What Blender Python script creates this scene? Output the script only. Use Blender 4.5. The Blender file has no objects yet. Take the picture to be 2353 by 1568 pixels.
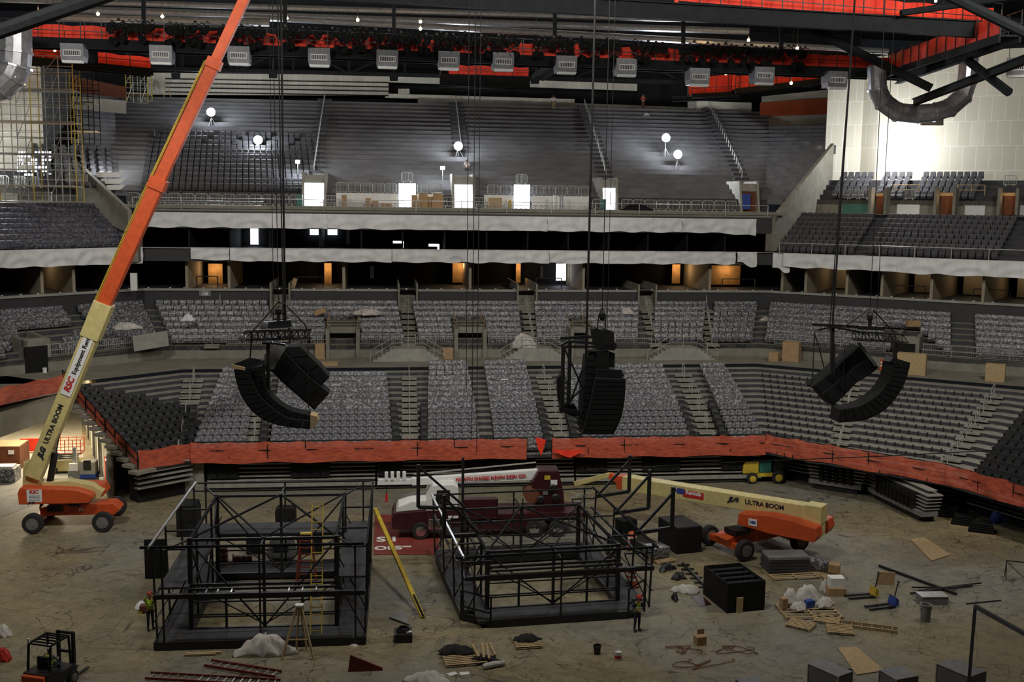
import bpy, math, random
from mathutils import Vector, Matrix
random.seed(7)
S = bpy.context.scene
COL = S.collection
# ------------------------------------------------------------------ camera
FPX = 2500.0; CAMH = 19.7
PITCH = math.atan(319/FPX); YAW = math.radians(7.1); ROLL = 0.0135
_f = Vector((math.sin(YAW)*math.cos(PITCH), math.cos(YAW)*math.cos(PITCH), -math.sin(PITCH)))
_r0 = Vector((math.cos(YAW), -math.sin(YAW), 0)); _u0 = _r0.cross(_f)
_r = _r0*math.cos(ROLL)+_u0*math.sin(ROLL); _u = _u0*math.cos(ROLL)-_r0*math.sin(ROLL)
CP = Vector((0, 0, CAMH))
cam = bpy.data.cameras.new('camera'); co = bpy.data.objects.new('camera', cam); COL.objects.link(co)
cam.sensor_width = 36; cam.lens = 36*FPX/2353; cam.clip_end = 500; cam.clip_start = .1
m3 = Matrix((_r, _u, -_f)).transposed()
co.matrix_world = Matrix.Translation(CP) @ m3.to_4x4()
S.camera = co
def ray(x, y): return _r*(x-1176.5)+_u*(784-y)+_f*FPX
def PZ(x, y, z=0.0):
    d = ray(x, y); return CP+d*((z-CAMH)/d.z)
def PX(p):
    w = Vector(p)-CP; k = FPX/w.dot(_f); return 1176.5+k*w.dot(_r), 784-k*w.dot(_u)
def PY(x, y, Y):
    d = ray(x, y); return CP+d*(Y/d.y)
# ------------------------------------------------------------------ world, lamps of the hall, exposure
W = bpy.data.worlds.new('hall_air'); S.world = W; W.use_nodes = True
W.node_tree.nodes['Background'].inputs[0].default_value = (.55, .6, .7, 1)
W.node_tree.nodes['Background'].inputs[1].default_value = .012
S.view_settings.view_transform = 'Standard'; S.view_settings.look = 'None'
S.view_settings.exposure = 0.0; S.view_settings.gamma = 1.0; S.view_settings.use_curve_mapping = False
def lamp(name, kind, loc, energy, color, size=1, target=None, sizey=None, spot=None):
    l = bpy.data.lights.new(name, kind); l.energy = energy; l.color = color
    if kind == 'AREA':
        l.size = size
        if sizey: l.shape = 'RECTANGLE'; l.size_y = sizey
    else: l.shadow_soft_size = size
    if spot: l.spot_size = math.radians(spot); l.spot_blend = .6
    o = bpy.data.objects.new(name, l); o.location = loc; COL.objects.link(o)
    if target is not None:
        o.rotation_euler = (Vector(target)-Vector(loc)).to_track_quat('-Z', 'Y').to_euler()
    return o
NEU = (1, .97, .9); COOL = (.86, .92, 1); WARM = (1, .62, .3)
# high-bay lamps above the event floor, and a row turned on the far stands
for x in (-14, 8, 30):
    lamp('high_bay_light', 'AREA', (x, 46, 33), 480, (1, .9, .74), 5, (x, 50, 0))
for x in (-22, 7, 36):
    lamp('stand_light', 'AREA', (x, 44, 35), 5600, NEU, 4, (x, 100, 15))
lamp('balustrade_fill', 'POINT', (1.5, -1.5, 21.0), 26, (1, .85, .75), .3)  # added fill behind the camera to brighten the glass balustrade, no fixture
# ------------------------------------------------------------------ materials
def mat(name, col, rough=.6, metal=0, var=.15, scale=3., col2=None, bump=0, emit=None, estr=0, alpha=1, trans=0, spec=.5, detail=3., lo=.35, hi=.65, stretch=None):
    m = bpy.data.materials.new(name); m.use_nodes = True; nt = m.node_tree; b = nt.nodes['Principled BSDF']
    b.inputs['Roughness'].default_value = rough; b.inputs['Metallic'].default_value = metal
    b.inputs['Specular IOR Level'].default_value = spec
    if alpha < 1: b.inputs['Alpha'].default_value = alpha
    if trans: b.inputs['Transmission Weight'].default_value = trans
    c = tuple(col)+(1,)
    c2 = tuple(col2)+(1,) if col2 else tuple(v*(1-var) for v in col)+(1,)
    tc = nt.nodes.new('ShaderNodeTexCoord'); nz = nt.nodes.new('ShaderNodeTexNoise'); nz.inputs['Scale'].default_value = scale
    nz.inputs['Detail'].default_value = detail
    if stretch:
        mp = nt.nodes.new('ShaderNodeMapping'); mp.inputs['Scale'].default_value = stretch
        nt.links.new(tc.outputs['Object'], mp.inputs[0]); nt.links.new(mp.outputs[0], nz.inputs['Vector'])
    else: nt.links.new(tc.outputs['Object'], nz.inputs['Vector'])
    rp = nt.nodes.new('ShaderNodeValToRGB'); rp.color_ramp.elements[0].position = lo; rp.color_ramp.elements[1].position = hi
    rp.color_ramp.elements[0].color = c2; rp.color_ramp.elements[1].color = c
    nt.links.new(nz.outputs['Fac'], rp.inputs[0]); nt.links.new(rp.outputs[0], b.inputs['Base Color'])
    if bump:
        bp = nt.nodes.new('ShaderNodeBump'); bp.inputs['Strength'].default_value = bump
        nt.links.new(nz.outputs['Fac'], bp.inputs['Height']); nt.links.new(bp.outputs[0], b.inputs['Normal'])
    if emit: b.inputs['Emission Color'].default_value = tuple(emit)+(1,); b.inputs['Emission Strength'].default_value = estr
    return m
M = {}
M['conc'] = mat('concrete', (.25, .235, .19), .85, scale=1.2, var=.22)
M['concl'] = mat('pale_concrete', (.34, .33, .29), .8, scale=1.5, var=.2)
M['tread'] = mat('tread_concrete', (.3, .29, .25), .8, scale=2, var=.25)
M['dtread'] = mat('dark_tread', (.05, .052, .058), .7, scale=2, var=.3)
M['cream'] = mat('cream_panel', (.72, .69, .57), .7, scale=.8, var=.08)
M['beige'] = mat('beige_wall', (.33, .28, .2), .8, scale=.8, var=.15)
M['black'] = mat('black_steel', (.012, .012, .013), .5, scale=4, var=.3)
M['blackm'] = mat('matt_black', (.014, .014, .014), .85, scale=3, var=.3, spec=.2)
M['ventgrey'] = mat('dull_galvanised_sheet', (.2, .2, .215), .5, .2, scale=3, var=.25)
M['ductm'] = mat('spiral_duct_metal', (.5, .5, .53), .3, .65, scale=3, var=.3)
M['dsteel'] = mat('grey_painted_steel', (.012, .014, .015), .75, scale=2, var=.3, spec=.15)
M['fascia'] = mat('dark_fascia', (.035, .035, .038), .6, scale=2, var=.2)
M['seatd'] = mat('black_seat_plastic', (.022, .022, .024), .42, scale=6, var=.3)
M['wrap'] = mat('clear_plastic_wrap', (.42, .42, .45), .4, scale=6.5, col2=(.06, .06, .068), lo=.46, hi=.7, detail=4, bump=.5)
M['wrapd'] = mat('dusty_plastic_wrap', (.2, .2, .23), .45, scale=5, col2=(.05, .05, .07), lo=.42, hi=.7, detail=4, bump=.5)
M['useat'] = mat('grey_seat_plastic', (.075, .075, .082), .75, scale=2, var=.3)
M['urow'] = mat('grey_protective_sheet', (.15, .15, .155), .6, scale=.6, var=.3, stretch=(1, 3, 3))
M['sheet'] = mat('white_sheeting', (.78, .78, .78), .75, scale=1.5, var=.16, bump=.25, stretch=(1, 1, .5))
M['white'] = mat('white_paint', (.78, .78, .76), .6, scale=1.5, var=.08)
M['galv'] = mat('galvanised_steel', (.55, .56, .57), .32, .8, scale=3, var=.25)
M['rail'] = mat('rail_steel', (.5, .5, .46), .4, .3, scale=3, var=.2)
M['chrome'] = mat('polished_metal', (.75, .77, .8), .16, 1, scale=3, var=.15)
M['glass'] = mat('grey_glass', (.6, .75, .75), .05, 0, alpha=.06, var=.02)
M['net'] = mat('orange_netting', (.66, .13, .055), .8, scale=2.0, col2=(.42, .07, .04), alpha=.82, stretch=(1, 1, 4))
M['neta'] = mat('bright_orange_netting', (.95, .06, .02), .7, scale=1.5, col2=(.8, .03, .01))
M['brick'] = mat('orange_sheathing', (.62, .13, .04), .8, scale=1.5, var=.2)
M['brown'] = mat('brown_cladding', (.16, .05, .02), .8, scale=1.5, var=.3)
M['jorange'] = mat('lift_orange_paint', (.62, .09, .02), .45, scale=3, var=.18)
M['jcream'] = mat('lift_cream_paint', (.66, .56, .24), .5, scale=3, var=.16)
M['rubber'] = mat('tyre_rubber', (.02, .02, .02), .9, scale=6, var=.3)
M['hub'] = mat('wheel_hub_grey', (.18, .17, .16), .6, scale=6, var=.3)
M['maroon'] = mat('maroon_paint', (.05, .008, .011), .4, scale=3, var=.25)
M['yellow'] = mat('yellow_paint', (.6, .42, .04), .5, scale=3, var=.2)
M['green'] = mat('green_paint', (.03, .16, .12), .5, scale=3, var=.2)
M['wood'] = mat('raw_timber', (.5, .36, .19), .8, scale=4, var=.3, stretch=(1, 6, 6))
M['card'] = mat('cardboard', (.42, .27, .14), .85, scale=3, var=.2)
M['blue'] = mat('blue_plastic', (.03, .07, .35), .6, scale=3, var=.3)
M['grey'] = mat('grey_paint', (.2, .2, .2), .6, scale=3, var=.2)
M['dgrey'] = mat('dark_grey_deck', (.045, .045, .05), .7, scale=1.5, var=.35)
M['hiviz'] = mat('lime_fabric', (.5, .75, .04), .8, scale=8, var=.2)
M['skin'] = mat('skin', (.45, .25, .17), .6, scale=8, var=.1)
M['jeans'] = mat('dark_jeans', (.03, .035, .06), .85, scale=8, var=.3)
M['shirt'] = mat('white_shirt', (.75, .75, .78), .8, scale=8, var=.1)
M['khaki'] = mat('khaki_cloth', (.35, .28, .12), .8, scale=8, var=.1)
M['red'] = mat('red_plastic', (.5, .03, .02), .45, scale=3, var=.15)
M['tarp'] = mat('pale_tarpaulin', (.6, .56, .52), .8, scale=2.5, var=.3, bump=.6)
M['ink'] = mat('dark_lettering', (.02, .02, .03), .7)
M['inkr'] = mat('red_lettering', (.55, .02, .02), .7)
M['inkb'] = mat('blue_lettering', (.03, .05, .3), .7)
M['bulb'] = mat('lamp_white_glow', (1, 1, 1), emit=(.85, .9, 1), estr=70)
M['warmb'] = mat('lamp_warm_glow', (1, .8, .5), emit=(1, .62, .28), estr=45)
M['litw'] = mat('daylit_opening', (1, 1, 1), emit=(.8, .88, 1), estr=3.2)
M['barrel'] = mat('barrel_orange', (.6, .12, .03), .6, scale=3, var=.2)
M['dullred'] = mat('dull_red_fibreglass', (.22, .035, .025), .6, scale=3, var=.2)
M['warmdoor'] = mat('warm_lit_doorway', (1, .9, .6), emit=(1, .85, .5), estr=1.4)
M['lito'] = mat('warm_lit_room', (.5, .3, .12), .8, scale=2, var=.3)
# event floor: plywood sheets with dust, scuffs and cord-like dark marks
def floor_mat():
    m = bpy.data.materials.new('plywood_floor'); m.use_nodes = True; nt = m.node_tree; N = nt.nodes; L = nt.links; b = N['Principled BSDF']
    b.inputs['Roughness'].default_value = .6; b.inputs['Specular IOR Level'].default_value = .35
    tc = N.new('ShaderNodeTexCoord')
    mp = N.new('ShaderNodeMapping'); mp.inputs['Rotation'].default_value = (0, 0, .5); L.new(tc.outputs['Object'], mp.inputs[0])
    br = N.new('ShaderNodeTexBrick'); br.inputs['Scale'].default_value = 1; br.inputs['Brick Width'].default_value = 2.44; br.inputs['Row Height'].default_value = 1.22
    br.inputs['Mortar Size'].default_value = .012; br.inputs['Color1'].default_value = (.27, .225, .125, 1); br.inputs['Color2'].default_value = (.22, .185, .11, 1); br.inputs['Mortar'].default_value = (.09, .07, .05, 1)
    L.new(mp.outputs[0], br.inputs['Vector'])
    n1 = N.new('ShaderNodeTexNoise'); n1.inputs['Scale'].default_value = .09; n1.inputs['Detail'].default_value = 5; L.new(tc.outputs['Object'], n1.inputs['Vector'])
    r1 = N.new('ShaderNodeValToRGB'); r1.color_ramp.elements[0].position = .42; r1.color_ramp.elements[1].position = .62; L.new(n1.outputs['Fac'], r1.inputs[0])
    mx = N.new('ShaderNodeMixRGB'); mx.blend_type = 'MIX'; L.new(r1.outputs[0], mx.inputs[0]); L.new(br.outputs['Color'], mx.inputs[1]); mx.inputs[2].default_value = (.21, .2, .165, 1)
    n2 = N.new('ShaderNodeTexNoise'); n2.inputs['Scale'].default_value = 1.1; n2.inputs['Detail'].default_value = 9; n2.inputs['Distortion'].default_value = 1.2; L.new(tc.outputs['Object'], n2.inputs['Vector'])
    r2 = N.new('ShaderNodeValToRGB'); r2.color_ramp.elements[0].position = .34; r2.color_ramp.elements[1].position = .55; r2.color_ramp.elements[0].color = (.72, .72, .7, 1); L.new(n2.outputs['Fac'], r2.inputs[0])
    m2 = N.new('ShaderNodeMixRGB'); m2.blend_type = 'MULTIPLY'; m2.inputs[0].default_value = .8; L.new(mx.outputs[0], m2.inputs[1]); L.new(r2.outputs[0], m2.inputs[2])
    last = m2.outputs[0]
    for sc, di, wd, dk in ((.16, 1.5, .003, .25), (.33, 2.5, .003, .32), (.55, 1.0, .003, .4)):
        n = N.new('ShaderNodeTexNoise'); n.inputs['Scale'].default_value = sc; n.inputs['Detail'].default_value = 3; n.inputs['Distortion'].default_value = di; n.inputs['Roughness'].default_value = .6; L.new(tc.outputs['Object'], n.inputs['Vector'])
        s1 = N.new('ShaderNodeMath'); s1.operation = 'SUBTRACT'; s1.inputs[1].default_value = .5; L.new(n.outputs['Fac'], s1.inputs[0]); s2 = N.new('ShaderNodeMath'); s2.operation = 'ABSOLUTE'; L.new(s1.outputs[0], s2.inputs[0])
        r = N.new('ShaderNodeValToRGB'); r.color_ramp.elements[0].position = wd*.6; r.color_ramp.elements[1].position = wd*1.6; r.color_ramp.elements[0].color = (dk, dk, dk, 1); L.new(s2.outputs[0], r.inputs[0])
        q = N.new('ShaderNodeMixRGB'); q.blend_type = 'MULTIPLY'; q.inputs[0].default_value = 1; L.new(last, q.inputs[1]); L.new(r.outputs[0], q.inputs[2]); last = q.outputs[0]
    L.new(last, b.inputs['Base Color'])
    return m
M['floor'] = floor_mat()
def panel_mat(name, col, bw, bh, line, rough=.7, off=.5):
    m = bpy.data.materials.new(name); m.use_nodes = True; nt = m.node_tree; N = nt.nodes; L = nt.links; b = N['Principled BSDF']
    b.inputs['Roughness'].default_value = rough
    uv = N.new('ShaderNodeUVMap')
    br = N.new('ShaderNodeTexBrick'); br.offset = off; br.inputs['Scale'].default_value = 1; br.inputs['Brick Width'].default_value = bw; br.inputs['Row Height'].default_value = bh
    br.inputs['Mortar Size'].default_value = .03; br.inputs['Color1'].default_value = col+(1,); br.inputs['Color2'].default_value = tuple(v*.9 for v in col)+(1,); br.inputs['Mortar'].default_value = line+(1,)
    L.new(uv.outputs[0], br.inputs['Vector']); L.new(br.outputs['Color'], b.inputs['Base Color'])
    return m
M['cpanel'] = panel_mat('cream_board_panels', (.7, .67, .55), 1.2, 2.4, (.85, .83, .75))
M['dpanel'] = panel_mat('ribbed_metal_deck', (.05, .052, .055), .6, 40, (.02, .02, .02))
# ------------------------------------------------------------------ mesh builder
class MB:
    def __init__(s): s.v = []; s.f = []; s.uv = {}
    def add(s, vs, fs):
        n = len(s.v); s.v += [Vector(v) for v in vs]; s.f += [tuple(i+n for i in f) for f in fs]; return s
    def quad(s, a, b, c, d): return s.add((a, b, c, d), ((0, 1, 2, 3),))
    def uvquad(s, a, b, c, d):
        n = len(s.v); s.v += [Vector(p) for p in (a, b, c, d)]; w = (Vector(b)-Vector(a)).length; h = (Vector(d)-Vector(a)).length
        s.uv[len(s.f)] = ((0, 0), (w, 0), (w, h), (0, h)); s.f.append((n, n+1, n+2, n+3)); return s
    def box(s, c, d, rz=0, M_=None):
        x, y, z = d[0]/2, d[1]/2, d[2]/2; R = M_ or Matrix.Rotation(rz, 3, 'Z'); c = Vector(c)
        vs = [c+R@Vector(p) for p in ((-x,-y,-z),(x,-y,-z),(x,y,-z),(-x,y,-z),(-x,-y,z),(x,-y,z),(x,y,z),(-x,y,z))]
        return s.add(vs, ((0,3,2,1),(4,5,6,7),(0,1,5,4),(1,2,6,5),(2,3,7,6),(3,0,4,7)))
    def bb(s, x0, x1, y0, y1, z0, z1): return s.box(((x0+x1)/2,(y0+y1)/2,(z0+z1)/2),(abs(x1-x0),abs(y1-y0),abs(z1-z0)))
    def frame(s, p, q, up=(0,0,1)):
        z = (Vector(q)-Vector(p)).normalized(); u = Vector(up)
        if abs(z.dot(u)) > .98: u = Vector((0,1,0)) if abs(z.y) < .9 else Vector((1,0,0))
        x = u.cross(z).normalized(); y = z.cross(x); return x, y, z
    def beam(s, p, q, w, h=None, w2=None, h2=None, up=(0,0,1)):
        p = Vector(p); q = Vector(q); h = h or w; w2 = w2 or w; h2 = h2 or h; x, y, z = s.frame(p, q, up)
        vs = [p-x*w/2-y*h/2, p+x*w/2-y*h/2, p+x*w/2+y*h/2, p-x*w/2+y*h/2, q-x*w2/2-y*h2/2, q+x*w2/2-y*h2/2, q+x*w2/2+y*h2/2, q-x*w2/2+y*h2/2]
        return s.add(vs, ((0,3,2,1),(4,5,6,7),(0,1,5,4),(1,2,6,5),(2,3,7,6),(3,0,4,7)))
    def tube(s, p, q, r, n=6, r2=None, cap=True):
        p = Vector(p); q = Vector(q); r2 = r if r2 is None else r2; x, y, z = s.frame(p, q); N = len(s.v)
        for i in range(n):
            a = 2*math.pi*i/n; d = x*math.cos(a)+y*math.sin(a); s.v.append(p+d*r); s.v.append(q+d*r2)
        for i in range(n):
            j = (i+1) % n; s.f.append((N+2*i, N+2*j, N+2*j+1, N+2*i+1))
        if cap: s.f.append(tuple(N+2*i for i in range(n))[::-1]); s.f.append(tuple(N+2*i+1 for i in range(n)))
        return s
    def path(s, pts, r, n=6):
        pts = [Vector(p) for p in pts]; N = len(s.v); K = len(pts); ref = None
        for k, p in enumerate(pts):
            t = (pts[min(k+1, K-1)]-pts[max(k-1, 0)]).normalized()
            if ref is None: ref = Vector((0,0,1)) if abs(t.z) < .9 else Vector((1,0,0))
            x = (ref-t*ref.dot(t)).normalized(); ref = x; y = t.cross(x); rr = r[k] if isinstance(r, (list, tuple)) else r
            for i in range(n):
                a = 2*math.pi*i/n; s.v.append(p+(x*math.cos(a)+y*math.sin(a))*rr)
        for k in range(K-1):
            for i in range(n):
                j = (i+1) % n; s.f.append((N+k*n+i, N+k*n+j, N+(k+1)*n+j, N+(k+1)*n+i))
        s.f.append(tuple(N+i for i in range(n))[::-1]); s.f.append(tuple(N+(K-1)*n+i for i in range(n))); return s
    def prism(s, pts, e):
        n = len(pts); e = Vector(e); vs = [Vector(p) for p in pts]+[Vector(p)+e for p in pts]
        return s.add(vs, [tuple(range(n))[::-1], tuple(range(n, 2*n))]+[(i, (i+1) % n, n+(i+1) % n, n+i) for i in range(n)])
    def lathe(s, c, prof, n=12, ax=(0,0,1)):
        c = Vector(c); x, y, z = s.frame(Vector((0,0,0)), Vector(ax)); N = len(s.v); K = len(prof)
        for r, h in prof:
            for i in range(n):
                a = 2*math.pi*i/n; s.v.append(c+(x*math.cos(a)+y*math.sin(a))*r+z*h)
        for k in range(K-1):
            for i in range(n):
                j = (i+1) % n; s.f.append((N+k*n+i, N+k*n+j, N+(k+1)*n+j, N+(k+1)*n+i))
        s.f.append(tuple(N+i for i in range(n))[::-1]); s.f.append(tuple(N+(K-1)*n+i for i in range(n))); return s
    def ball(s, c, r, n=8, sq=(1,1,1)):
        N = len(s.v); c = Vector(c); K = n//2
        for k in range(K+1):
            t = math.pi*k/K
            for i in range(n):
                a = 2*math.pi*i/n; s.v.append(c+Vector((math.sin(t)*math.cos(a)*sq[0], math.sin(t)*math.sin(a)*sq[1], math.cos(t)*sq[2]))*r)
        for k in range(K):
            for i in range(n):
                j = (i+1) % n; s.f.append((N+k*n+i, N+(k+1)*n+i, N+(k+1)*n+j, N+k*n+j))
        return s
    def lump(s, c, rx, ry, h, seed=0, n=30, k=9, wob=.35):
        # a draped heap standing on z=c.z
        rnd = random.Random(seed); c = Vector(c); N = len(s.v)
        ph = [rnd.uniform(0, 6.28) for _ in range(8)]; am = [rnd.uniform(.3, 1) for _ in range(8)]
        for j in range(k+1):
            t = j/k
            for i in range(n):
                a = 2*math.pi*i/n
                w = 1+wob*.5*(am[0]*math.sin(2*a+ph[0])+am[1]*math.sin(3*a+ph[1])+.6*am[2]*math.sin(5*a+ph[2]+3*t)+.4*am[3]*math.sin(11*a+ph[6]+6*t))
                rr = (1-t)**.6*w if j < k else 0
                hh = h*(t**.8)*(1+wob*.5*math.sin(2*a+ph[3])*(1-t))+h*(.13*math.sin(7*a+ph[4]+5*t)+.09*math.sin(12*a+ph[5]-7*t))*(0 < t < 1)
                s.v.append(c+Vector((rx*rr*math.cos(a), ry*rr*math.sin(a), max(hh, 0))))
        for j in range(k):
            for i in range(n):
                q = (i+1) % n; s.f.append((N+j*n+i, N+j*n+q, N+(j+1)*n+q, N+(j+1)*n+i))
        s.f.append(tuple(N+i for i in range(n))[::-1]); return s
    def ext(s, o, Mx=None):
        n = len(s.v); s.v += [(Mx@v if Mx else v.copy()) for v in o.v]; s.f += [tuple(i+n for i in f) for f in o.f]; return s
    def build(s, name, m, parent=None, world=True, smooth=False, bevel=0):
        off = parent.location if (parent is not None and world) else Vector((0,0,0))
        if parent is not None and world and parent.parent is not None: off = parent.location+parent.parent.location
        me = bpy.data.meshes.new(name); me.from_pydata([tuple(v-off) for v in s.v], [], s.f)
        if s.uv:
            ul = me.uv_layers.new(name='UVMap')
            for fi, uvs in s.uv.items():
                for li, c in zip(me.polygons[fi].loop_indices, uvs): ul.data[li].uv = c
        me.materials.append(M[m] if isinstance(m, str) else m)
        if smooth: me.polygons.foreach_set('use_smooth', [True]*len(me.polygons))
        o = bpy.data.objects.new(name, me); COL.objects.link(o)
        if parent is not None: o.parent = parent
        if bevel:
            md = o.modifiers.new('bevel', 'BEVEL'); md.width = bevel; md.segments = 2; md.limit_method = 'ANGLE'
        return o
def tag(o, label, cat, group=None, kind=None):
    o['label'] = label; o['category'] = cat
    if group: o['group'] = group
    if kind: o['kind'] = kind
    return o
def thing(name, label, cat, loc=(0,0,0), rz=0, group=None):
    o = bpy.data.objects.new(name, None); COL.objects.link(o); o.location = loc; o.rotation_euler = (0,0,rz); o.empty_display_size = .2
    return tag(o, label, cat, group)
def struct(o, label=None):
    o['kind'] = 'structure'
    if label: o['label'] = label
    return o
def dup(root, loc, rz=0, label=None, group=None, sc=None):
    r = root.copy(); COL.objects.link(r); r.location = loc; r.rotation_euler = (0,0,rz)
    if sc: r.scale = sc
    if label: r['label'] = label
    if group: r['group'] = group
    for ch in KIDS.get(root.name) or [c for c in root.children]:
        c = ch.copy(); COL.objects.link(c); c.parent = r
        for g in KIDS.get(ch.name) or list(ch.children):
            d = g.copy(); COL.objects.link(d); d.parent = c
    return r
KIDS = {}
def text(body, size, m, p, xd, yd, parent=None, name='lettering', bold=0.0, align='CENTER', shear=0, depth=.004):
    cu = bpy.data.curves.new(name, 'FONT'); cu.body = body; cu.size = size; cu.align_x = align; cu.align_y = 'CENTER'; cu.offset = bold; cu.shear = shear; cu.extrude = depth; cu.resolution_u = 3
    t = bpy.data.objects.new(name, cu); COL.objects.link(t)
    dg = bpy.context.evaluated_depsgraph_get(); me = bpy.data.meshes.new_from_object(t.evaluated_get(dg))
    COL.objects.unlink(t); bpy.data.objects.remove(t)
    xd = Vector(xd).normalized(); yd = Vector(yd); yd = (yd-xd*yd.dot(xd)).normalized(); zd = xd.cross(yd)
    Mx = Matrix((xd, yd, zd)).transposed().to_4x4(); Mx.translation = Vector(p)-(parent.location if parent is not None else Vector((0,0,0)))
    if parent is not None and parent.parent is not None: Mx.translation -= parent.parent.location
    me.transform(Mx); me.materials.clear(); me.materials.append(M[m]); me.name = name
    o = bpy.data.objects.new(name, me); COL.objects.link(o)
    if parent is not None: o.parent = parent
    return o
# ================================================================== arena shell
G = [(-6, [(-13.5,66),(-11,68.5),(26,68.5),(33,60),(35.5,54),(36.5,44)]),
     (0, [(-15.2,70.3),(-12.3,72.6),(27.2,72.6),(35.6,63.3),(38.2,56.3),(39.2,46)]),
     (14, [(-22.5,80.2),(-15.1,86.5),(31.8,88),(48.3,75.7),(55,66),(58,52)]),
     (19.5, [(-31.5,80.2),(-17.7,92.4),(33.8,92.6),(51.4,80.5),(60,73),(66,62)]),
     (26.5, [(-37,83.4),(-20.4,98.9),(36.5,98.9),(54,85.3),(66,76),(76,66)]),
     (43, [(-49,94.5),(-28,114),(47,112.5),(66,98),(78,88.5),(88,80)])]
def GP(off):
    for (o0, a), (o1, b) in zip(G, G[1:]):
        if off <= o1 or o1 == 43:
            t = (off-o0)/(o1-o0); return [Vector((p[0]+(q[0]-p[0])*t, p[1]+(q[1]-p[1])*t, 0)) for p, q in zip(a, b)]
def V3(p, z): return Vector((p.x, p.y, z))
def along(poly, d):      # point and unit tangent at arc length d
    for a, b in zip(poly, poly[1:]):
        l = (b-a).length
        if d <= l: return a+(b-a)*(d/l), (b-a)/l
        d -= l
    return poly[-1].copy(), (poly[-1]-poly[-2]).normalized()
def band(name, o0, z0, o1, z1, m, i0=0, i1=5, thick=0, uv=False):
    a = GP(o0); b = GP(o1); mb = MB()
    for i in range(i0, i1):
        q = (V3(a[i], z0), V3(a[i+1], z0), V3(b[i+1], z1), V3(b[i], z1))
        if uv: mb.uvquad(*q)
        elif thick:
            n = (q[1]-q[0]).cross(q[3]-q[0]).normalized()*-thick; mb.prism(q, n)
        else: mb.quad(*q)
    return struct(mb.build(name, m))
def steps(name, o0, z0, n, do, dz, m, i0, i1, edge=.0):
    mb = MB()
    for k in range(n):
        a = GP(o0+k*do); b = GP(o0+(k+1)*do); z = z0+k*dz
        for i in range(i0, i1):
            mb.quad(V3(a[i], z), V3(a[i+1], z), V3(b[i+1], z), V3(b[i], z))
            if k: mb.quad(V3(a[i], z-dz), V3(a[i+1], z-dz), V3(a[i+1], z), V3(a[i], z))
    return struct(mb.build(name, m))
# floor
struct(MB().add([(-60,20,0),(60,20,0),(60,104,0),(-60,104,0)], [(0,1,2,3)]).build('floor', 'floor'))
# lower bowl: dark risers, pale treads
LZ0 = 2.5; LDO = 14/15; LDZ = 3.9/15
def stepmesh(name, o0, z0, n, do, dz, i0, i1, mt, mr, nose=.0):
    t = MB(); r = MB()
    for k in range(n):
        a = GP(o0+k*do); b = GP(o0+(k+1)*do); z = z0+k*dz
        for i in range(i0, i1):
            t.quad(V3(a[i], z), V3(a[i+1], z), V3(b[i+1], z), V3(b[i], z))
            if nose: t.quad(V3(a[i], z-nose), V3(a[i+1], z-nose), V3(a[i+1], z), V3(a[i], z))
            r.quad(V3(a[i], z-dz), V3(a[i+1], z-dz), V3(a[i+1], z-nose), V3(a[i], z-nose))
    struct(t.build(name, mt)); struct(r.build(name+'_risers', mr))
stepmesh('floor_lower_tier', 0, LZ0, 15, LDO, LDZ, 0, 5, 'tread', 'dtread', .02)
band('floor_cross_aisle', 14, 6.4, 19.6, 6.4, 'conc')
band('wall_cross_aisle', 19.5, 6.4, 19.5, 7.5, 'conc')
# cross aisle floor stretches left above the vehicle portal
struct(MB().add([(-22.5,80.2,6.4),(-20.9,77,6.4),(-24.3,71.5,6.4),(-33,74,6.4),(-33,88,6.4)], [(4,3,2,1,0)]).build('floor_portal_bridge', 'conc'))
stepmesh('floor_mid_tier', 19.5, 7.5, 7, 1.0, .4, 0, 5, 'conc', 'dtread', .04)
# ---- fascia under the lower suites, cut by stair gaps
GAPS = [(625, 664), (918, 956), (1190, 1230), (1467, 1503)]
def cX(px, Y, y=680): return PY(px, y, Y).x
fas = MB(); led = MB()
ex = [GP(26.5)[1].x]+[cX(p, 98.9) for g in GAPS for p in g]+[GP(26.5)[2].x]
for a, b in zip(ex[0::2], ex[1::2]):
    fas.bb(a, b, 98.9, 99.1, 9.7, 11.55); led.bb(a-.05, b+.05, 98.75, 99.15, 11.55, 11.75)
p = GP(26.5)
for i in (0, 2, 3, 4):
    d = (p[i+1]-p[i]).normalized(); n = Vector((-d.y, d.x, 0))*.1
    fas.beam(V3(p[i]+n, 10.6), V3(p[i+1]+n, 10.6), .2, 1.9); led.beam(V3(p[i]+n*.5, 11.65), V3(p[i+1]+n*.5, 11.65), .4, .2)
struct(fas.build('wall_lower_fascia', 'fascia')); struct(led.build('trim_1', 'concl'))
gs = MB(); gw = MB()
for g0, g1 in GAPS:
    a, b = cX(g0, 98.9), cX(g1, 98.9)
    for k in range(7): gs.bb(a, b, 98.5+k*.35, 98.9+k*.35, 9.7, 10.1+k*.26)
    gw.bb(a-.15, a, 98.4, 106, 9.7, 12.3); gw.bb(b, b+.15, 98.4, 106, 9.7, 12.3)
struct(gs.build('floor_suite_stairs', 'conc')); struct(gw.build('wall_stair_cheeks', 'conc'))
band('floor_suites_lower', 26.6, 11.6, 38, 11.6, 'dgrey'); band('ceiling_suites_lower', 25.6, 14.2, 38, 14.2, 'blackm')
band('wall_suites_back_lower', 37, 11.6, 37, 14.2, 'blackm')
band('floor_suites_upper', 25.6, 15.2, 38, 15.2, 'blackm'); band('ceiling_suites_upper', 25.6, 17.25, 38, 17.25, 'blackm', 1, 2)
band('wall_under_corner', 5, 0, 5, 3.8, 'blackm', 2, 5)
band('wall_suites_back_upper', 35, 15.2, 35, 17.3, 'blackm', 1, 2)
band('wall_upper_band', 25.6, 14.2, 25.6, 15.4, 'fascia', thick=.2)
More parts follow.
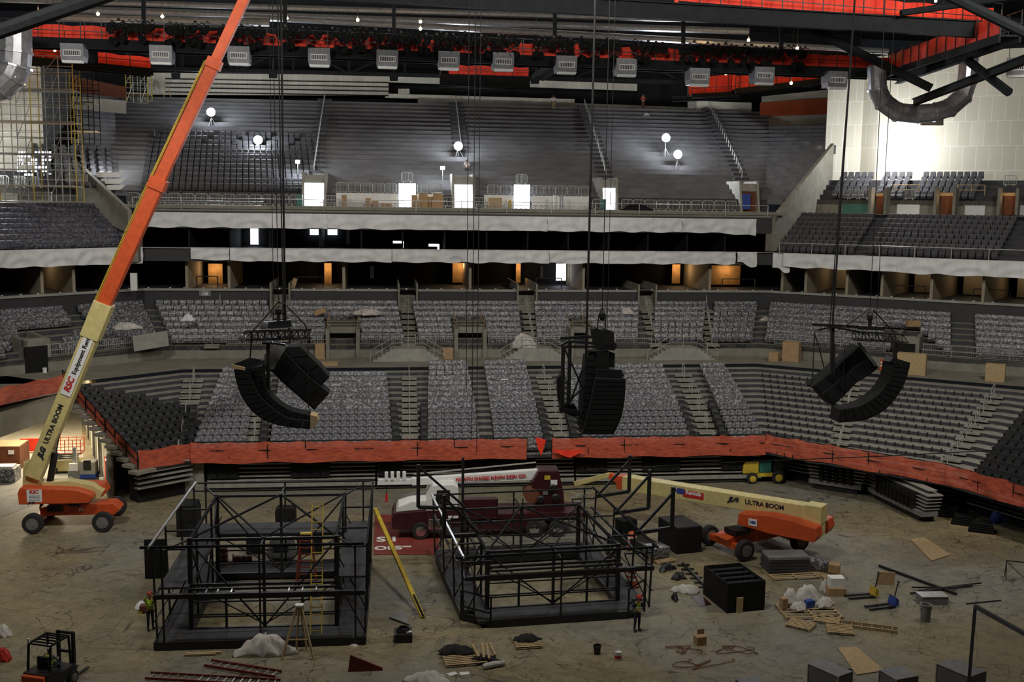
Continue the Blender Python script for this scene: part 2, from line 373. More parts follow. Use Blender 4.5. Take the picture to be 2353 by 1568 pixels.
band('trim_2', 25.3, 15.4, 25.9, 15.4, 'rail', thick=.06)
# second band only across the middle
struct(MB().bb(GP(25.6)[1].x-.2, GP(25.6)[2].x+.2, 98, 98.2, 17.1, 18.6).build('wall_top_band', 'fascia'))
struct(MB().bb(GP(25.6)[1].x-.3, GP(25.6)[2].x+.2, 98, 98.3, 18.6, 18.75).build('trim_3', 'conc'))
# suite partitions and lit back rooms
pt = MB(); pg = MB()
for px in (430, 527, 790, 1630, 1080, 1340): 
    x = cX(px, 99.5, 640); pt.bb(x-.12, x+.12, 99.3, 109, 11.6, 14.2)
for px in (530, 620, 830, 925, 1022, 1118, 1212, 1305, 1397, 1488, 1578, 1665, 435, 735):
    x = cX(px, 98.6, 545); pg.bb(x-.07, x+.07, 98.4, 106, 15.2, 17.25)
for i, ts in ((0, (.25, .42, .6, .72, .88)), (2, (.06, .16, .33, .47, .66, .85)), (3, (.1, .5))):
    a = GP(26.9); b = GP(37)
    for t in ts:
        q0 = a[i].lerp(a[i+1], t); q1 = b[i].lerp(b[i+1], t); pt.beam(V3(q0, 12.9), V3(q1, 12.9), .24, 2.6)
struct(pt.build('wall_suite_partitions', 'beige')); struct(pg.build('wall_box_partitions', 'dsteel'))
# sill slopes with white dots of bolt caps read as small glass clips
cl = MB()
for o, z, n in ((27.2, 11.66, 60), (26.2, 15.26, 46)):
    g = GP(o); L = sum((b-a).length for a, b in zip(g, g[1:4]))
    for k in range(n):
        q, t = along(g, 4+k*(L-5)/n+random.uniform(-.3, .3))
        if z > 15 and not (-21 < q.x < 37): continue
        cl.box((q.x, q.y, z+.06), (.16, .12, .12))
struct(cl.build('trim_4', 'white'))
# warm rooms at the back of the lower suites: recessed lit niches
def glow(px0, px1, y0, y1, Y, m='lito', e=60, col=WARM, dz=.0):
    a = PY(px0, y0, Y); b = PY(px1, y1, Y)
    mb = MB(); mb.quad((a.x, Y, b.z), (b.x, Y, b.z), (b.x, Y, a.z), (a.x, Y, a.z))
    struct(mb.build('wall_lit_room', m))
    if e: lamp('room_light', 'POINT', ((a.x+b.x)/2, Y-.9, a.z-.35), e, col, .25)
for r in ((1040, 1080, 600, 650), (745, 762, 605, 655), (478, 512, 606, 655), (1545, 1562, 605, 652), (1186, 1196, 605, 650)):
    glow(*r, 106.5, e=70)
glow(1632, 1700, 610, 655, 105, e=60)
for r in ((575, 594, 522, 562), (712, 732, 522, 540), (753, 775, 522, 540)):
    glow(*r, 106, 'litw', 0)
for px, w in ((800, 8), (868, 8), (985, 7), (1040, 6), (1155, 8), (1330, 4), (855, 9), (1245, 6), (1350, 5)):
    lo = px in (855, 1245, 1350); glow(px-w/2, px+w/2, 612 if lo else 528, 640 if lo else 562, 106.4, 'galv', 0)
glow(1278, 1300, 602, 645, 106.3, 'litw', 0)
# L-shaped bright strips left on the box sills
for px, py, w_ in ((903, 556, 'left'), (985, 563, 'right')):
    a = PY(px, py, 99.4); lb = MB(); lb.bb(a.x, a.x+.95, 99.3, 99.42, a.z-.12, a.z+.08); lb.bb(a.x+.8, a.x+.95, 99.3, 99.42, a.z-.55, a.z)
    tag(lb.build('strip_lamp', 'litw'), 'white glowing angled strip at the middle upper boxes, '+w_+' of two', 'lamp')
# ---- left and right end suites lit warm
for i, t, e in ((0, .3, 90), (0, .66, 60), (2, .24, 60), (2, .56, 50), (2, .75, 60), (2, .95, 70)):
    a = GP(33); q = a[i].lerp(a[i+1], t); lamp('suite_lamp', 'POINT', (q.x, q.y, 13.9), e*.55, (1, .72, .42), .2)
    b = GP(34.6); mb = MB(); r0 = b[i].lerp(b[i+1], max(t-.05, 0)); r1 = b[i].lerp(b[i+1], t+.03)
    mb.quad(V3(r0, 11.7), V3(r1, 11.7), V3(r1, 14), V3(r0, 14)); struct(mb.build('wall_suite_panel', 'beige'))
# ---- concourse in front of the upper bowl
struct(MB().bb(-22, 38, 98.3, 104.2, 18.8, 19.1).build('floor_upper_concourse', 'conc'))
UY0, UZ0, UN, UDY, UDZ = 103.6, 20.3, 22, .92, .482
UA = [(-40, 88.5), (-23.2, 103.6), (37.6, 103.6), (53, 92.5)]
UB = [(-52, 107), (-28.2, 124), (45.2, 124), (63, 110.5)]
def UP(k):
    t = k/UN; return [Vector((a[0]+(b[0]-a[0])*t, a[1]+(b[1]-a[1])*t, 0)) for a, b in zip(UA, UB)]
ur = MB(); us = MB()
DOORS_U = [(700, 745, 420, 474), (916, 955, 421, 474), (1043, 1085, 424, 474), (1180, 1217, 424, 474), (1382, 1412, 432, 474), (1700, 1735, 440, 490)]
def clipL(k):   # the left angled part stops at the stringer wall
    return
for k in range(UN):
    a = UP(k); b = UP(k+1); z = UZ0+k*UDZ
    tl = .30+.55*(1-k/UN)*0; 
    # trim the angled ends against the stringer walls
    def cut(p, q, sg):
        best = 0
        for i in range(1, 41):
            t = i/40; x, y = PX(V3(p.lerp(q, t), z+.1))
            lim = max(165, 320-(490-y)*1.07) if sg < 0 else min(1932, 1775+(492-y)*.97)
            if (x < lim) if sg < 0 else (x > lim): break
            best = t
        return p.lerp(q, best)
    al = cut(a[1], a[0], -1); bl = cut(b[1], b[0], -1); ar = cut(a[2], a[3], 1); br = cut(b[2], b[3], 1)
    A = [al, a[1], a[2], ar]; B = [bl, b[1], b[2], br]
    for i in range(3 if k < 18 else 2):
        ur.quad(V3(A[i], z), V3(A[i+1], z), V3(B[i+1], z), V3(B[i], z))
        us.quad(V3(A[i], z-UDZ), V3(A[i+1], z-UDZ), V3(A[i+1], z), V3(A[i], z))
struct(ur.build('floor_upper_tier', 'dtread')); struct(us.build('wall_upper_risers', 'urow'))
# white low wall with door openings (lit from behind)
wl = MB(); cuts = [cX(742, 103.4, 460), cX(918, 103.4, 460), cX(955, 103.4, 460), cX(1020, 103.4, 460)]
def WX(px): return cX(px, 103.4, 460)
for a, b in ((772, 914), (957, 1018), (1112, 1178), (1222, 1356)):
    wl.bb(WX(a), WX(b), 103.3, 103.5, 19.1, 20.35)
struct(wl.build('wall_concourse_white', 'white'))
dw = MB(); dw.bb(-22.6, WX(772), 103.35, 103.55, 19.1, 20.3); dw.bb(WX(1356), 37.8, 103.35, 103.55, 19.1, 20.3); dw.bb(WX(1018), WX(1112), 103.5, 103.6, 19.1, 20.3)
struct(dw.build('wall_concourse_dark', 'dgrey'))
# vomitories of the upper bowl: concrete boxes cut into the seats
for i, (x0, x1, ya, yb) in enumerate(DOORS_U):
    a, b = WX(x0), WX(x1); zt = PY(x0, ya, 103).z; mb = MB()
    if i in (0, 2, 4, 5):
        for s, x in ((-1, a), (1, b)):
            e = .35*s
            mb.prism([(x, 102.4, 19.1), (x, 103.2, zt+1.0), (x, 108.2, zt+1.0), (x, 108.2, 19.1)], (e*.6, 0, 0))
        mb.bb(a, b, 103.28, 104.1, zt+.02, zt+.75)
        struct(mb.build('wall_vomitory', 'concl'))
    bright = i in (0, 1, 2, 3, 4)
    g = MB(); g.quad((a, 103.25, 19.12), (b, 103.25, 19.12), (b, 103.25, zt), (a, 103.25, zt))
    struct(g.build('door_%d' % (i+1), 'litw' if bright else 'brown'))
# stringer walls closing both sides of the upper bowl
for nm, q0, y0a, y0b, q1, z1a, z1b in (('wall_left_stringer', (-20.9, 97.2), 18.6, 16.6, (-29.6, 109), 24.4, 19.3), ('wall_right_stringer', (36.8, 98.2), 18.7, 15.6, (47.0, 109.5), 26.2, 20.6)):
    d = (Vector(q1+(0,))-Vector(q0+(0,))).normalized(); n = Vector((-d.y, d.x, 0))*.35
    struct(MB().prism([(q0[0], q0[1], y0b), (q1[0], q1[1], z1b), (q1[0], q1[1], z1a), (q0[0], q0[1], y0a)], n).build(nm, 'conc'))
# side blocks that carry the stringers down
struct(MB().bb(-21.6, -20.3, 96.4, 98.4, 14.2, 16.6).build('wall_left_pier', 'conc')); struct(MB().prism([(36.2,97.2,15.5),(37.4,98.3,15.5),(36.6,98.9,15.5),(35.9,98.1,15.5)], (0,0,1.6)).build('wall_right_pier', 'conc'))
# ---- end stands
def endstand(nm, i0, i1, mt, mr):
    stepmesh('floor_end_stand_'+nm, 26, 15.3, 9, .87, .42, i0, i1, mt, mr, .03)
    stepmesh('floor_end_top_'+nm, 36.6, 20.4, 5, .8, .5, i0, i1, mt, mr, .03)
    band('floor_end_concourse_'+nm, 33.8, 19.0, 36.7, 19.0, 'conc', i0, i1); band('wall_end_concourse_'+nm, 36.6, 19.0, 36.6, 20.4, 'conc', i0, i1)
endstand('left', 0, 1, 'dgrey', 'dgrey'); endstand('right', 2, 5, 'dgrey', 'dgrey')
# ---- big cream walls of both ends
def upr(i, o, t): 
    g = GP(o); return g[i].lerp(g[i+1], t)
mb = MB()
a = PY(1928, 300, 108.5); q = [a, PY(1990, 300, 108.2), PY(2012, 300, 106.8)]
g40 = GP(40.4)
pts = [Vector((46.6, 110.8, 0)), Vector((50.3, 110.3, 0)), Vector((51.0, 108.2, 0)), Vector((66, 96.2, 0)), Vector((80, 85, 0))]
for p0, p1 in zip(pts, pts[1:]): mb.uvquad(V3(p0, 21), V3(p1, 21), V3(p1, 35), V3(p0, 35))
struct(mb.build('wall_right', 'cpanel'))
q = PY(97, 250, 107); mb = MB(); mb.uvquad((q.x-18, 91, 20.8), (q.x, 107, 20.8), (q.x, 107, 35), (q.x-18, 91, 35)); struct(mb.build('wall_left', 'cpanel'))
struct(MB().bb(q.x-.4, q.x, 107, 127, 19, 35).build('wall_left_return', 'dgrey'))
# ---- back wall of the upper bowl: striped cream strip, dark openings
def backq(name, m, pts, Y):
    p = [PY(x, y, Y) for x, y in pts]; return struct(MB().uvquad(p[3], p[2], p[1], p[0]).build(name, m))
zb = 30.85
M['rib'] = panel_mat('cream_ribbed_board', (.62, .6, .5), .55, 40, (.5, .49, .42))
backq('wall_back_black', 'blackm', [(150, 60), (1980, 60), (1980, 330), (150, 330)], 127.5)
backq('wall_back_cream', 'rib', [(338, 167), (893, 173), (893, 220), (338, 218)], 125.2)
backq('wall_back_cream_strip', 'rib', [(885, 172), (1464, 193), (1464, 209), (885, 189)], 125.2)
backq('wall_back_cream_strip', 'rib', [(885, 215), (1320, 228), (1320, 238), (885, 225)], 125.2)
backq('wall_back_cream_patch', 'rib', [(915, 204), (941, 204), (941, 216), (915, 216)], 125.2)
backq('wall_back_grey_strip', 'concl', [(960, 224), (1590, 247), (1590, 262), (960, 238)], 125.0)
backq('wall_back_corner_cream', 'cream', [(1600, 232), (1727, 236), (1727, 279), (1600, 275)], 124.2)
backq('wall_back_post', 'concl', [(1580, 190), (1600, 190), (1600, 277), (1580, 275)], 124.0)
backq('wall_back_right_cream', 'rib', [(1746, 262), (1912, 258), (1915, 292), (1746, 298)], 122.5)
backq('wall_back_right_orange', 'brick', [(1746, 236), (1912, 224), (1915, 262), (1746, 268)], 122.3)
backq('wall_back_right_top', 'cream', [(1750, 222), (1912, 205), (1912, 226), (1750, 236)], 122.6)
backq('wall_back_left_brown', 'brown', [(165, 175), (290, 200), (290, 226), (165, 213)], 116)
backq('wall_back_left_cream', 'rib', [(165, 220), (290, 232), (290, 262), (165, 250)], 116)
ln = MB()
for k in range(4):
    y = 181+k*10; ln.tube(PY(380, y, 125), PY(893, y+9, 125), .05, 4)
tag(ln.build('wall_rail', 'dsteel'), 'row of thin dark rails along the striped cream back wall', 'rail')
# ---- roof deck
struct(MB().quad((-60, 30, 40), (-60, 130, 40), (90, 130, 40), (90, 30, 40)).build('ceiling', 'dpanel'))
# ---- vehicle portal at left (tunnel)
tn = MB(); TW = [(-17.5,72.2,2.3),(-18.3,75.0,3.3),(-20.0,80.0,5.0),(-21.6,85.0,5.8),(-28.5,107.0,5.8)]
for (x0, y0, z0), (x1, y1, z1) in zip(TW, TW[1:]): tn.prism([(x0,y0,0),(x1,y1,0),(x1,y1,z1),(x0,y0,z0)], (.3,.1,0))
struct(tn.build('wall_tunnel_right', 'cream'))
def twp(y):
    for (x0, y0, z0), (x1, y1, z1) in zip(TW, TW[1:]):
        if y <= y1: return x0+(x1-x0)*(y-y0)/(y1-y0)
for k, (y0, y1, zt, m) in enumerate(((73.4,74.6,2.2,'warmdoor'),(78.0,79.2,2.6,'blackm'),(82.0,85.0,2.8,'blackm'),(88.5,92.0,3.4,'blackm'))):
    struct(MB().prism([(twp(y0)-.03,y0,0),(twp(y1)-.03,y1,0),(twp(y1)-.03,y1,zt),(twp(y0)-.03,y0,zt)], (-.04,-.01,0)).build('door_%d' % (20+k), m))
    for yy in (y0, y1): struct(MB().bb(twp(yy)-.12,twp(yy),yy-.06,yy+.06,0,zt+.1).build('trim_%d' % (20+k), 'red' if k == 0 and yy == y1 else 'concl'))
struct(MB().quad((-50,107,0), (-28,107,0), (-28,107,6), (-50,107,6)).build('wall_tunnel_back', 'brown'))
struct(MB().quad((-45,78,5.75), (-22.6,78.5,5.75), (-28,107,5.75), (-50,107,5.75)).build('ceiling_tunnel', 'beige'))
struct(MB().prism([(-45,73.5,4.2), (-24.2,72.2,4.2), (-21.0,77.3,4.9), (-45,79.5,4.9)], (0,0,1.6)).build('wall_portal_header', 'conc'))
struct(MB().add([(-50,60,0.01),(-24,66,0.01),(-20,76,0.01),(-28,106,0.01),(-52,106,0.01)], [(0,1,2,3,4)]).build('floor_tunnel', 'concl'))
lamp('tunnel_light', 'AREA', (-27, 88, 5.5), 1500, (1, .8, .5), 4, (-27, 88, 0))
lamp('tunnel_light', 'AREA', (-24, 80, 5.3), 700, (1, .84, .6), 2, (-24, 80, 0))
lamp('tunnel_light', 'POINT', (-18.9, 74.0, 1.6), 60, (1, .85, .5), .2)
# ================================================================== seats
def hull(w, mb=None, c=(0,0,0), rz=0, sc=1):
    mb = mb or MB(); R = Matrix.Rotation(rz, 3, 'Z')
    prof = [(-.16,.16), (-.27,.4), (-.2,.52), (-.06,.58), (.02,.84), (.12,.87), (.19,.8), (.17,.3), (.1,.16)]
    h = w/2; n = len(prof); vs = []
    for x, f in ((-h, .9), (-h*.8, 1), (h*.8, 1), (h, .9)):
        vs += [Vector(c)+R@Vector((x, (y-.0)*f, .5+(z-.5)*f))*sc for y, z in prof]
    fs = [tuple(range(n)), tuple(3*n+i for i in range(n))[::-1]]
    for k in range(3):
        for i in range(n): j = (i+1) % n; fs.append((k*n+i, (k+1)*n+i, (k+1)*n+j, k*n+j))
    return mb.add(vs, fs)
def seat_proto(name, label, group, shell, wrapped):
    t = thing(name, label, 'chair', (0,0,0), 0, group)
    b = MB().box((0,.13,.62),(.53,.06,.52), M_=Matrix.Rotation(-.18,3,'X')); b.box((0,.175,.86),(.42,.05,.05)); b.build('backrest', shell, t, bevel=.02)
    MB().box((0,-.06,.45),(.46,.08,.4), M_=Matrix.Rotation(-.3,3,'X')).box((0,-.03,.27),(.4,.16,.06)).build('seat_cushion', shell, t, bevel=.015)
    MB().box((-.27,0,.3),(.05,.3,.6)).box((-.27,-.08,.62),(.06,.34,.05)).build('armrest', 'black', t)
    if wrapped: hull(.585).build('plastic_cover', 'wrap', t, smooth=False)
    KIDS[t.name] = list(t.children) or [o for o in COL.objects if o.parent == t]
    return t
RP = {0: GP(0), 14: GP(14)}
def rowpt(off, z, seg, t): g = GP(off); return g[seg].lerp(g[seg+1], t)
def blk_x(px, off, z):      # world X on the middle straight at row offset for pixel column px
    Y = 72.6+off*(87-72.6)/14; X = 0
    d = ray(px, 930); s = Y/d.y; return (CP+d*s).x
def mid_rows(pb0, pt0, pb1, pt1, k0, k1, wrapped_kind=None):
    out = []
    for k in range(k0, k1):
        off = k*LDO+.5; z = LZ0+k*LDZ; f = k/14
        x0 = blk_x(pb0+(pt0-pb0)*f, off, z); x1 = blk_x(pb1+(pt1-pb1)*f, off, z)
        n = max(1, int(round((x1-x0)/.58))); g = GP(off)
        for i in range(n):
            X = x0+(i+.5)*(x1-x0)/n
            if X < g[1].x: t = (X-g[0].x)/(g[1].x-g[0].x); p = g[0].lerp(g[1], t); d = g[1]-g[0]
            elif X > g[2].x: t = (X-g[2].x)/(g[3].x-g[2].x); p = g[2].lerp(g[3], t); d = g[3]-g[2]
            else: t = (X-g[1].x)/(g[2].x-g[1].x); p = g[1].lerp(g[2], t); d = g[2]-g[1]
            out.append((Vector((p.x, p.y, z)), math.atan2(d.y, d.x), k))
    return out
blocks = [('between black corner seats and left hanging speakers', (440, 520, 560, 600, 0, 14)),
          ('just left of the straight middle staircase', (618, 648, 903, 885, 0, 13)),
          ('just right of the straight middle staircase', (982, 985, 1106, 1072, 0, 15)),
          ('between the seatless strip and the staircase left of the middle speakers', (1138, 1112, 1252, 1206, 0, 15)),
          ('behind and right of the middle hanging speakers', (1345, 1290, 1592, 1520, 0, 14)),
          ('in the narrow block before the seatless right corner', (1684, 1608, 1762, 1662, 0, 14))]
allw = []
for bi, (nm, a) in enumerate(blocks):
    for s in mid_rows(*a): allw.append(s+(bi,))
allw.sort(key=lambda s: s[0].y)
near = allw[:300]; far = allw[300:]
protos = {}
for p, rz, k, bi in near:
    if bi not in protos:
        t = seat_proto('wrapped_chair', 'plastic-wrapped seat '+blocks[bi][0], 'wrapped seats '+blocks[bi][0], 'seatd', True)
        protos[bi] = t; t.location = p; t.rotation_euler = (0,0,rz)
    else: dup(protos[bi], p, rz)
mb = MB()
for p, rz, k, bi in far: hull(.585, mb, p, rz)
def upper_rows(off0, n, do, z0, dz, spans, mb, skip=None, w=.585, top=0, sc=1):
    for k in range(n):
        off = off0+k*do+.45; z = z0+k*dz; g = GP(off); segs = [(b-a).length for a, b in zip(g, g[1:])]
        for (s0, t0, s1, t1) in spans:
            d0 = sum(segs[:s0])+segs[s0]*t0; d1 = sum(segs[:s1])+segs[s1]*t1; m = int((d1-d0)/.58)
            for i in range(m):
                q, t = along(g, d0+(i+.5)*(d1-d0)/m)
                if skip and skip(q, k): continue
                hull(w, mb, V3(q, z), math.atan2(t.y, t.x), sc)
def fx(px): # fraction along middle straight at the mid tier
    X = cX(px, 95.5, 740); g = GP(23); return (X-g[1].x)/(g[2].x-g[1].x)
VOMS = [(757, 818, 762, 822), (1052, 1110, 765, 822), (1318, 1352, 765, 822)]
def skipv(q, k):
    if k < 5:
        for a, b, c, d in VOMS:
            if cX(a-8, 94) < q.x < cX(b+8, 94) and q.y > 85 and k < 4: return True
        if -27.5 < q.x < -24.3 and k < 4: return True
        if 43.2 < q.x < 46.3 and k < 4: return True
    return False
upper_rows(19.5, 7, 1.0, 7.5, .4, [(0,.05,0,.66),(0,.72,0,.985),(1,.015,1,fx(495)),(1,fx(520)-.02,1,fx(626)),(1,fx(662),1,fx(920)),(1,fx(955),1,fx(1195)),(1,fx(1232),1,fx(1468)),(1,fx(1505),1,fx(1620)),(1,fx(1640),1,.985),(2,.02,2,.74),(2,.83,3,.6)], mb, skipv)
tag(mb.build('wrapped_seats', 'wrap'), 'many plastic-wrapped arena seats in the middle tier and rear rows of the lower tier', 'seats', kind='stuff')
# unwrapped black seats: the left corner block, the aisle ends and the far right block
black = []
for k in range(14):
    off = k*LDO+.5; z = LZ0+k*LDZ; g = GP(off); a, b = g[0], g[1]; d = b-a; L = d.length
    x0 = .3; x1 = L-.6+(-.3 if k > 9 else .6)
    ea = Vector((-22.5+15.2, 80.2-70.3, 0))
    n = int((x1-x0)/.6)+ (2 if k < 5 else 1)
    for i in range(n): q = a+d.normalized()*(x0+(i+.5)*.6); black.append((V3(q, z), math.atan2(d.y, d.x), 0))
for (pb, pt) in ((912, 893), (976, 972), (1262, 1215), (1326, 1276), (1600, 1528), (1672, 1596), (600, 632), (425, 472)):
    for p, rz, k in mid_rows(pb-8, pt-8, pb+8, pt+8, 0, 13): black.append((p, rz, 1))
for k in range(0, 13):
    off = k*LDO+.5; z = LZ0+k*LDZ; g = GP(off); d = (g[4]-g[3])
    for i in range(11):
        q = g[3]+d.normalized()*(1.9+i*.62); black.append((V3(q, z), math.atan2(d.y, d.x), 2))
bl = ['black folded seat in the left corner block above the netting', 'black unwrapped seat on the aisle end of a plastic-wrapped row', 'black seat frame in the far right block behind the orange netting']
bg = ['black seats of the left corner block', 'black aisle end seats', 'black seats of the far right block']
bp = {}
black.sort(key=lambda s: s[0].y)
for p, rz, j in black[:300]:
    if j not in bp:
        t = seat_proto('folding_chair', bl[j], bg[j], 'seatd', False); bp[j] = t; t.location = p; t.rotation_euler = (0,0,rz)
    else: dup(bp[j], p, rz)
# seatless right corner: black mounting brackets on every row
mb = MB()
for k in range(14):
    off = k*LDO+.03; z = LZ0+k*LDZ; g = GP(off); L2 = (g[3]-g[2]).length; d = (g[3]-g[2]).normalized(); n = Vector((-d.y, d.x, 0))
    s0 = .5 if k > 2 else .3
    for i in range(int((L2-s0)/.62)):
        q = g[2]+d*(s0+i*.62)
        if abs(i*.62/(L2) - .42) < .045: continue
        mb.box(V3(q-n*.03, z-.09), (.07,.16,.3), math.atan2(d.y, d.x))
tag(mb.build('seat_brackets', 'black'), 'black seat mounting brackets along the seatless concrete rows of the right corner', 'brackets', kind='stuff')
# grey upper seats (wrapped, tiny)
mb = MB(); upper_rows(26, 8, .87, 15.3, .42, [(0,.05,0,.97)], mb)
tag(mb.build('wrapped_seats', 'wrapd'), 'bluish plastic-wrapped seats massed in the left end stand above the white sheeting', 'seats', kind='stuff')
mb = MB(); upper_rows(26, 8, .87, 15.3, .42, [(2,.05,2,.36),(2,.41,2,.9),(3,.02,3,.3)], mb, w=.5)
tag(mb.build('grey_seats', 'useat'), 'dark grey seats massed in the right end stand above the white sheeting', 'seats', kind='stuff')
mb = MB(); upper_rows(36.6, 5, .8, 20.4, .5, [(2,.12,2,.26),(2,.3,2,.42),(2,.46,2,.7)], mb, w=.5)
tag(mb.build('grey_seats', 'useat'), 'grey seats in the short top rows below the tall cream wall at right', 'seats', kind='stuff')
mb = MB()
for k in range(0, 12):
    a = UP(k+.4); z = UZ0+k*UDZ; x0, x1 = -21.5+(-k*.1), cX(722, 106, 400)
    n = int((x1-x0)/.57)
    for i in range(n):
        X = x0+(i+.5)*.57
        if k < 9 or (i*7+k*3) % 5: hull(.5, mb, (X, a[1].y, z), 0, .92)
    for i in range(9):
        q = a[1].lerp(a[0], .04+i*.035); d = a[1]-a[0]
        if k < 8: hull(.5, mb, V3(q, z), math.atan2(d.y, d.x), .92)
tag(mb.build('grey_seats', 'useat'), 'grey folded seats fixed in the left block of the upper bowl', 'seats', kind='stuff')
# protective sheets and light wood patches over upper rows
# ================================================================== aisle steps and handrails
stp = MB()
def rails(runs, label, group):
    for r in runs:
        if len(r) < 2: continue
        rl = MB()
        for p in r: rl.tube(p, p+Vector((0,0,.95)), .035, 5)
        for a, b in zip(r, r[1:]): rl.tube(a+Vector((0,0,.95)), b+Vector((0,0,.95)), .035, 5); rl.tube(a+Vector((0,0,.5)), b+Vector((0,0,.5)), .025, 5)
        tag(rl.build('aisle_handrail', 'rail'), label, 'handrail', group)
def aisle(pb, pt, w, label, k0=0, k1=14, split=False):
    runs = [[]]
    for k in range(k0, k1+1):
        off = k*LDO; z = LZ0+k*LDZ; f = k/14; x = blk_x(pb+(pt-pb)*f, off, z); g = GP(off)
        if x > g[2].x: t = (x-g[2].x)/(g[3].x-g[2].x); y = g[2].y+(g[3].y-g[2].y)*t
        elif x < g[1].x: t = (x-g[0].x)/(g[1].x-g[0].x); y = g[0].y+(g[1].y-g[0].y)*t
        else: y = g[1].y+(g[2].y-g[1].y)*(x-g[1].x)/(g[2].x-g[1].x)
        if k < k1 and k: stp.box((x, y-.2, z-.13+.065), (w, .42, .13))
        if k < k1: stp.box((x, y+.24, z+.03), (w, .3, .06))
        p = Vector((x, y+.2, z))
        if k % 3 == 2: runs.append([])
        else: runs[-1].append(p)
    rails(runs, label, label)
aisle(942, 940, 1.15, 'pale steel handrail down the middle of the straight central staircase')
aisle(1306, 1244, 1.3, 'pale steel handrail on the stairs just left of the middle speakers')
aisle(575, 612, 1.2, 'pale steel handrail on the stairs behind the left curved speaker')
aisle(1648, 1566, 1.4, 'pale steel handrail on the stairs left of the seatless right corner')
aisle(408, 452, 1.5, 'pale steel handrail beside the black corner seats', 0, 14)
struct(stp.build('floor_aisle_steps', 'tread'))
def railrun(pts, h, label, m='rail', mid=1, post=2.0, name='guard_rail', r=.03, pick=False, cat='railing'):
    rl = MB(); pts = [Vector(p) for p in pts]
    for a, b in zip(pts, pts[1:]):
        L = (b-a).length; n = max(1, int(round(L/post)))
        for i in range(n+1): q = a.lerp(b, i/n); rl.tube(q, q+Vector((0,0,h)), r, 5)
        for j in range(mid+1): hh = h*(1-j/(mid+1)); rl.tube(a+Vector((0,0,hh)), b+Vector((0,0,hh)), r*.9, 5)
        if pick:
            rl.tube(a+Vector((0,0,.12)), b+Vector((0,0,.12)), r*.8, 4); m_ = int(L/.16)
            for i in range(m_): q = a.lerp(b, i/m_); rl.tube(q+Vector((0,0,.12)), q+Vector((0,0,h)), r*.45, 3, cap=False)
    return tag(rl.build(name, m), label, cat)
# right corner stairs: two diagonal handrails
def arail(seg, t0, t1, label, w=1.3):
    pts = []; st = MB()
    for k in range(0, 15):
        g = GP(k*LDO); q = g[seg].lerp(g[seg+1], t0+(t1-t0)*k/14); pts.append(V3(q, LZ0+k*LDZ)); d = g[seg+1]-g[seg]
        if 0 < k < 14: st.box(V3(q, LZ0+k*LDZ-.06)-Vector((d.y,-d.x,0)).normalized()*-.2, (w,.42,.13), math.atan2(d.y, d.x))
    rails([pts[i:i+2] for i in range(0, 14, 2)], label, label); struct(st.build('floor_aisle_steps', 'tread'))
arail(2, .42, .40, 'pale steel handrail in the seatless right corner rows below the right speakers')
arail(2, .96, .93, 'pale steel handrail beside the far right black seats')
# mid tier: stair handrails, picket fronts
def midaisle(px_b, px_t, label, w=1.2):
    runs = [[]]; st = MB()
    for k in range(0, 8):
        off = 19.5+k*1.0; z = 7.5+k*.4; x = cX(px_b+(px_t-px_b)*k/7, 92+k*.9, 740); g = GP(off); y = g[1].y+(g[2].y-g[1].y)*(x-g[1].x)/(g[2].x-g[1].x)
        if k < 7: st.box((x, y-.2, z-.1), (w,.4,.2)); st.box((x, y+.2, z+.04), (w,.3,.1))
        if k % 3 == 0: runs.append([])
        runs[-1].append(Vector((x, y, z)))
    rails(runs, label, label); struct(st.build('floor_aisle_steps', 'conc'))
for b, t, l in ((938, 938, 'slim handrail on the mid-tier stairs straight above the central staircase'), (1228, 1212, 'slim handrail on the mid-tier stairs left of the middle speaker hoist'), (1512, 1486, 'slim handrail on the mid-tier stairs right of the middle speakers'), (484, 505, 'slim handrail on the mid-tier stairs above the black corner seats'), (645, 645, 'slim handrail on the mid-tier stairs behind the left speaker hoist'), (1642, 1625, 'slim handrail on the mid-tier stairs near the right corner')): midaisle(b, t, l)
# picket rail on top of the cross aisle wall between openings
g = GP(19.55)
def mp(px): x = cX(px, 92.2, 785); return Vector((x, g[1].y+(g[2].y-g[1].y)*(x-g[1].x)/(g[2].x-g[1].x), 7.5))
for i, (a, b, l) in enumerate(((670, 752, 'left of the lit vomitory with cardboard boxes'), (822, 922, 'right of the lit vomitory with cardboard boxes'), (955, 1048, 'left of the vomitory below the wrapped middle seats'), (1124, 1205, 'right of the vomitory below the wrapped middle seats'), (1252, 1305, 'left of the middle speaker truss'), (1416, 1500, 'right of the middle speaker truss'), (520, 600, 'behind the left speaker truss'))):
    railrun([mp(a), mp(b)], .95, 'pale picket rail on the aisle wall '+l, post=2, pick=True)
q = g[0].lerp(g[1], .46); q2 = g[0].lerp(g[1], .97); railrun([V3(q, 7.5), V3(q2, 7.5)], .95, 'pale picket guard rail on the curved wall above the black corner seats', pick=True)
q = g[0].lerp(g[1], .05); q2 = g[0].lerp(g[1], .22); railrun([V3(q, 7.5), V3(q2, 7.5)], .95, 'pale picket guard rail at the far left of the cross aisle', pick=True)
q = g[2].lerp(g[3], .06); q2 = g[2].lerp(g[3], .5); railrun([V3(q, 7.5), V3(q2, 7.5)], .95, 'pale picket guard rail on the right corner wall left of the right speakers', pick=True)
q = g[2].lerp(g[3], .64); q2 = g[2].lerp(g[3], 1.05); railrun([V3(q, 7.5), V3(q2, 7.5)], .95, 'pale picket guard rail on the right corner wall right of the right speakers', pick=True)
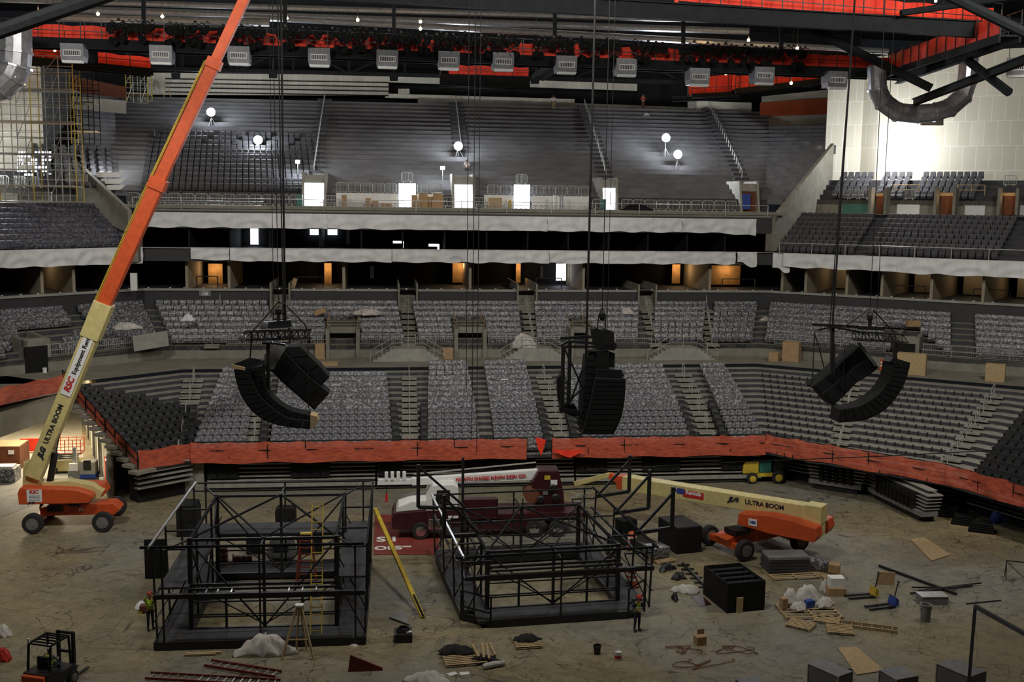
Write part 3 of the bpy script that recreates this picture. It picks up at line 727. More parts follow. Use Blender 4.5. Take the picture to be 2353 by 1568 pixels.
# mid vomitories
vm = MB(); vd = MB()
for i, (a, b, c, d) in enumerate(VOMS):
    x0, x1 = cX(a, 92.3, 800), cX(b, 92.3, 800); y = 92.6
    vm.bb(x0-.3, x0, y-.4, y+3.4, 6.4, 8.9); vm.bb(x1, x1+.3, y-.4, y+3.4, 6.4, 8.9); vm.bb(x0, x1, y+.1, y+.5, 8.5, 9.0); vd.bb(x0, x1, y+2.3, y+2.4, 6.4, 8.6)
    railrun([(x0-.15, y+3.3, 9.2), (x0-.15, y-.3, 8.9), (x1+.15, y-.3, 8.9), (x1+.15, y+3.3, 9.2)], .75, 'tan rail round the top of the %s mid-tier vomitory' % ('left', 'middle', 'right')[i], post=3, m='wood')
for seg, t0, t1 in ((0, .375, .47), (2, .53, .61)):
    for gg, z0, z1 in ((g, 6.4, 8.9),):
        a, b = gg[seg].lerp(gg[seg+1], t0), gg[seg].lerp(gg[seg+1], t1); d = (b-a).normalized(); n = Vector((-d.y, d.x, 0))
        vm.prism([V3(a, 6.4), V3(a+n*3.4, 6.4), V3(a+n*3.4, 9.2), V3(a, 8.9)], d*.3); vm.prism([V3(b, 6.4), V3(b+n*3.4, 6.4), V3(b+n*3.4, 9.2), V3(b, 8.9)], d*.3)
        vm.prism([V3(a, 8.4), V3(b, 8.4), V3(b, 9), V3(a, 9)], n*.4); vd.prism([V3(a+n*.3-n*.4, 6.4), V3(b+n*.3-n*.4, 6.4), V3(b+n*.3-n*.4, 8.4), V3(a+n*.3-n*.4, 8.4)], n*.2)
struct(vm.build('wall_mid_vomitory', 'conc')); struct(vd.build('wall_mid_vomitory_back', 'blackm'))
for a, b, m_, e in ((798, 816, 'cream', 30), (1055, 1084, 'cream', 22), (1346, 1352, 'cream', 18)):
    x0, x1 = cX(a, 93, 800), cX(b, 93, 800); struct(MB().bb(x0, x1, 94.7, 94.78, 6.4, 8.6).build('wall_lit_corridor', m_)); lamp('corridor_light', 'POINT', ((x0+x1)/2, 93.6, 7.7), e*2.5, (1, .8, .55), .15)
# concrete double stairs that land on the cross aisle
for px, l in ((938, ''), (1232, ''), (1570, '')):
    x = cX(px, 90, 815); s = MB()
    s.prism([(x-1.2-1.6, 90.2, 6.4), (x+1.2+1.6, 90.2, 6.4), (x+1.2, 90.2, 7.45), (x-1.2, 90.2, 7.45)], (0, 2.0, 0))
    for k in range(5):
        for sg in (-1, 1): s.bb(x+sg*(1.2+k*.34), x+sg*(1.2+(k+1)*.34), 90.15, 92.2, 6.4, 7.4-k*.21)
    struct(s.build('floor_landing_stairs', 'concl'))
    railrun([(x-3.1, 90.1, 6.4), (x-1.2, 90.1, 7.5), (x-1.2, 90.1, 7.5), (x+1.2, 90.1, 7.5), (x+3.1, 90.1, 6.4)], .95, 'pale handrail of the double stair %s' % {938: 'below the central aisle', 1232: 'left of the middle speakers', 1570: 'right of the middle speakers'}[px], post=1.2)
# ================================================================== orange netting on the rim
def net(path, h, label, sag=.12, seed=0, m='net', top=None):
    pts = [Vector(p) for p in path]; L = [(b-a).length for a, b in zip(pts, pts[1:])]; T = sum(L); rnd = random.Random(seed)
    n = max(8, int(T/.35)); mb = MB(); N = 0; ph = rnd.uniform(0, 6)
    for i in range(n+1):
        s = T*i/n; q = None; acc = 0
        for a, b, l in zip(pts, pts[1:], L):
            if s <= acc+l+1e-6: q = a.lerp(b, (s-acc)/l); d = (b-a)/l; break
            acc += l
        nn = Vector((d.y, -d.x, 0)).normalized()
        for j in range(5):
            f = j/4; w = .07*math.sin(s*1.9+ph+f*2)+.05*math.sin(s*4.3+f*5)
            dz = -sag*abs(math.sin(s*math.pi/2.4))*f+.05*math.sin(s*1.3+ph)*(1-f)
            mb.v.append(q+nn*(.06+w*(.4+.6*math.sin(f*3.1)))+Vector((0,0,h*f+dz)))
    for i in range(n):
        for j in range(4): a = i*5+j; mb.f.append((a, a+5, a+6, a+1))
    o = mb.build('orange_netting', m, smooth=True); return tag(o, label, 'netting')
g0 = GP(-.05); Z0 = 2.5
def rimx(px): return cX(px, 72.5, 1045)
Yr = 72.5
railrun([(g0[1].x, Yr, Z0), (rimx(1210), Yr, Z0)], 1.15, 'steel guard rail post row behind the long orange netting left of the gap', 'dsteel', post=2.4, r=.04)
railrun([(rimx(1268), Yr, Z0), (g0[2].x, Yr, Z0)], 1.15, 'steel guard rail behind the orange netting right of the gap', 'dsteel', post=2.4, r=.04)
net([(g0[1].x, Yr, Z0-.28), (rimx(1210), Yr, Z0-.28)], 1.48, 'long orange safety netting along the rim between left corner and the torn gap', seed=1)
net([(rimx(1268), Yr, Z0-.28), (g0[2].x, Yr, Z0-.28)], 1.48, 'orange safety netting along the rim between the torn gap and right corner', seed=2)
mb = MB(); a = PY(1230, 1012, 72.2); mb.prism([a+Vector((0,0,.2)), a+Vector((.75,0,.0)), a+Vector((.45,.1,-1.15)), a+Vector((.2,0,-.6))], (0,.06,0)); tag(mb.build('orange_netting', 'neta'), 'small torn orange flag of netting hanging in the gap of the rim', 'netting')
mb = MB(); a = PY(1268, 1035, 72.1); b = PY(1345, 1035, 72.1); mb.prism([a, b, b.lerp(a, .45)+Vector((0,0,-.55)), b.lerp(a, .75)+Vector((0,0,-.3))], (0,.05,0)); tag(mb.build('orange_netting', 'neta'), 'loose orange netting corner drooping right of the gap', 'netting')
rail_r = [V3(p, Z0) for p in g0[2:6]]
railrun(rail_r, 1.15, 'steel guard rail following the right corner rim', 'dsteel', post=2.6, r=.04)
net([p-Vector((0,0,.12)) for p in rail_r], 1.36, 'orange safety netting bending round the right corner of the rim', seed=3)
rl = [V3(g0[0], Z0), V3(g0[1], Z0)]
net([p-Vector((0,0,.1)) for p in rl], 1.3, 'short orange netting below the black corner seats', seed=4)
dg = [(-15.2,70.2,2.4), (-17.2,73.0,3.4), (-20.0,76.9,4.9), (-22.3,80.0,6.3)]
railrun(dg, 1.1, 'steel guard rail stepping down beside the portal', 'dsteel', post=1.6, r=.04)
net(dg, 1.15, 'bright orange netting sloping down beside the vehicle portal', seed=5, sag=.25)
net([(-21.4,77.0,6.35), (-24.3,71.4,6.35), (-33,72,6.35)], 1.2, 'reddish orange netting above the vehicle portal at far left', seed=6)
# stepped concrete teeth under the sloping netting
mb = MB()
for k in range(14):
    f = k/14; q = Vector((-15.2,70.3,0)).lerp(Vector((-22.5,80.2,0)), f); mb.box((q.x+.25, q.y, LZ0+k*LDZ-.16), (1.5,.9,.2), .9)
struct(mb.build('trim_5', 'conc'))
# ================================================================== retracted bleachers below the rim
def bleach(px0, px1, panels, label):
    x0, x1 = rimx(px0), rimx(px1); t = thing('retracted_bleacher', label, 'bleacher', ((x0+x1)/2, 74.2, 0), group='retracted bleachers under the rim')
    d = MB(); f = MB()
    for k in range(6): d.bb(x0, x1, 73.35+k*.05, 74.6, .75+k*.27, .84+k*.27)
    d.bb(x0, x1, 73.2, 73.3, .35, .62); d.build('deck_edges', 'tread', t)
    f.bb(x0, x1, 73.9, 75, 0, 2.3).build('frame', 'blackm', t)
    for a, b in panels:
        s = MB(); a, b = rimx(a), rimx(b); n = int((b-a)/.55)
        for i in range(n): s.box((a+(i+.5)*(b-a)/n, 73.5, 1.55), ((b-a)/n-.05, .5, 1.15))
        s.build('folded_seat_row', 'blackm', t)
bleach(470, 862, [(470, 545), (664, 757)], 'retracted bleacher stack under the rim behind the left steel frame')
bleach(866, 1325, [(868, 926), (1064, 1236)], 'retracted bleacher stack under the rim behind the crane truck')
bleach(1330, 1760, [(1330, 1402), (1484, 1572), (1668, 1740)], 'retracted bleacher stack under the rim behind the lowered boom')
for seg, n_, lb in ((2, 5, 'retracted bleacher stack under the right corner rim behind the loose wagons'), (3, 5, 'retracted bleacher stack at far right with a blue sheet')):
    g = GP(.4); a, b = g[seg], g[seg+1]; d = (b-a).normalized(); nn = Vector((-d.y, d.x, 0)); t = thing('retracted_bleacher', lb, 'bleacher', ((a+b)/2), group='retracted bleachers under the rim')
    dk = MB()
    for k in range(6): dk.beam(V3(a+nn*2.3, .8+k*.27), V3(b+nn*2.3, .8+k*.27), .6, .07)
    dk.build('deck_edges', 'grey', t); MB().beam(V3(a+nn*3.3, 1.15), V3(b+nn*3.3, 1.15), 1.2, 2.3).build('frame', 'blackm', t)
# left corner underside
g = GP(.4); a, b = g[0], g[1]; mb = MB()
for k in range(4): mb.beam(V3(a, 1.1+k*.33), V3(b, 1.1+k*.33), .5, .09)
t = thing('retracted_bleacher', 'short retracted bleacher stack below the black corner seats', 'bleacher', ((a+b)/2)); mb.build('deck_edges', 'tread', t)
MB().beam(V3(a, 1.1)+Vector((-.4,1,0)), V3(b, 1.1)+Vector((-.4,1,0)), 1.2, 2.2).build('frame', 'blackm', t)
struct(MB().bb(-12.9, -11.6, 73.2, 74.6, 0, 2.4).build('wall_rim_pier', 'conc')); struct(MB().bb(-17.6, -17.2, 72.2, 72.8, 0, 3).build('wall_portal_pier', 'conc'))
struct(MB().quad((-16.8,77.4,0), (30,77.4,0), (30,77.4,3.4), (-16.8,77.4,3.4)).build('wall_under_stand', 'blackm'))
# ================================================================== white sheeting on the balcony fronts
def sheet(path, zt, zb, label, seed, m='sheet', tail=None):
    pts = [Vector(p) for p in path]; L = [(b-a).length for a, b in zip(pts, pts[1:])]; T = sum(L); rnd = random.Random(seed)
    n = int(T/.22)+2; K = 7; mb = MB(); sw = []; x = 0
    while x < T: w = rnd.uniform(2, 4.5); sw.append((x, w, rnd.uniform(.04, .14))); x += w
    for i in range(n+1):
        s = T*i/n; acc = 0
        for a, b, l in zip(pts, pts[1:], L):
            if s <= acc+l+1e-6: q = a.lerp(b, (s-acc)/l); d = (b-a)/l; break
            acc += l
        nn = Vector((d.y, -d.x, 0)).normalized(); amp = .1
        for x0, w, am in sw:
            if x0 <= s <= x0+w: u = (s-x0)/w; amp = am; break
        dr = tail(s/T) if tail else 0
        for j in range(K+1):
            f = j/K; arc = math.sin(u*math.pi)
            wv = amp*math.sin(8*f*(.4+arc)+u*5)+.03*math.sin(s*6+3*f)
            mb.v.append(q+nn*(.08+max(wv, -.06)*min(1, f*3+.1))+Vector((0,0,zt-(zt-zb+dr)*f-.08*arc*f+.03*math.sin(s*2.2)*f)))
    for i in range(n):
        for j in range(K): a = i*(K+1)+j; mb.f.append((a, a+1, a+K+2, a+K+1))
    return tag(mb.build('hanging_sheet', m, smooth=True), label, 'sheet', 'white sheets on the balcony fronts')
g = GP(25.35); g2 = g
def sx(px, yy): return cX(px, 97.9, yy)
for i, (a, b, l) in enumerate(((326, 752, 'white sheet on the upper balcony front, leftmost one behind the orange boom'), (752, 1258, 'white sheet on the upper balcony front below the stacked cardboard boxes'), (1258, 1568, 'white sheet on the upper balcony front right of the middle hoist cables'), (1568, 1738, 'white sheet on the upper balcony front, rightmost one with a slanting end'))):
    sheet([(sx(a, 500), 97.9, 0), (sx(b, 500), 97.9, 0)], 18.45, 17.2, l, 10+i, tail=(lambda u: .5*max(0, u-.5)) if i == 3 else None)
for i, (a, b, l) in enumerate(((439, 527, 'short white sheet on the lower balcony front left of the left hoist cables'), (529, 900, 'white sheet on the lower balcony front behind the left hoist cables'), (901, 1262, 'white sheet on the lower balcony front in the centre of the hall'), (1262, 1690, 'white sheet on the lower balcony front right of the middle cables'))):
    sheet([(sx(a, 585), 97.9, 0), (sx(b, 585), 97.9, 0)], 15.42, 14.3+.1*(i == 0), l, 20+i)
sheet([(sx(1693, 585), 97.8, 0), (sx(1738, 585), 97.8, 0)], 15.42, 14.5, 'bunched white sheet end with a drooping tail left of the right stringer wall', 31, tail=lambda u: .9*max(0, u-.3)*(1.3-u)*2)
sheet([(36.5,97.6,0), (37.9,96.9,0)], 15.4, 14.0, 'bunched white sheet end with a long tip below the right stringer wall', 32, tail=lambda u: 1.3*max(0, u-.4)*(1.2-u)*2)
a = g[2].lerp(g[3], .07); b = g[2].lerp(g[3], .53); c = g[3].lerp(g[4], .25)
sheet([V3(a, 0), V3(b, 0)], 15.35, 14.15, 'white sheet on the right end balcony, nearest to the stringer wall', 33); sheet([V3(b, 0), V3(g[3], 0), V3(c, 0)], 15.35, 14.05, 'white sheet on the right end balcony reaching the right edge', 34)
sheet([V3(g[0].lerp(g[1], .1), 0), V3(g[0].lerp(g[1], .985), 0)], 15.45, 14.1, 'white sheet on the left end balcony below the wrapped seats', 35)
g = GP(25.7); railrun([V3(g[2].lerp(g[3], .05), 15.4), V3(g[3], 15.4), V3(g[4], 15.4)], .9, 'long balcony rail above the right end sheet', mid=0, post=3.2, r=.04)
railrun([(-21, 98.1, 18.75), (36, 98.1, 18.75)], .95, 'long balcony rail along the upper concourse edge', mid=0, post=4.2, r=.035)
# ================================================================== things on the event floor
def wheel(t, x, y, r, w, m='rubber', hub='hub', name='wheel', dirx=False):
    ax = (1,0,0) if dirx else (0,1,0); s = Vector(ax)
    o = MB().lathe((x, y, r), [(r*.55,-w/2),(r*.9,-w/2),(r,-w*.32),(r,w*.32),(r*.9,w/2),(r*.55,w/2)], 20, ax).build(name, m, t, world=False)
    MB().lathe((x, y, r), [(r*.2,-w/2-.04),(r*.58,-w/2-.02),(r*.58,w/2+.02),(r*.2,w/2+.04)], 14, ax).build('hub', hub, o, world=False)
    return o
# ---- boom lift with raised boom, left
t = thing('boom_lift', 'orange and cream boom lift with its tall boom raised, at the left portal', 'boom lift', (-18.0, 66.6, 0))
for x in (-2.1, 1.85):
    for y in (-1.65, 1.75): wheel(t, x, y, .61, .42)
c = MB(); c.prism([(-2.0,-.62,.75),(2.3,-.62,.75),(2.6,-.62,1.05),(2.2,-.62,1.42),(-.6,-.62,1.4),(-2.0,-.62,1.25)], (0,1.24,0))
for x in (-2.1, 1.85): c.box((x, .05, .62), (.42, 3.0, .34))
c.build('chassis', 'jorange', t, world=False, bevel=.03)
MB().box((-1.1,-.5,1.2),(.9,.5,.35)).tube((0,0,1.3),(0,0,1.62),.7,16).build('slew_ring', 'black', t, world=False)
h = MB(); h.prism([(-3.0,-1.2,1.62),(.95,-1.2,1.62),(1.2,-1.2,1.95),(1.1,-1.2,2.15),(.2,-1.2,2.45),(-2.9,-1.2,2.65),(-3.05,-1.2,2.3)], (0,.95,0)); h.build('engine_hood', 'jorange', t, world=False, bevel=.05)
h = MB(); h.prism([(-3.0,.25,1.62),(1.4,.25,1.62),(1.7,.25,1.95),(1.5,.25,2.4),(-2.9,.25,2.65)], (0,.95,0)); h.build('engine_hood', 'jorange', t, world=False, bevel=.05)
MB().prism([(-3.0,-.4,1.65),(1.35,-.4,1.65),(1.6,-.4,2.1),(.9,-.4,2.55),(-.4,-.4,2.8),(-2.0,-.4,2.75),(-2.3,-.4,4.0),(-2.9,-.4,4.0),(-3.0,-.4,2.6)], (0,.8,0)).build('turntable', 'jcream', t, world=False, bevel=.03)
def boomseg(t, a, b, w, m, name='boom_section'):
    a = a-t.location; b = b-t.location; return MB().beam(a, b, w, w*1.05, up=(0,1,0)).build(name, m, t, world=False, bevel=.04)
YB = 66.4
B0, B1, B2, B3, B4 = PY(78, 1095, YB), PY(237, 705, YB), PY(362, 425, YB), PY(492, 147, YB), PY(612, -110, YB)
boomseg(t, B0, B1, .92, 'jcream'); d = (B1-B0).normalized()
boomseg(t, B1-d*2.0, B1+d*.25, 1.08, 'jcream', 'boom_collar'); boomseg(t, B1, B2, .8, 'jorange'); boomseg(t, B2-d*.3, B2+d*.4, .98, 'jorange', 'boom_collar'); boomseg(t, B2, B3, .68, 'jorange'); boomseg(t, B3-d*.3, B3+d*.3, .85, 'jorange', 'boom_collar'); boomseg(t, B3, B4, .56, 'jorange')
dl = Vector((-d.z, 0, d.x)).normalized(); dl = dl if dl.x < 0 else -dl
mb = MB()
for a, b, o in ((B1, B2, .5), (B2, B3, .48)):
    pts = [a.lerp(b, i/10)+dl*o-t.location for i in range(11)]; mb.path(pts, .07, 6)
    for i in range(60): q = a.lerp(b, i/60)+dl*(o+.06)-t.location; mb.box(q, (.06,.2,.12))
mb.build('hose_carrier', 'yellow', t, world=False)
mb = MB(); p0 = Vector((-1.55,-.1,2.5)); p1 = (B0+(B1-B0)*.28-t.location)-dl*.35; mb.tube(p0, p0.lerp(p1, .6), .2, 12); mb.build('lift_cylinder', 'black', t, world=False); MB().tube(p0.lerp(p1, .6), p1, .1, 10).build('cylinder_rod', 'chrome', t, world=False)
fy = Vector((0,-.53,0)); up = dl
a = B0.lerp(B1, .49); b_ = B0.lerp(B1, .87); mb = MB(); mb.box((0,0,0), (1,1,1)); 
L = (b_-a).length; Mx = Matrix((d, up, d.cross(up))).transposed()
MB().box(a.lerp(b_, .5)+fy*1.0-t.location, (L, .62, .01), M_=Mx).build('sign_panel', 'white', t, world=False)
fy = Vector((0,-.56,0))
text('RSC', .5, 'inkr', a.lerp(b_, .16)+fy, d, up, t, bold=.02, shear=.25); text('Equipment Rental', .36, 'ink', a.lerp(b_, .63)+fy, d, up, t, bold=.006)
text('JLG', .42, 'ink', B0.lerp(B1, .15)+Vector((0,-.5,0)), d, up, t, bold=.03, shear=.35); text('ULTRA BOOM', .4, 'ink', B0.lerp(B1, .32)+Vector((0,-.5,0)), d, up, t, bold=.012)
o = MB().box((-2.1,-1.215,2.15), (.85,.02,.75)).build('notice_plate', 'white', t, world=False); text('RSC', .3, 'inkr', (-20.1, 65.365, 2.38), (1,0,0), (0,0,1), t, bold=.01)
for k in range(4): MB().box((-2.1,-1.23,2.15-k*.09), (.62,.006,.03)).build('notice_line', 'grey', t, world=False)
text('JLG', .22, 'ink', (-20.3, 65.37, 1.72), (1,0,0), (0,0,1), t, bold=.01, shear=.3); text('JLG', .2, 'white', (-17.6, 65.95, 1.12), (1,0,0), (0,0,1), t, bold=.01)
# ---- lowered boom lift, right
# chassis
w1, w2, w3 = PZ(1710, 1289), PZ(1626, 1251), PZ(1857, 1262)
ax = (w3-w1).normalized(); hd = math.atan2(ax.y, ax.x); ctr = w1+ax*2.05+Vector((-ax.y, ax.x, 0))*1.5
t = thing('boom_lift', 'orange boom lift with its long cream boom lowered, behind the slatted black crate', 'boom lift', (ctr.x, ctr.y, 0), hd)
for x in (-2.05, 2.0):
    for y in (-1.5, 1.6): wheel(t, x, y, .6, .42)
c = MB(); c.prism([(-2.6,-.6,1.0),(-2.2,-.6,.55),(1.8,-.6,.7),(2.2,-.6,1.0),(1.8,-.6,1.35),(-1.4,-.6,1.3)], (0,1.2,0))
for x in (-2.05, 2.0): c.box((x,.05,.62), (.42,2.7,.34))
c.build('chassis', 'jorange', t, world=False, bevel=.03); MB().box((-1.6,-.3,1.35),(1.1,1.0,.3)).tube((0,0,1.3),(0,0,1.6),.65,14).build('slew_ring', 'black', t, world=False)
def hood2(y): return MB().prism([(-1.3,y,1.65),(2.9,y,1.45),(3.3,y,1.8),(3.3,y,2.35),(1.5,y,2.75),(-.1,y,2.95),(-1.25,y,2.65)], (0,.85,0)).build('engine_hood', 'jorange', t, world=False, bevel=.05)
Ri = Matrix.Rotation(-hd, 4, 'Z'); loc = lambda p: Ri@(Vector(p)-Vector((ctr.x, ctr.y, 0)))
def atd(px, py, dep): dd = ray(px, py); return CP+dd*(dep/FPX)
E0, E1 = atd(1880, 1180, 60.5), atd(1437, 1108, 67.5); d = (E1-E0).normalized()
def bs(a, b, w, m, nm='boom_section'): return MB().beam(loc(a), loc(b), w, w, up=(0,0,1)).build(nm, m, t, world=False, bevel=.03)
bs(E0, E1, .86, 'jcream'); bs(E0-d*.35, E0+d*.6, 1.0, 'jcream', 'boom_collar'); bs(E1-d*.1, E1+d*.4, .84, 'jorange', 'boom_collar')
J0, J1 = atd(1400, 1092, 67.8), atd(1322, 1112, 69.5); bs(E1+d*.3, J0, .38, 'jorange', 'jib_knuckle'); bs(J0, J1, .32, 'jcream', 'jib_arm')
bk = loc(atd(1338, 1150, 69.6)); mb = MB()
for x in (-.6, 0, .6):
    for y in (-.4, .4): mb.tube(bk+Vector((x,y,-.55)), bk+Vector((x,y,.55)), .025, 4)
for z in (-.55, -.15, .2, .55):
    for y in (-.4, .4): mb.tube(bk+Vector((-.6,y,z)), bk+Vector((.6,y,z)), .025, 4)
    for x in (-.6, .6): mb.tube(bk+Vector((x,-.4,z)), bk+Vector((x,.4,z)), .025, 4)
mb.build('basket', 'rail', t, world=False)
pl = Vector((d.y, -d.x, 0)).normalized(); pl = pl if pl.y < 0 else -pl
dh = Vector((d.x, d.y, 0)).normalized(); o0 = Vector((E0.x, E0.y, 0))
for off in (.5, -1.45):
    pr = [(-.35,1.5),(-.5,1.85),(-.4,2.3),(1.0,2.52),(2.3,2.56),(4.1,2.35),(4.15,1.7),(2.2,1.5)]
    MB().prism([loc(o0+dh*x+pl*off+Vector((0,0,z))) for x, z in pr], Ri.to_3x3()@(pl*.95)).build('engine_hood', 'jorange', t, world=False, bevel=.05)
MB().prism([loc(o0+dh*x+pl*(-.45)+Vector((0,0,z))) for x, z in ((-.3,1.5),(-.3,3.1),(.4,3.1),(.8,2.2),(3.9,2.0),(3.9,1.5))], Ri.to_3x3()@(pl*.9)).build('turntable', 'jcream', t, world=False); tx = -d; uz = Vector((0,0,1))
def txt2(s, sz, m, px, py, **k):
    q = E0+(E1-E0)*((px-1880)/(1437-1880)*1.0); 
    o = text(s, sz, m, (0,0,0), (1,0,0), (0,0,1), None, **k); o.parent = t
    xd = (Ri.to_3x3()@tx); yd = (Ri.to_3x3()@uz); yd = (yd-xd*yd.dot(xd)).normalized(); zd = xd.cross(yd); R3 = Matrix((xd, yd, zd)).transposed()
    # text laid on XZ; rotate to the boom side
    base = Matrix(((1,0,0),(0,0,-1),(0,1,0))).transposed()
    Mx = (R3@base.inverted() if False else R3@Matrix(((1,0,0),(0,0,1),(0,-1,0)))).to_4x4(); Mx.translation = loc(q+pl*.452+Vector((0,0,.1)))
    o.data.transform(Mx); return o
txt2('ULTRA BOOM', .37, 'ink', 1772, 0, bold=.01); txt2('JLG', .38, 'ink', 1703, 0, bold=.03, shear=.35)
txt2('NES', .4, 'inkb', 1578, 0, bold=.03, shear=.1)
mb = MB(); q = E0+(E1-E0)*((1880-1612)/443)+pl*.435; mb.beam(loc(q-tx*.66), loc(q+tx*.66), .02, .42, up=(0,0,1)); mb.build('sign_panel', 'inkr', t, world=False)
txt2('Rentals', .34, 'white', 1612, 0, bold=.012)
txt = text('NES', .22, 'inkb', (0,0,0), (1,0,0), (0,0,1), None, bold=.01); txt.parent = t; bpy.data.objects.remove(txt); q = o0+dh*3.2+pl*1.47+Vector((0,0,2.0)); MB().prism([loc(q+dh*x+Vector((0,0,z))) for x, z in ((-.25,-.2),(.25,-.2),(.25,.2),(-.25,.2))], Ri.to_3x3()@(pl*.02)).build('notice_plate', 'white', t, world=False)
o = text('NES', .2, 'inkb', (0,0,0), (1,0,0), (0,0,1), None, bold=.01); o.parent = t; xd = Ri.to_3x3()@(-dh); zd = Vector((xd.y, -xd.x, 0)); o.data.transform(Matrix((xd, -zd, (0,0,1))).transposed().to_4x4()); o.data.transform(Matrix.Translation(loc(q+pl*.03)))
# ---- crane truck
t = thing('crane_truck', 'maroon and white crane truck behind the right steel frame', 'truck', (1.1, 63.2, 0), math.radians(-1))
for x in (1.4, 8.1, 9.5):
    for y in (-1.15, 1.15): wheel(t, x, y, .52, .32, hub='chrome')
MB().box((5.9,0,.95),(10.4,1.0,.3)).box((6.6,0,.75),(3.6,2.3,.45)).build('chassis', 'maroon', t, world=False)
MB().prism([(-.25,-1.15,.6),(2.2,-1.15,.6),(2.2,-1.15,1.75),(-.15,-1.15,1.6),(-.3,-1.15,1.2)], (0,2.3,0)).build('bonnet', 'maroon', t, world=False, bevel=.05)
MB().prism([(-.05,-1.0,1.6),(1.9,-1.0,1.75),(1.9,-1.0,2.3),(.9,-1.0,2.25),(.1,-1.0,1.95)], (0,2.0,0)).build('bonnet_top', 'white', t, world=False, bevel=.05)
o = MB().prism([(1.7,-1.2,1.7),(3.6,-1.2,1.7),(3.6,-1.2,3.1),(3.3,-1.2,3.3),(2.1,-1.2,3.25),(1.75,-1.2,2.4)], (0,2.4,0)).build('cab', 'white', t, world=False, bevel=.06)
MB().prism([(2.2,-1.23,2.1),(3.1,-1.23,2.1),(3.1,-1.23,2.95),(2.35,-1.23,2.95)], (0,.02,0)).build('cab_window', 'black', t, world=False)
MB().box((2.7,0,1.2),(2.0,2.4,1.0)).build('cab_lower', 'maroon', t, world=False)
MB().box((6.6,0,1.3),(9.2,2.4,.28)).build('deck', 'maroon', t, world=False)
MB().box((4.9,-.9,1.9),(2.0,.6,.9)).box((4.4,-.9,1.7),(.7,.5,.5)).build('tool_box', 'maroon', t, world=False, bevel=.02); MB().box((2.5,-1.3,.95),(1.3,.3,.6)).build('fuel_tank', 'chrome', t, world=False, bevel=.05)
mb = MB(); mb.prism([(8.3,-.7,1.4),(10.0,-.7,1.4),(9.9,-.7,2.6),(9.6,-.7,3.9),(8.4,-.7,3.9),(8.0,-.7,3.2)], (0,1.4,0)); mb.tube((9.1,0,1.3),(9.1,0,1.8),.9,14); mb.build('crane_turret', 'maroon', t, world=False, bevel=.05)
MB().tube((8.0,-.8,2.4),(8.0,.5,2.4),.45,14).build('winch_drum', 'brown', t, world=False)
MB().beam((8.6,0,3.55),(.9,0,3.2),.5,.62,.42,.42).build('crane_boom', 'white', t, world=False, bevel=.03)
mb = MB()
for k in range(4): mb.box((-.9+k*.35+.3,0,3.5),(.2,.3,.55))
mb.box((.2,0,3.2),(2.6,.3,.3)); mb.build('jib_head', 'white', t, world=False)
o = MB().tube((-.6,0,2.3),(-.6,0,3.2),.02,4).build('hoist_line', 'dsteel', t, world=False); MB().box((-.6,0,2.2),(.16,.16,.45)).build('hook_block', 'red', t, world=False)
lt = text('NORTH SHORE NEON SIGN CO.', .29, 'inkr', (0,0,0), (1,0,0), (0,0,1), None, bold=.012); lt.parent = t; lt.data.transform(Matrix.Rotation(-.045, 4, 'Y')@Matrix.Translation((5.75,-.3,3.16)))
MB().tube((1.0,0,3.62),(8.3,0,4.25),.05,5).build('boom_pendant', 'rail', t, world=False)
for x, y, z, w_, h_, m_ in ((8.9,-.73,3.5,.35,.25,'yellow'),(9.3,-.73,3.2,.4,.3,'white'),(8.8,-.73,2.6,.3,.3,'grey'),(9.1,-.73,1.7,.6,.2,'white')): MB().box((x,y,z),(w_,.03,h_)).build('data_plate', m_, t, world=False)
for x, z in ((8.5,2.2),(9.4,2.3),(9.2,2.9)): MB().lathe((x,-.75,z), [(.2,0),(.24,.1),(.15,.16)], 12, (0,-1,0)).build('hydraulic_motor', 'black', t, world=False)
for x in (3.9, 5.9, 7.4): MB().beam((x,-1.22,1.42),(x,-1.22,2.4),.06).build('stanchion', 'dsteel', t, world=False)
o = MB().box((3.3,-1.28,1.35),(.6,.02,.16)).build('white_plate', 'white', t, world=False)
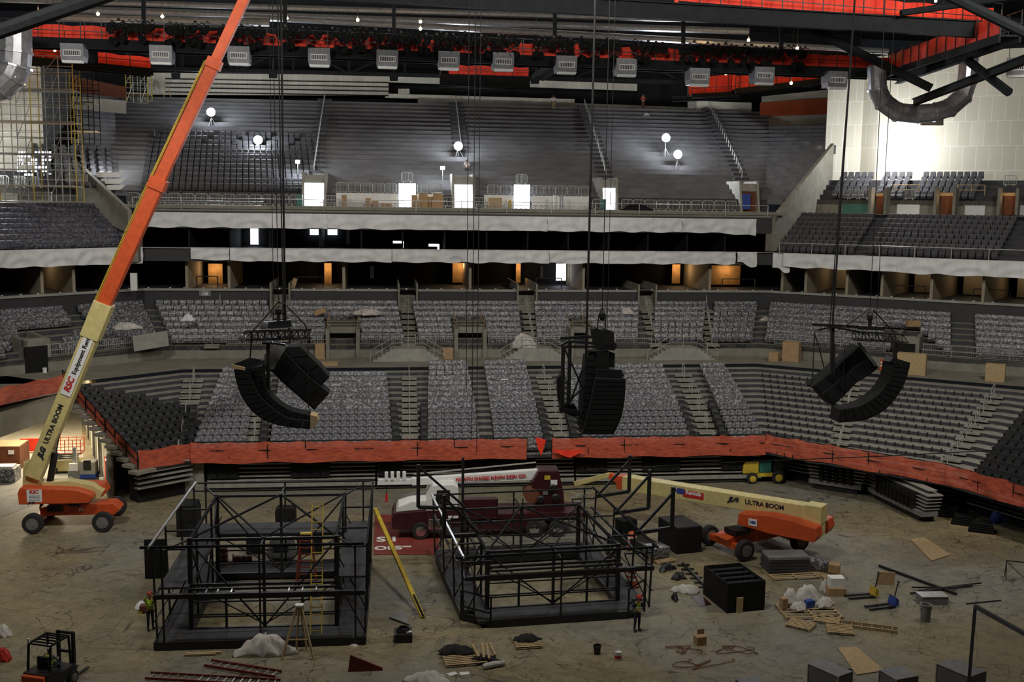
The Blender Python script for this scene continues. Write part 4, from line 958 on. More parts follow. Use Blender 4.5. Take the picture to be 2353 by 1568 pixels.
# ---- steel stage frames (score board skeletons)
def add_frame(name, label, loc, rz, deckm, chamf, upper, wings, H=4.6, HO=4.7):
    t = thing(name, label, 'steel frame', loc, rz)
    X, Y = 3.25, 3.65; OX, OY0, OY1 = 4.55, 5.15, 5.6; W0 = 1.6
    def B(a, b, w, nm, m='black', h=None): return MB().beam(a, b, w, h or w).build(nm, m, t, world=False)
    # base ring
    ch = chamf; o = MB()
    rim = [(-OX+ch,-OY0),(OX-ch,-OY0),(OX,-OY0+ch),(OX,OY1-ch),(OX-ch,OY1),(-OX+ch,OY1),(-OX,OY1-ch),(-OX,-OY0+ch)] if ch else [(-OX,-OY0),(OX,-OY0),(OX,OY1),(-OX,OY1)]
    inn = [(-X,-Y),(X,-Y),(X,Y),(-X,Y)]
    def strip(p, z, th, m, nm):
        mb = MB(); n = len(p)
        for (x0,y0,x1,y1) in p: mb.bb(x0,x1,y0,y1,z-th,z)
        return mb.build(nm, m, t, world=False)
    strip([(-OX+ch,OX-ch,0,0)][:0]+[(-OX+ch*.5,-OY0,OX-ch*.5,-Y)], .35, .12, deckm, 'deck_panel'); strip([(-OX,-Y,-X,OY1)], .35, .12, deckm, 'deck_panel'); strip([(X,-Y,OX,OY1)], .35, .12, deckm, 'deck_panel'); strip([(-X,Y,X,OY1)], .35, .12, deckm, 'deck_panel')
    mb = MB()
    for a, b in zip(rim, rim[1:]+rim[:1]): mb.beam((a[0],a[1],.2), (b[0],b[1],.2), .12, .36)
    for a, b in zip(inn, inn[1:]+inn[:1]): mb.beam((a[0],a[1],.25), (b[0],b[1],.25), .12, .3)
    mb.build('base_beam', 'black', t, world=False)
    for x in (-X, 0, X):
        for y in (-Y, Y): B((x,y,0), (x,y,H), .2 if x else .13, 'column')
    for y in (-2.0, 2.0):
        for x in (-X, X): B((x,y,.3), (x,y,H), .1, 'column')
    for z in (H-.1, 2.4, .9, 1.6):
        w = .12 if z > 2 else .06
        for y in (-Y, Y): B((-X,y,z), (X,y,z), w, 'cross_beam')
        if z > 2:
            for x in (-X, X): B((x,-Y,z), (x,Y,z), w, 'cross_beam', 'dsteel' if z > H-.2 else 'black')
    for y in (-Y, Y):
        B((-X,y,H-.2), (0,y,.4), .07, 'diagonal_brace'); B((X,y,H-.2), (0,y,.4), .07, 'diagonal_brace')
        B((-X,y,2.4), (0,y,.5), .05, 'diagonal_brace'); B((X,y,2.4), (0,y,.5), .05, 'diagonal_brace')
    for x in (-X, X):
        B((x,-Y,H-.2), (x,0,.4), .07, 'diagonal_brace'); B((x,Y,H-.2), (x,0,.4), .07, 'diagonal_brace')
    B((-X,-Y,H-.05), (0,Y,H-.05), .08, 'roof_brace', 'dsteel'); B((0,Y,H-.05), (X,-Y,H-.05), .08, 'roof_brace', 'dsteel')
    B((-X,Y,H-.05), (0,-Y,H-.05), .06, 'roof_brace', 'dsteel'); B((0,-Y,H-.05), (X,Y,H-.05), .06, 'roof_brace', 'dsteel')
    # outer posts, braces and rails
    for x, sg in ((-OX, -1), (OX, 1)):
        for y in (-OY0+.5, -1.9, 1.6, OY1-.5):
            B((x,y,.3), (x+sg*.12,y,HO), .08, 'outer_post'); B((x,y,.4), (sg*X,y,3.0), .055, 'diagonal_brace')
            B((sg*X,y,H-.2), (x+sg*.1,y,H-.2), .07, 'cross_beam')
        B((x+sg*.12,-OY0-.2,HO), (x+sg*.12,OY1+.2,HO), .09, 'top_rail', 'galv' if sg < 0 else 'dsteel'); B((x,-OY0,2.4), (x,OY1,2.4), .1, 'side_beam')
        B((x,-OY0,1.3), (x,OY1-2,1.3), .05, 'mid_rail')
    for x in (-OX+.4, 0, OX-.4):
        for y, e in ((-OY0, -1), (OY1, 1)):
            B((x,y,.3), (x,y+.1*e,HO), .08, 'outer_post'); B((x,y,H-.1), (x*.8,e*Y,H-.1), .07, 'cross_beam')
    B((-OX-.5,-OY0-.1,HO), (OX,-OY0-.1,HO), .1, 'top_rail', 'dsteel'); B((-OX,-OY0,2.45), (OX,-OY0,2.45), .2, 'side_beam'); B((-OX,OY1,HO), (OX,OY1,HO), .08, 'top_rail'); B((-X,-Y-.7,2.45), (X,-Y-.7,2.45), .1, 'side_beam')
    for z in (1.0, 1.75): B((-X,-Y,z), (X,-Y,z), .06, 'mid_rail')
    for x in (-1.7, 1.7): B((x,-Y,.3), (x,-Y,1.8), .1, 'stub_post')
    if upper:
        strip([(-OX,-OY0+1,-X,OY1)], 2.5, .1, 'dgrey', 'upper_deck'); strip([(X,-OY0+2,OX,OY1)], 2.5, .1, 'dgrey', 'upper_deck'); strip([(-X,Y,X,OY1)], 2.5, .1, 'dgrey', 'upper_deck')
        for k in (-2.4,-1.9,-1.3,1.2,1.8,2.4): B((k,-OY0,2.45), (k,-Y-.7,2.45), .06, 'joist', 'galv')
    if wings:
        for y in (-2.4, 1.2, 4.6):
            B((OX,y,3.3), (OX+1.9,y,3.5), .17, 'wing_beam'); B((OX+1.9,y,3.5), (OX+1.9,y,5.6), .17, 'wing_post'); B((OX+.2,y,3.5), (OX+1.9,y,5.3), .12, 'wing_brace')
        B((-OX-.4,-1,3.2), (-X,-1,3.2), .18, 'wing_beam'); B((-OX-.4,-1,3.2), (-OX-.4,-1,5.3), .18, 'wing_post'); B((-OX-.4,-1,5.2), (-X,-1,3.3), .12, 'wing_brace')
        B((-OX-1.2,3,3.6), (-X,3,3.4), .18, 'wing_beam'); B((-OX-1.2,3,3.6), (-OX-1.2,3,5.9), .18, 'wing_post'); B((-OX-1.2,3,5.8), (-X,3,3.5), .12, 'wing_brace'); B((-X+.3,5.5,2.6), (-X+.3,5.5,5.6), .14, 'wing_post')
        for sx, a in ((-1, .5), (1, .6)):
            mb = MB(); x0 = sx*(OX-ch); x1 = sx*OX
            for f in (0, 1): q = Vector((x0+(x1-x0)*f, -OY0+ch*f, .3)); mb.tube(q, q+Vector((0,0,1.15)), .045, 5)
            for z in (.7, 1.45): mb.tube((x0,-OY0,z), (x1,-OY0+ch,z), .045, 5)
            mb.build('corner_rail', 'dsteel', t, world=False)
    return t
add_frame('scoreboard_frame', 'left black steel skeleton frame standing on the floor, square base deck', (-5.05, 52.15, 0), -.02, 'dgrey', 0, True, False)
add_frame('scoreboard_frame', 'right black steel skeleton frame with bracket wings and cut base corners', (8.1, 53.75, 0), .085, 'dgrey', 1.2, False, True, 3.25, 3.5)
# ---- small kits
def box_thing(name, label, cat, px, py, w, d_, h, m, rz=0, group=None, z=0, bev=.01):
    p = PZ(px, py, z); o = MB().box((0,0,h/2), (w,d_,h)).build(name, m, None, bevel=bev); o.location = (p.x, p.y+d_/2, z); o.rotation_euler = (0,0,rz); return tag(o, label, cat, group)
def pallet(px, py, label, rz=0, w=1.2, d_=1.0, z=0, m='wood', p=None):
    p = p or PZ(px, py); t = thing('wooden_pallet', label, 'pallet', (p.x, p.y, z), rz, 'pallets on the arena floor')
    for i in range(6): MB().box((0,-d_/2+.06+i*(d_-.12)/5,.13), (w,.11,.022)).build('top_board', m, t, world=False)
    for x in (-w/2+.05, 0, w/2-.05): MB().box((x,0,.065), (.09,d_,.1)).build('stringer', m, t, world=False)
    return t
def ladder(a, b, w, label, rail, rung='galv', n=10, side=None, name='ladder', rw=.07):
    a = Vector(a); b = Vector(b); dd = (b-a).normalized(); sd = Vector(side).normalized() if side else dd.cross(Vector((0,0,1))).normalized()
    t = thing(name, label, 'ladder', a)
    for s in (-1, 1): MB().beam(a+sd*s*w/2, b+sd*s*w/2, rw*.5, rw).build('side_rail', rail, t)
    for i in range(n): q = a.lerp(b, (i+.5)/n); MB().beam(q-sd*w/2, q+sd*w/2, .035, .035).build('rung', rung, t)
    return t
def heap(name, label, cat, px, py, rx, ry, h, m, seed, z=0, wob=.35):
    p = PZ(px, py, z); o = MB().lump((0,0,0), rx, ry, h, seed, wob=wob).build(name, m, None, smooth=True); o.location = (p.x, p.y, z); return tag(o, label, cat)
def barrel(px, py, label, z=0, p=None, group='orange traffic barrels'):
    p = p or PZ(px, py, z); t = thing('traffic_barrel', label, 'traffic barrel', (p.x, p.y, z), group=group)
    MB().lathe((0,0,0), [(.34,0),(.34,.07),(.3,.08),(.28,.3),(.27,.3),(.24,.95),(.18,1.0)], 16).build('drum', 'barrel', t, world=False)
    for zz, r in ((.36,.275), (.62,.262)): MB().lathe((0,0,zz), [(r+.012,0),(r+.005,.13)], 16).build('white_band', 'white', t, world=False)
    MB().box((0,0,.03), (.62,.62,.06)).build('rubber_base', 'rubber', t, world=False); return t
# ladders
p = PZ(726, 1478); q = Vector((p.x, p.y+2.4, 5.75)); ladder(p, q, .5, 'tall yellow extension ladder leaning on the left steel frame', 'yellow', 'yellow', 18, side=(1,0,0), rw=.09)
a, b = PZ(972, 1422), PY(862, 1170, 57.5); t = thing('leaning_beam', 'slim yellow beam leaning between the two steel frames', 'beam', a); MB().beam(a+Vector((0,0,.05)), b, .2, .14).build('beam', 'yellow', t); MB().beam(a+Vector((0,0,.05)), a.lerp(b,.3), .12, .18).build('foot_section', 'dsteel', t)
p = PZ(688, 1515); t = thing('stepladder', 'tan wooden tripod stepladder in front of the left steel frame', 'ladder', (p.x, p.y, 0))
for x, y in ((-.75,-.1), (.62,-.15), (.25,1.0), (-.2,1.0)): MB().beam((x,y,0), (x*.12,.35,2.25), .07, .09).build('leg', 'wood', t, world=False)
MB().box((0,.35,2.28), (.34,.3,.08)).build('top_cap', 'white', t, world=False); MB().beam((-.45,-.05,.9),(.4,-.1,.9),.05).build('spreader', 'wood', t, world=False)
p = PZ(705, 1345); t = thing('stepladder', 'red A-frame stepladder inside the left steel frame', 'ladder', (p.x, p.y, 0))
for x, y in ((-.55,-.4), (.55,-.4), (-.45,.6), (.45,.6)): MB().beam((x,y,0), (x*.5,.1,2.7), .06, .08).build('leg', 'dullred', t, world=False)
for k in range(7): MB().beam((-.53+k*.035,-.34+k*.06,.35+k*.33), (.53-k*.035,-.34+k*.06,.35+k*.33), .04, .06).build('step', 'dullred', t, world=False)
MB().box((0,.1,2.72), (.6,.3,.07)).build('top_cap', 'yellow', t, world=False)
a, b = PZ(478, 1530), PZ(640, 1556); ladder(a+Vector((0,0,.12)), b+Vector((0,0,.12)), .55, 'red-railed ladder with bright rungs lying behind the nearest one', 'dullred', 'galv', 9, rw=.12)
a, b = PZ(340, 1558), PZ(640, 1575); ladder(a+Vector((0,0,.1)), b+Vector((0,0,.1)), .55, 'red-railed ladder lying flat at the bottom edge', 'dullred', 'galv', 16, rw=.1)
a, b = PZ(1900, 1432), PZ(2062, 1452); ladder(a+Vector((0,0,.08)), b+Vector((0,0,.08)), .5, 'pale timber ladder lying on the floor right of the pallets', 'wood', 'wood', 7, rw=.12)
# floor clutter, middle
heap('tarpaulin', 'crumpled pale tarpaulin heaped in front of the left steel frame', 'tarpaulin', 612, 1503, 1.25, .5, .85, 'tarp', 3)
heap('tarpaulin', 'pale tarpaulin heap at the bottom edge between white papers', 'tarpaulin', 985, 1566, .95, .5, .4, 'tarp', 5)
a, b, c = PZ(893, 1420, .05), PZ(928, 1406, .05), PZ(942, 1438, .05); tag(MB().prism([a, b, c], (0,0,.05)).build('plate', 'grey'), 'grey triangular plate lying between the steel frames', 'plate')
p = PZ(927, 1478); t = thing('cable_case', 'black open case of rolled cables below the grey triangular plate', 'case', (p.x, p.y+.4, 0))
MB().box((0,0,.2), (.8,.9,.4)).build('case_body', 'black', t, world=False, bevel=.03)
for k in range(3): MB().path([Vector((.28*math.cos(a)*(1-.1*k), .28*math.sin(a)*(1-.1*k), .45+k*.05)) for a in [i*.45 for i in range(14)]], .035, 5).build('cable_coil', 'rubber', t, world=False)
MB().box((.25,-.2,.43), (.25,.2,.04)).build('paper_sheet', 'white', t, world=False)
pallet(1212, 1483, 'pallet carrying a small black heap, right of the planks', .05)
heap('cable_heap', 'small black heap of cables on a pallet', 'cables', 1212, 1472, .5, .3, .3, 'rubber', 8, z=.15, wob=.6)
pallet(1068, 1522, 'pallet half buried under black hoses', .1, w=1.8)
heap('hose_heap', 'black hoses and wraps heaped by the short timber offcuts', 'hoses', 1045, 1500, .75, .35, .35, 'rubber', 9, z=.15, wob=.7); heap('hose_heap', 'black hoses heaped around the foot of the timber offcuts', 'hoses', 1112, 1522, .75, .3, .3, 'rubber', 10, wob=.6)
for i, (x0, y0, x1, y1) in enumerate(((1085,1482,1100,1510), (1108,1478,1112,1512), (1118,1480,1124,1514), (1125,1478,1138,1506))):
    a, b = PZ(x0, y0, .55), PZ(x1, y1, .3); tag(MB().beam(a, b, .1, .08).build('timber_offcut', 'wood'), 'short pale timber offcut stuck in the black hoses', 'timber', 'timber offcuts in the black hoses')
a, b = PZ(1110, 1533, .12), PZ(1158, 1524, .12); tag(MB().path([a, a.lerp(b,.5)+Vector((0,0,.03)), b], [.12,.13,.1], 10).build('plastic_roll', 'tarp'), 'white plastic roll lying beside the black hoses', 'roll')
p = PZ(805, 1545); t = thing('wedge_panel', 'dark red wedge panel standing at the bottom edge', 'panel', (p.x, p.y, 0)); MB().prism([(-.1,0,.0),(1.35,0,0),(1.35,0,.12),(0,0,.75)], (0,.08,0)).build('panel', 'dullred', t, world=False)
for px, py, r in ((1012,1560,.3), (1040,1553,.5), (1068,1552,.1)): box_thing('paper_sheet', 'white paper lying beside the pale tarpaulin at the bottom edge', 'paper', px, py, .4, .28, .02, 'white', r, 'papers at the bottom edge', bev=0)
a, b = PZ(425, 1503, .06), PZ(508, 1500, .06); 
for k in range(2): tag(MB().beam(a+Vector((0,-.14*k,0)), b+Vector((-.2*k,-.14*k,0)), .1, .08).build('timber_plank', 'wood'), 'pale plank lying on the floor in front of the left steel frame', 'plank', 'planks by the left frame')
def bucket(px, py, label, m='white', r=.17, h=.36, z=0, lid=None):
    p = PZ(px, py, z); t = thing('bucket', label, 'bucket', (p.x, p.y, z)); MB().lathe((0,0,0), [(r*.82,0),(r,h),(r*1.06,h),(r*1.06,h+.02),(r*.92,h+.02),(r*.9,h-.05)], 14).build('pail', m, t, world=False)
    MB().path([Vector((r*1.05*math.cos(a), -.02, h-.02+.14*math.sin(a))) for a in [math.pi*i/8 for i in range(9)]], .012, 4).build('handle', 'dsteel', t, world=False)
    if lid: MB().lathe((0,0,.08), [(r*.88+.01,0),(r*.95+.012,.12)], 14).build('label_band', lid, t, world=False)
    return t
bucket(1372, 1503, 'black bucket on the floor left of the white and red one', 'black'); bucket(1420, 1516, 'white bucket with a red band, alone on the floor', 'white', lid='inkr')
bucket(83+20, 857, 'small white bucket on the aisle by the far left vomitory', 'white', z=6.4)
heap('litter', 'crumpled white plastic on the floor left of the cable case', 'plastic', 814, 1485, .2, .12, .08, 'tarp', 12)
barrel(1452, 1262, 'orange traffic barrel at the back, right of the right steel frame'); barrel(1452, 1372-24, 'orange traffic barrel half hidden by the right steel frame, nearer one')
barrel(513, 1300, 'orange traffic barrel standing inside the left steel frame')
p = PZ(535, 1292, .3); t = barrel(0, 0, 'orange traffic barrel lying on its side inside the left frame', p=p); t.rotation_euler = (0, math.pi/2, .2); t.location.z = .34
# black equipment inside/around the left frame
def amp(px, py, label, w=1.3, d_=.9, h=1.1, m='blackm', z=0, p=None):
    p = p or PZ(px, py, z); t = thing('equipment_case', label, 'case', (p.x, p.y+d_/2, z)); MB().prism([(-w/2,-d_/2,0),(w/2,-d_/2,0),(w/2,-d_/2,h*.8),(w*.4,-d_/2,h),(-w*.4,-d_/2,h),(-w/2,-d_/2,h*.9)], (0,d_,0)).build('case_body', m, t, world=False, bevel=.03)
    for s in (-1, 1): MB().beam((s*w*.3,-d_/2-.02,h*.5), (s*w*.12,-d_/2-.02,h*.5), .03).build('handle', 'dsteel', t, world=False)
    return t
amp(430, 1235, 'tall black case behind the left steel frame, leftmost', 1.2, 1.5, 1.9); amp(656, 1222, 'black case with rounded top behind the far deck of the left frame', 1.2, .9, 1.4)
amp(585, 1275, 'black case inside the left frame beside the chrome device', .9, .9, 1.1); amp(712, 1275, 'black case inside the left frame right of the chrome device', 1.4, .9, 1.2)
p = PZ(645, 1290); t = thing('floor_cleaner', 'shiny grey machine wrapped in plastic inside the left steel frame', 'machine', (p.x, p.y+.4, 0))
MB().prism([(-.7,-.4,.1),(.7,-.4,.1),(.75,-.4,.5),(.55,-.4,1.25),(-.5,-.4,1.35),(-.75,-.4,.6)], (0,1.1,0)).build('body', 'galv', t, world=False, bevel=.08); MB().box((0,-.43,.75), (.8,.05,.3)).build('grille', 'black', t, world=False); MB().box((0,0,.07), (1.1,1,.14)).build('plinth', 'rubber', t, world=False)
p = PZ(352, 1330); t = thing('dark_board', 'black tall board standing at the left corner of the left steel frame', 'board', (p.x, p.y, 0)); MB().box((.15,0,1.05), (1.1,.08,2.1)).build('panel', 'blackm', t, world=False); MB().beam((.1,0,.1),(.1,.7,.04),.06).build('foot', 'black', t, world=False)
# red printed mat
a, b, c, d = PZ(858, 1275, .015), PZ(1010, 1275, .015), PZ(1005, 1184, .015), PZ(862, 1184, .015)
t = thing('printed_mat', 'dark red mat with white printed letters under the crane truck nose', 'mat', a); MB().prism([a, b, c, d], (0,0,.02)).build('mat', 'dullred', t)
for s, px, py, z in (('SII', 888, 1240, 1.25), ('OLS', 892, 1260, .9)): p = PZ(px, py, .04); text(s, z, 'white', p, (1,0,0), (0,1,0), t, bold=.03)
MB().prism([PZ(925, 1258, .036), PZ(945, 1258, .036), PZ(945, 1255, .036), PZ(925, 1255, .036)], (0,0,.004)).build('white_stripe', 'white', t)
# ---- right side cases, crates, stacks
p = PZ(1520, 1290); t = thing('wrapped_long_case', 'long black case under clear wrap, left of the lowered boom lift', 'case', (p.x, p.y, .15), .35)
MB().prism([(-.55,0,0),(.55,0,0),(.55,0,.55),(-.55,0,.55)], (0,4.2,0)).build('case_body', 'black', t, world=False, bevel=.05); MB().prism([(-.5,3.2,.5),(.5,3.2,.5),(.5,3.2,1.3),(-.5,3.2,1.3)], (0,.9,0)).build('upright_end', 'blackm', t, world=False, bevel=.05); MB().prism([(-.58,-.02,.0),(.58,-.02,.0),(.58,-.02,.6),(-.58,-.02,.6)], (0,1.1,0)).build('clear_wrap', 'wrap', t, world=False, bevel=.06)
pallet(1522, 1290, 'pallet under the wrapped long case', .35)
def crate(px0, px1, py, depth, h, label, slats=0, rz=0, name='crate', m='blackm', cut=False):
    a, b = PZ(px0, py), PZ(px1, py); w = (b-a).length; t = thing(name, label, 'crate', ((a.x+b.x)/2, a.y, 0), rz)
    if slats:
        MB().box((0,.03,h/2),(w,.06,h)).build('front_panel', m, t, world=False); MB().box((0,depth,h/2),(w,.06,h)).build('back_panel', m, t, world=False)
        for s in (-1,1): MB().box((s*(w/2-.03),depth/2,h/2),(.06,depth-.06,h)).build('side_panel', m, t, world=False)
        MB().box((0,depth/2,.05),(w-.1,depth-.1,.06)).build('bottom_panel', m, t, world=False)
        for k in range(slats): MB().box((0,.35+k*(depth-.5)/(slats-.5),h-.1),(w-.12,.26,.05)).build('slat', 'dsteel', t, world=False)
        if cut: MB().box((-.35,-.02,.38),(.34,.06,.76)).build('timber_prop', 'wood', t, world=False)
    else: MB().box((0,depth/2,h/2),(w,depth,h)).build('case_body', m, t, world=False, bevel=.02); MB().box((0,depth/2,h+.02),(w*.94,depth*.96,.06)).build('lid', 'dgrey', t, world=False)
    return t
crate(1668, 1762, 1408, 2.7, 1.5, 'large open-topped black crate with slats, standing right of centre', 4, .14, cut=True)
crate(1552, 1616, 1273, 2.4, 1.5, 'tall dark crate with a grey lid, left of the lowered boom lift', 0, .2)
pallet(1818, 1322, 'wide pallet under the grey steel sheet stack', .04, w=2.6, d_=1.6)
p = PZ(1812, 1316, .15); t = thing('sheet_stack', 'stack of grey steel sheets on a pallet below the boom lift', 'stack', (p.x, p.y+.3, .15), -.02)
for k in range(5): MB().box((random.uniform(-.04,.04), .3, .1+k*.17), (2.25,1.3,.14)).build('sheet_bundle', 'grey' if k == 4 else 'dgrey', t, world=False)
pallet(1905, 1325, 'pallet under the clear-wrapped boxes right of the steel stack', .2)
p = PZ(1900, 1318, .15); t = thing('wrapped_load', 'boxes in shiny clear wrap on a pallet right of the steel sheet stack', 'boxes', (p.x, p.y+.2, .15), -.5); MB().box((-.5,.3,.3),(1.3,.8,.6)).build('wrapped_carton', 'wrap', t, world=False, bevel=.1); MB().box((.45,.0,.3),(.6,.6,.5)).build('carton', 'card', t, world=False, bevel=.05)
pallet(1858, 1408, 'broad pallet under the white sacks', -.05, w=2.8, d_=1.9)
for i, (px, py, rx, ry, h) in enumerate(((1815,1388,.5,.4,.75), (1855,1382,.65,.45,.8), (1895,1392,.5,.35,.4), (1835,1400,.45,.3,.35))): heap('white_sack', 'white sack of rubble on the broad pallet', 'sack', px, py, rx, ry, h, 'tarp', 20+i, z=.15)['group'] = 'white sacks on the broad pallet'
box_thing('cardboard_box', 'small brown carton at the left edge of the broad pallet', 'box', 1803, 1400, .3, .3, .5, 'card', .2, z=.15); 
t = box_thing('cardboard_box', 'printed blue and white carton on the broad pallet in front of the sacks', 'box', 1862, 1398, .45, .3, .35, 'blue', .3, z=.15)
box_thing('white_box', 'white square box on top of a cardboard carton right of the sacks', 'box', 1926, 1352, .75, .6, .5, 'white', -.1, z=.42); box_thing('cardboard_box', 'cardboard carton under the white square box', 'box', 1926, 1372, .9, .7, .42, 'card', -.1); heap('white_sack', 'white plastic bag beside the white square box', 'bag', 1898, 1360, .3, .3, .6, 'tarp', 30)
def pjack(px, py, label, m, rz=0):
    p = PZ(px, py); t = thing('pallet_jack', label, 'pallet jack', (p.x, p.y, 0), rz)
    for s in (-1,1): MB().box((-.65,s*.2,.1),(1.4,.15,.07)).build('fork', 'black', t, world=False)
    MB().prism([(.05,-.28,.1),(.3,-.28,.1),(.3,-.28,.4),(.15,-.28,.55)],(0,.56,0)).build('pump_housing', m, t, world=False); MB().tube((.22,0,.4),(.42,0,1.25),.03,6).tube((.42,-.12,1.25),(.42,.12,1.25),.03,6).build('handle', 'black', t, world=False); MB().tube((.2,-.1,.08),(.2,.1,.08),.08,10).build('wheel', 'rubber', t, world=False)
    return t
pjack(2000, 1372, 'yellow pallet jack right of the white box', 'yellow', .1); pjack(2045, 1395, 'blue pallet jack in front of the yellow one', 'blue', .2)
t = box_thing('brown_board', 'brown cardboard sheet leaning behind the pallet jacks', 'board', 2035, 1345, .9, .1, .7, 'card', -.3)
for i, (x0,y0,x1,y1,w) in enumerate(((2020,1300,2198,1365,.12), (2092,1364,2235,1345,.09), (2110,1358,2255,1340,.07), (2095,1350,2200,1352,.07))):
    tag(MB().beam(PZ(x0,y0,.1+.02*i), PZ(x1,y1,.1+.02*i), w).build('steel_bar', 'black'), 'long dark steel bar lying on the floor above the silver box', 'bar', 'steel bars above the silver box')
tag(MB().beam(PZ(2220,1388,.04), PZ(2300,1380,.04), .05).build('steel_bar', 'black'), 'single thin dark bar right of the silver box', 'bar')
p = PZ(2150, 1392); t = thing('sink_unit', 'shiny silver low box beside the trash can', 'box', (p.x, p.y+.4, 0), -.05); MB().box((0,0,.2),(1.35,.75,.4)).build('body', 'grey', t, world=False); MB().box((0,0,.42),(1.38,.78,.04)).build('lid', 'galv', t, world=False)
p = PZ(2126, 1428); t = thing('trash_can', 'dark grey round trash can in front of the silver box', 'trash can', (p.x, p.y, 0)); MB().lathe((0,0,0), [(.22,0),(.26,.78),(.29,.8),(.29,.84),(.22,.84),(.2,.5)], 16).build('can', 'grey', t, world=False)
for s in (-1,1): MB().box((s*.28,0,.65),(.05,.12,.04)).build('handle', 'grey', t, world=False)
pallet(1840, 1440, 'pallet lying in front of the broad pallet, leftmost of three', -.7); pallet(1900, 1428, 'pallet lying in front of the broad pallet, middle one', -.5); pallet(1930, 1452, 'pallet with a blue corner beside the timber ladder', -.3)
a, b, c, d = PZ(1925,1490,.02), PZ(1968,1487,.02), PZ(2032,1542,.02), PZ(1968,1552,.02); tag(MB().prism([a,d,c,b],(0,0,.02)).build('plywood_sheet', 'wood'), 'pale plywood sheet lying flat behind the bottom flight cases', 'sheet')
a, b, c, d = PZ(2092,1240,.02), PZ(2125,1236,.02), PZ(2185,1275,.02), PZ(2140,1290,.02); tag(MB().prism([a,d,c,b],(0,0,.02)).build('plywood_sheet', 'wood'), 'worn plywood sheet on the floor right of the lowered boom lift', 'sheet')
p = PZ(1611, 1485); t = thing('cardboard_box', 'small open cardboard box on the floor near two buckets', 'box', (p.x, p.y+.2, 0), .2); MB().box((0,0,.2),(.45,.4,.4)).build('carton', 'card', t, world=False); MB().box((.12,.18,.5),(.35,.02,.25)).build('flap', 'card', t, world=False)
for i, (px, py, l) in enumerate(((1560,1500,'thin tangle of brown cord left of the open cardboard box'), (1690,1495,'thin tangle of brown cord right of the open cardboard box'), (1600,1530,'long loop of brown cord at the bottom right of centre'))):
    rnd = random.Random(i); p = PZ(px, py); pts = [p+Vector((rnd.uniform(-2,2)*(.2+k/14), rnd.uniform(-.7,.7), .03+rnd.uniform(0,.03))) for k in range(14)]
    fine = []
    for a, b, c in zip(pts, pts[1:], pts[2:]):
        for u in (0,.25,.5,.75): fine.append(((a+b)/2).lerp(b, u).lerp(b.lerp((b+c)/2, u), u))
    tag(MB().path(fine, .018, 4).build('cord', 'brown'), l, 'cord')
def flight(px, py, label, w, d_, h, rz):
    p = PZ(px, py); t = thing('flight_case', label, 'case', (p.x, p.y, 0), rz, 'silver flight cases'); MB().box((0,0,h/2+.1),(w,d_,h)).build('case_body', 'grey', t, world=False); MB().box((0,0,h+.12),(w*1.02,d_*1.01,.05)).build('lid', 'ventgrey', t, world=False)
    mb = MB()
    for x in (-1,1):
        for y in (-1,1): mb.box((x*w/2,y*d_/2,h/2+.1),(.05,.05,h+.04))
    mb.build('corner_trim', 'rail', t, world=False)
    for x in (-1,1):
        for y in (-1,1): MB().tube((x*w*.38-.03,y*d_*.38,.05),(x*w*.38+.03,y*d_*.38,.05),.05,8).build('caster', 'rubber', t, world=False)
flight(1905, 1585, 'silver flight case at the bottom edge beside the plywood sheet', .9, 1.5, .8, .5); flight(2062, 1592, 'low silver flight case at the bottom edge, middle of three', 1.1, 1.0, .7, .25); flight(2205, 1590, 'dark-sided flight case under a grey cover at bottom right', 1.1, 1.5, .9, .45); flight(1725, 1600, 'flat silver case corner at the bottom edge, leftmost', 1.0, .7, .5, .3)
p = PZ(1950, 1562); o = MB().ball((0,0,0), .2, 10, (1,.6,1.2)).build('padded_bollard', 'rubber', smooth=True); o.location = (p.x, p.y, .25); tag(o, 'round black padded knob beside the silver flight case', 'bollard')
# sawhorse
p = PZ(2310, 1330); t = thing('sawhorse', 'thin black sawhorse frame at the right edge', 'sawhorse', (p.x, p.y, 0), -.45)
for x in (0, 1.9): 
    for s in (-1,1): MB().beam((x,s*.35,0),(x,0,1.0),.04).build('leg', 'black', t, world=False)
MB().beam((0,0,1.0),(1.9,0,1.0),.05).build('top_bar', 'black', t, world=False)
for a, b in ((0,.95),(1.9,.95)): MB().beam((a,0,.95),(b,0,.1),.035).build('brace', 'black', t, world=False)
# tracks and small parts left of the crate
a, b = PZ(1568, 1295, .1), PZ(1628, 1355, .1); t = thing('rail_segment', 'dark ladder-like rail segment lying left of the slatted crate', 'rail', a); MB().beam(a, b, .1, .12).build('rail', 'black', t)
for k in range(6): q = a.lerp(b, (k+.3)/6); MB().beam(q+Vector((-.35,0,-.03)), q+Vector((.35,.05,-.03)), .12, .06).build('sleeper', 'black', t)
a, b = PZ(1515, 1320, .1), PZ(1600, 1365, .1); heap('wrapped_bundle', 'white-wrapped bundle on the floor left of the slatted crate', 'bundle', 1577, 1360, .7, .4, .35, 'tarp', 40)
for px, py, l in ((1530,1310,'black machine part on the floor below the wrapped long case'), (1560,1330,'black machine part lying above the white-wrapped bundle'), (1551,1378,'small black lump on the bare floor near the walking worker')): heap('machine_part', l, 'part', px, py, .4 if px < 1570 and py < 1350 else .18, .3, .35, 'black', int(px), wob=.8)
a = [PZ(x, y, .015) for x, y in ((1590,1372),(1612,1368),(1635,1390),(1608,1394))]; tag(MB().prism(a[::-1], (0,0,.01)).build('printed_mat', 'maroon'), 'small dark red mat left of the slatted crate', 'mat')
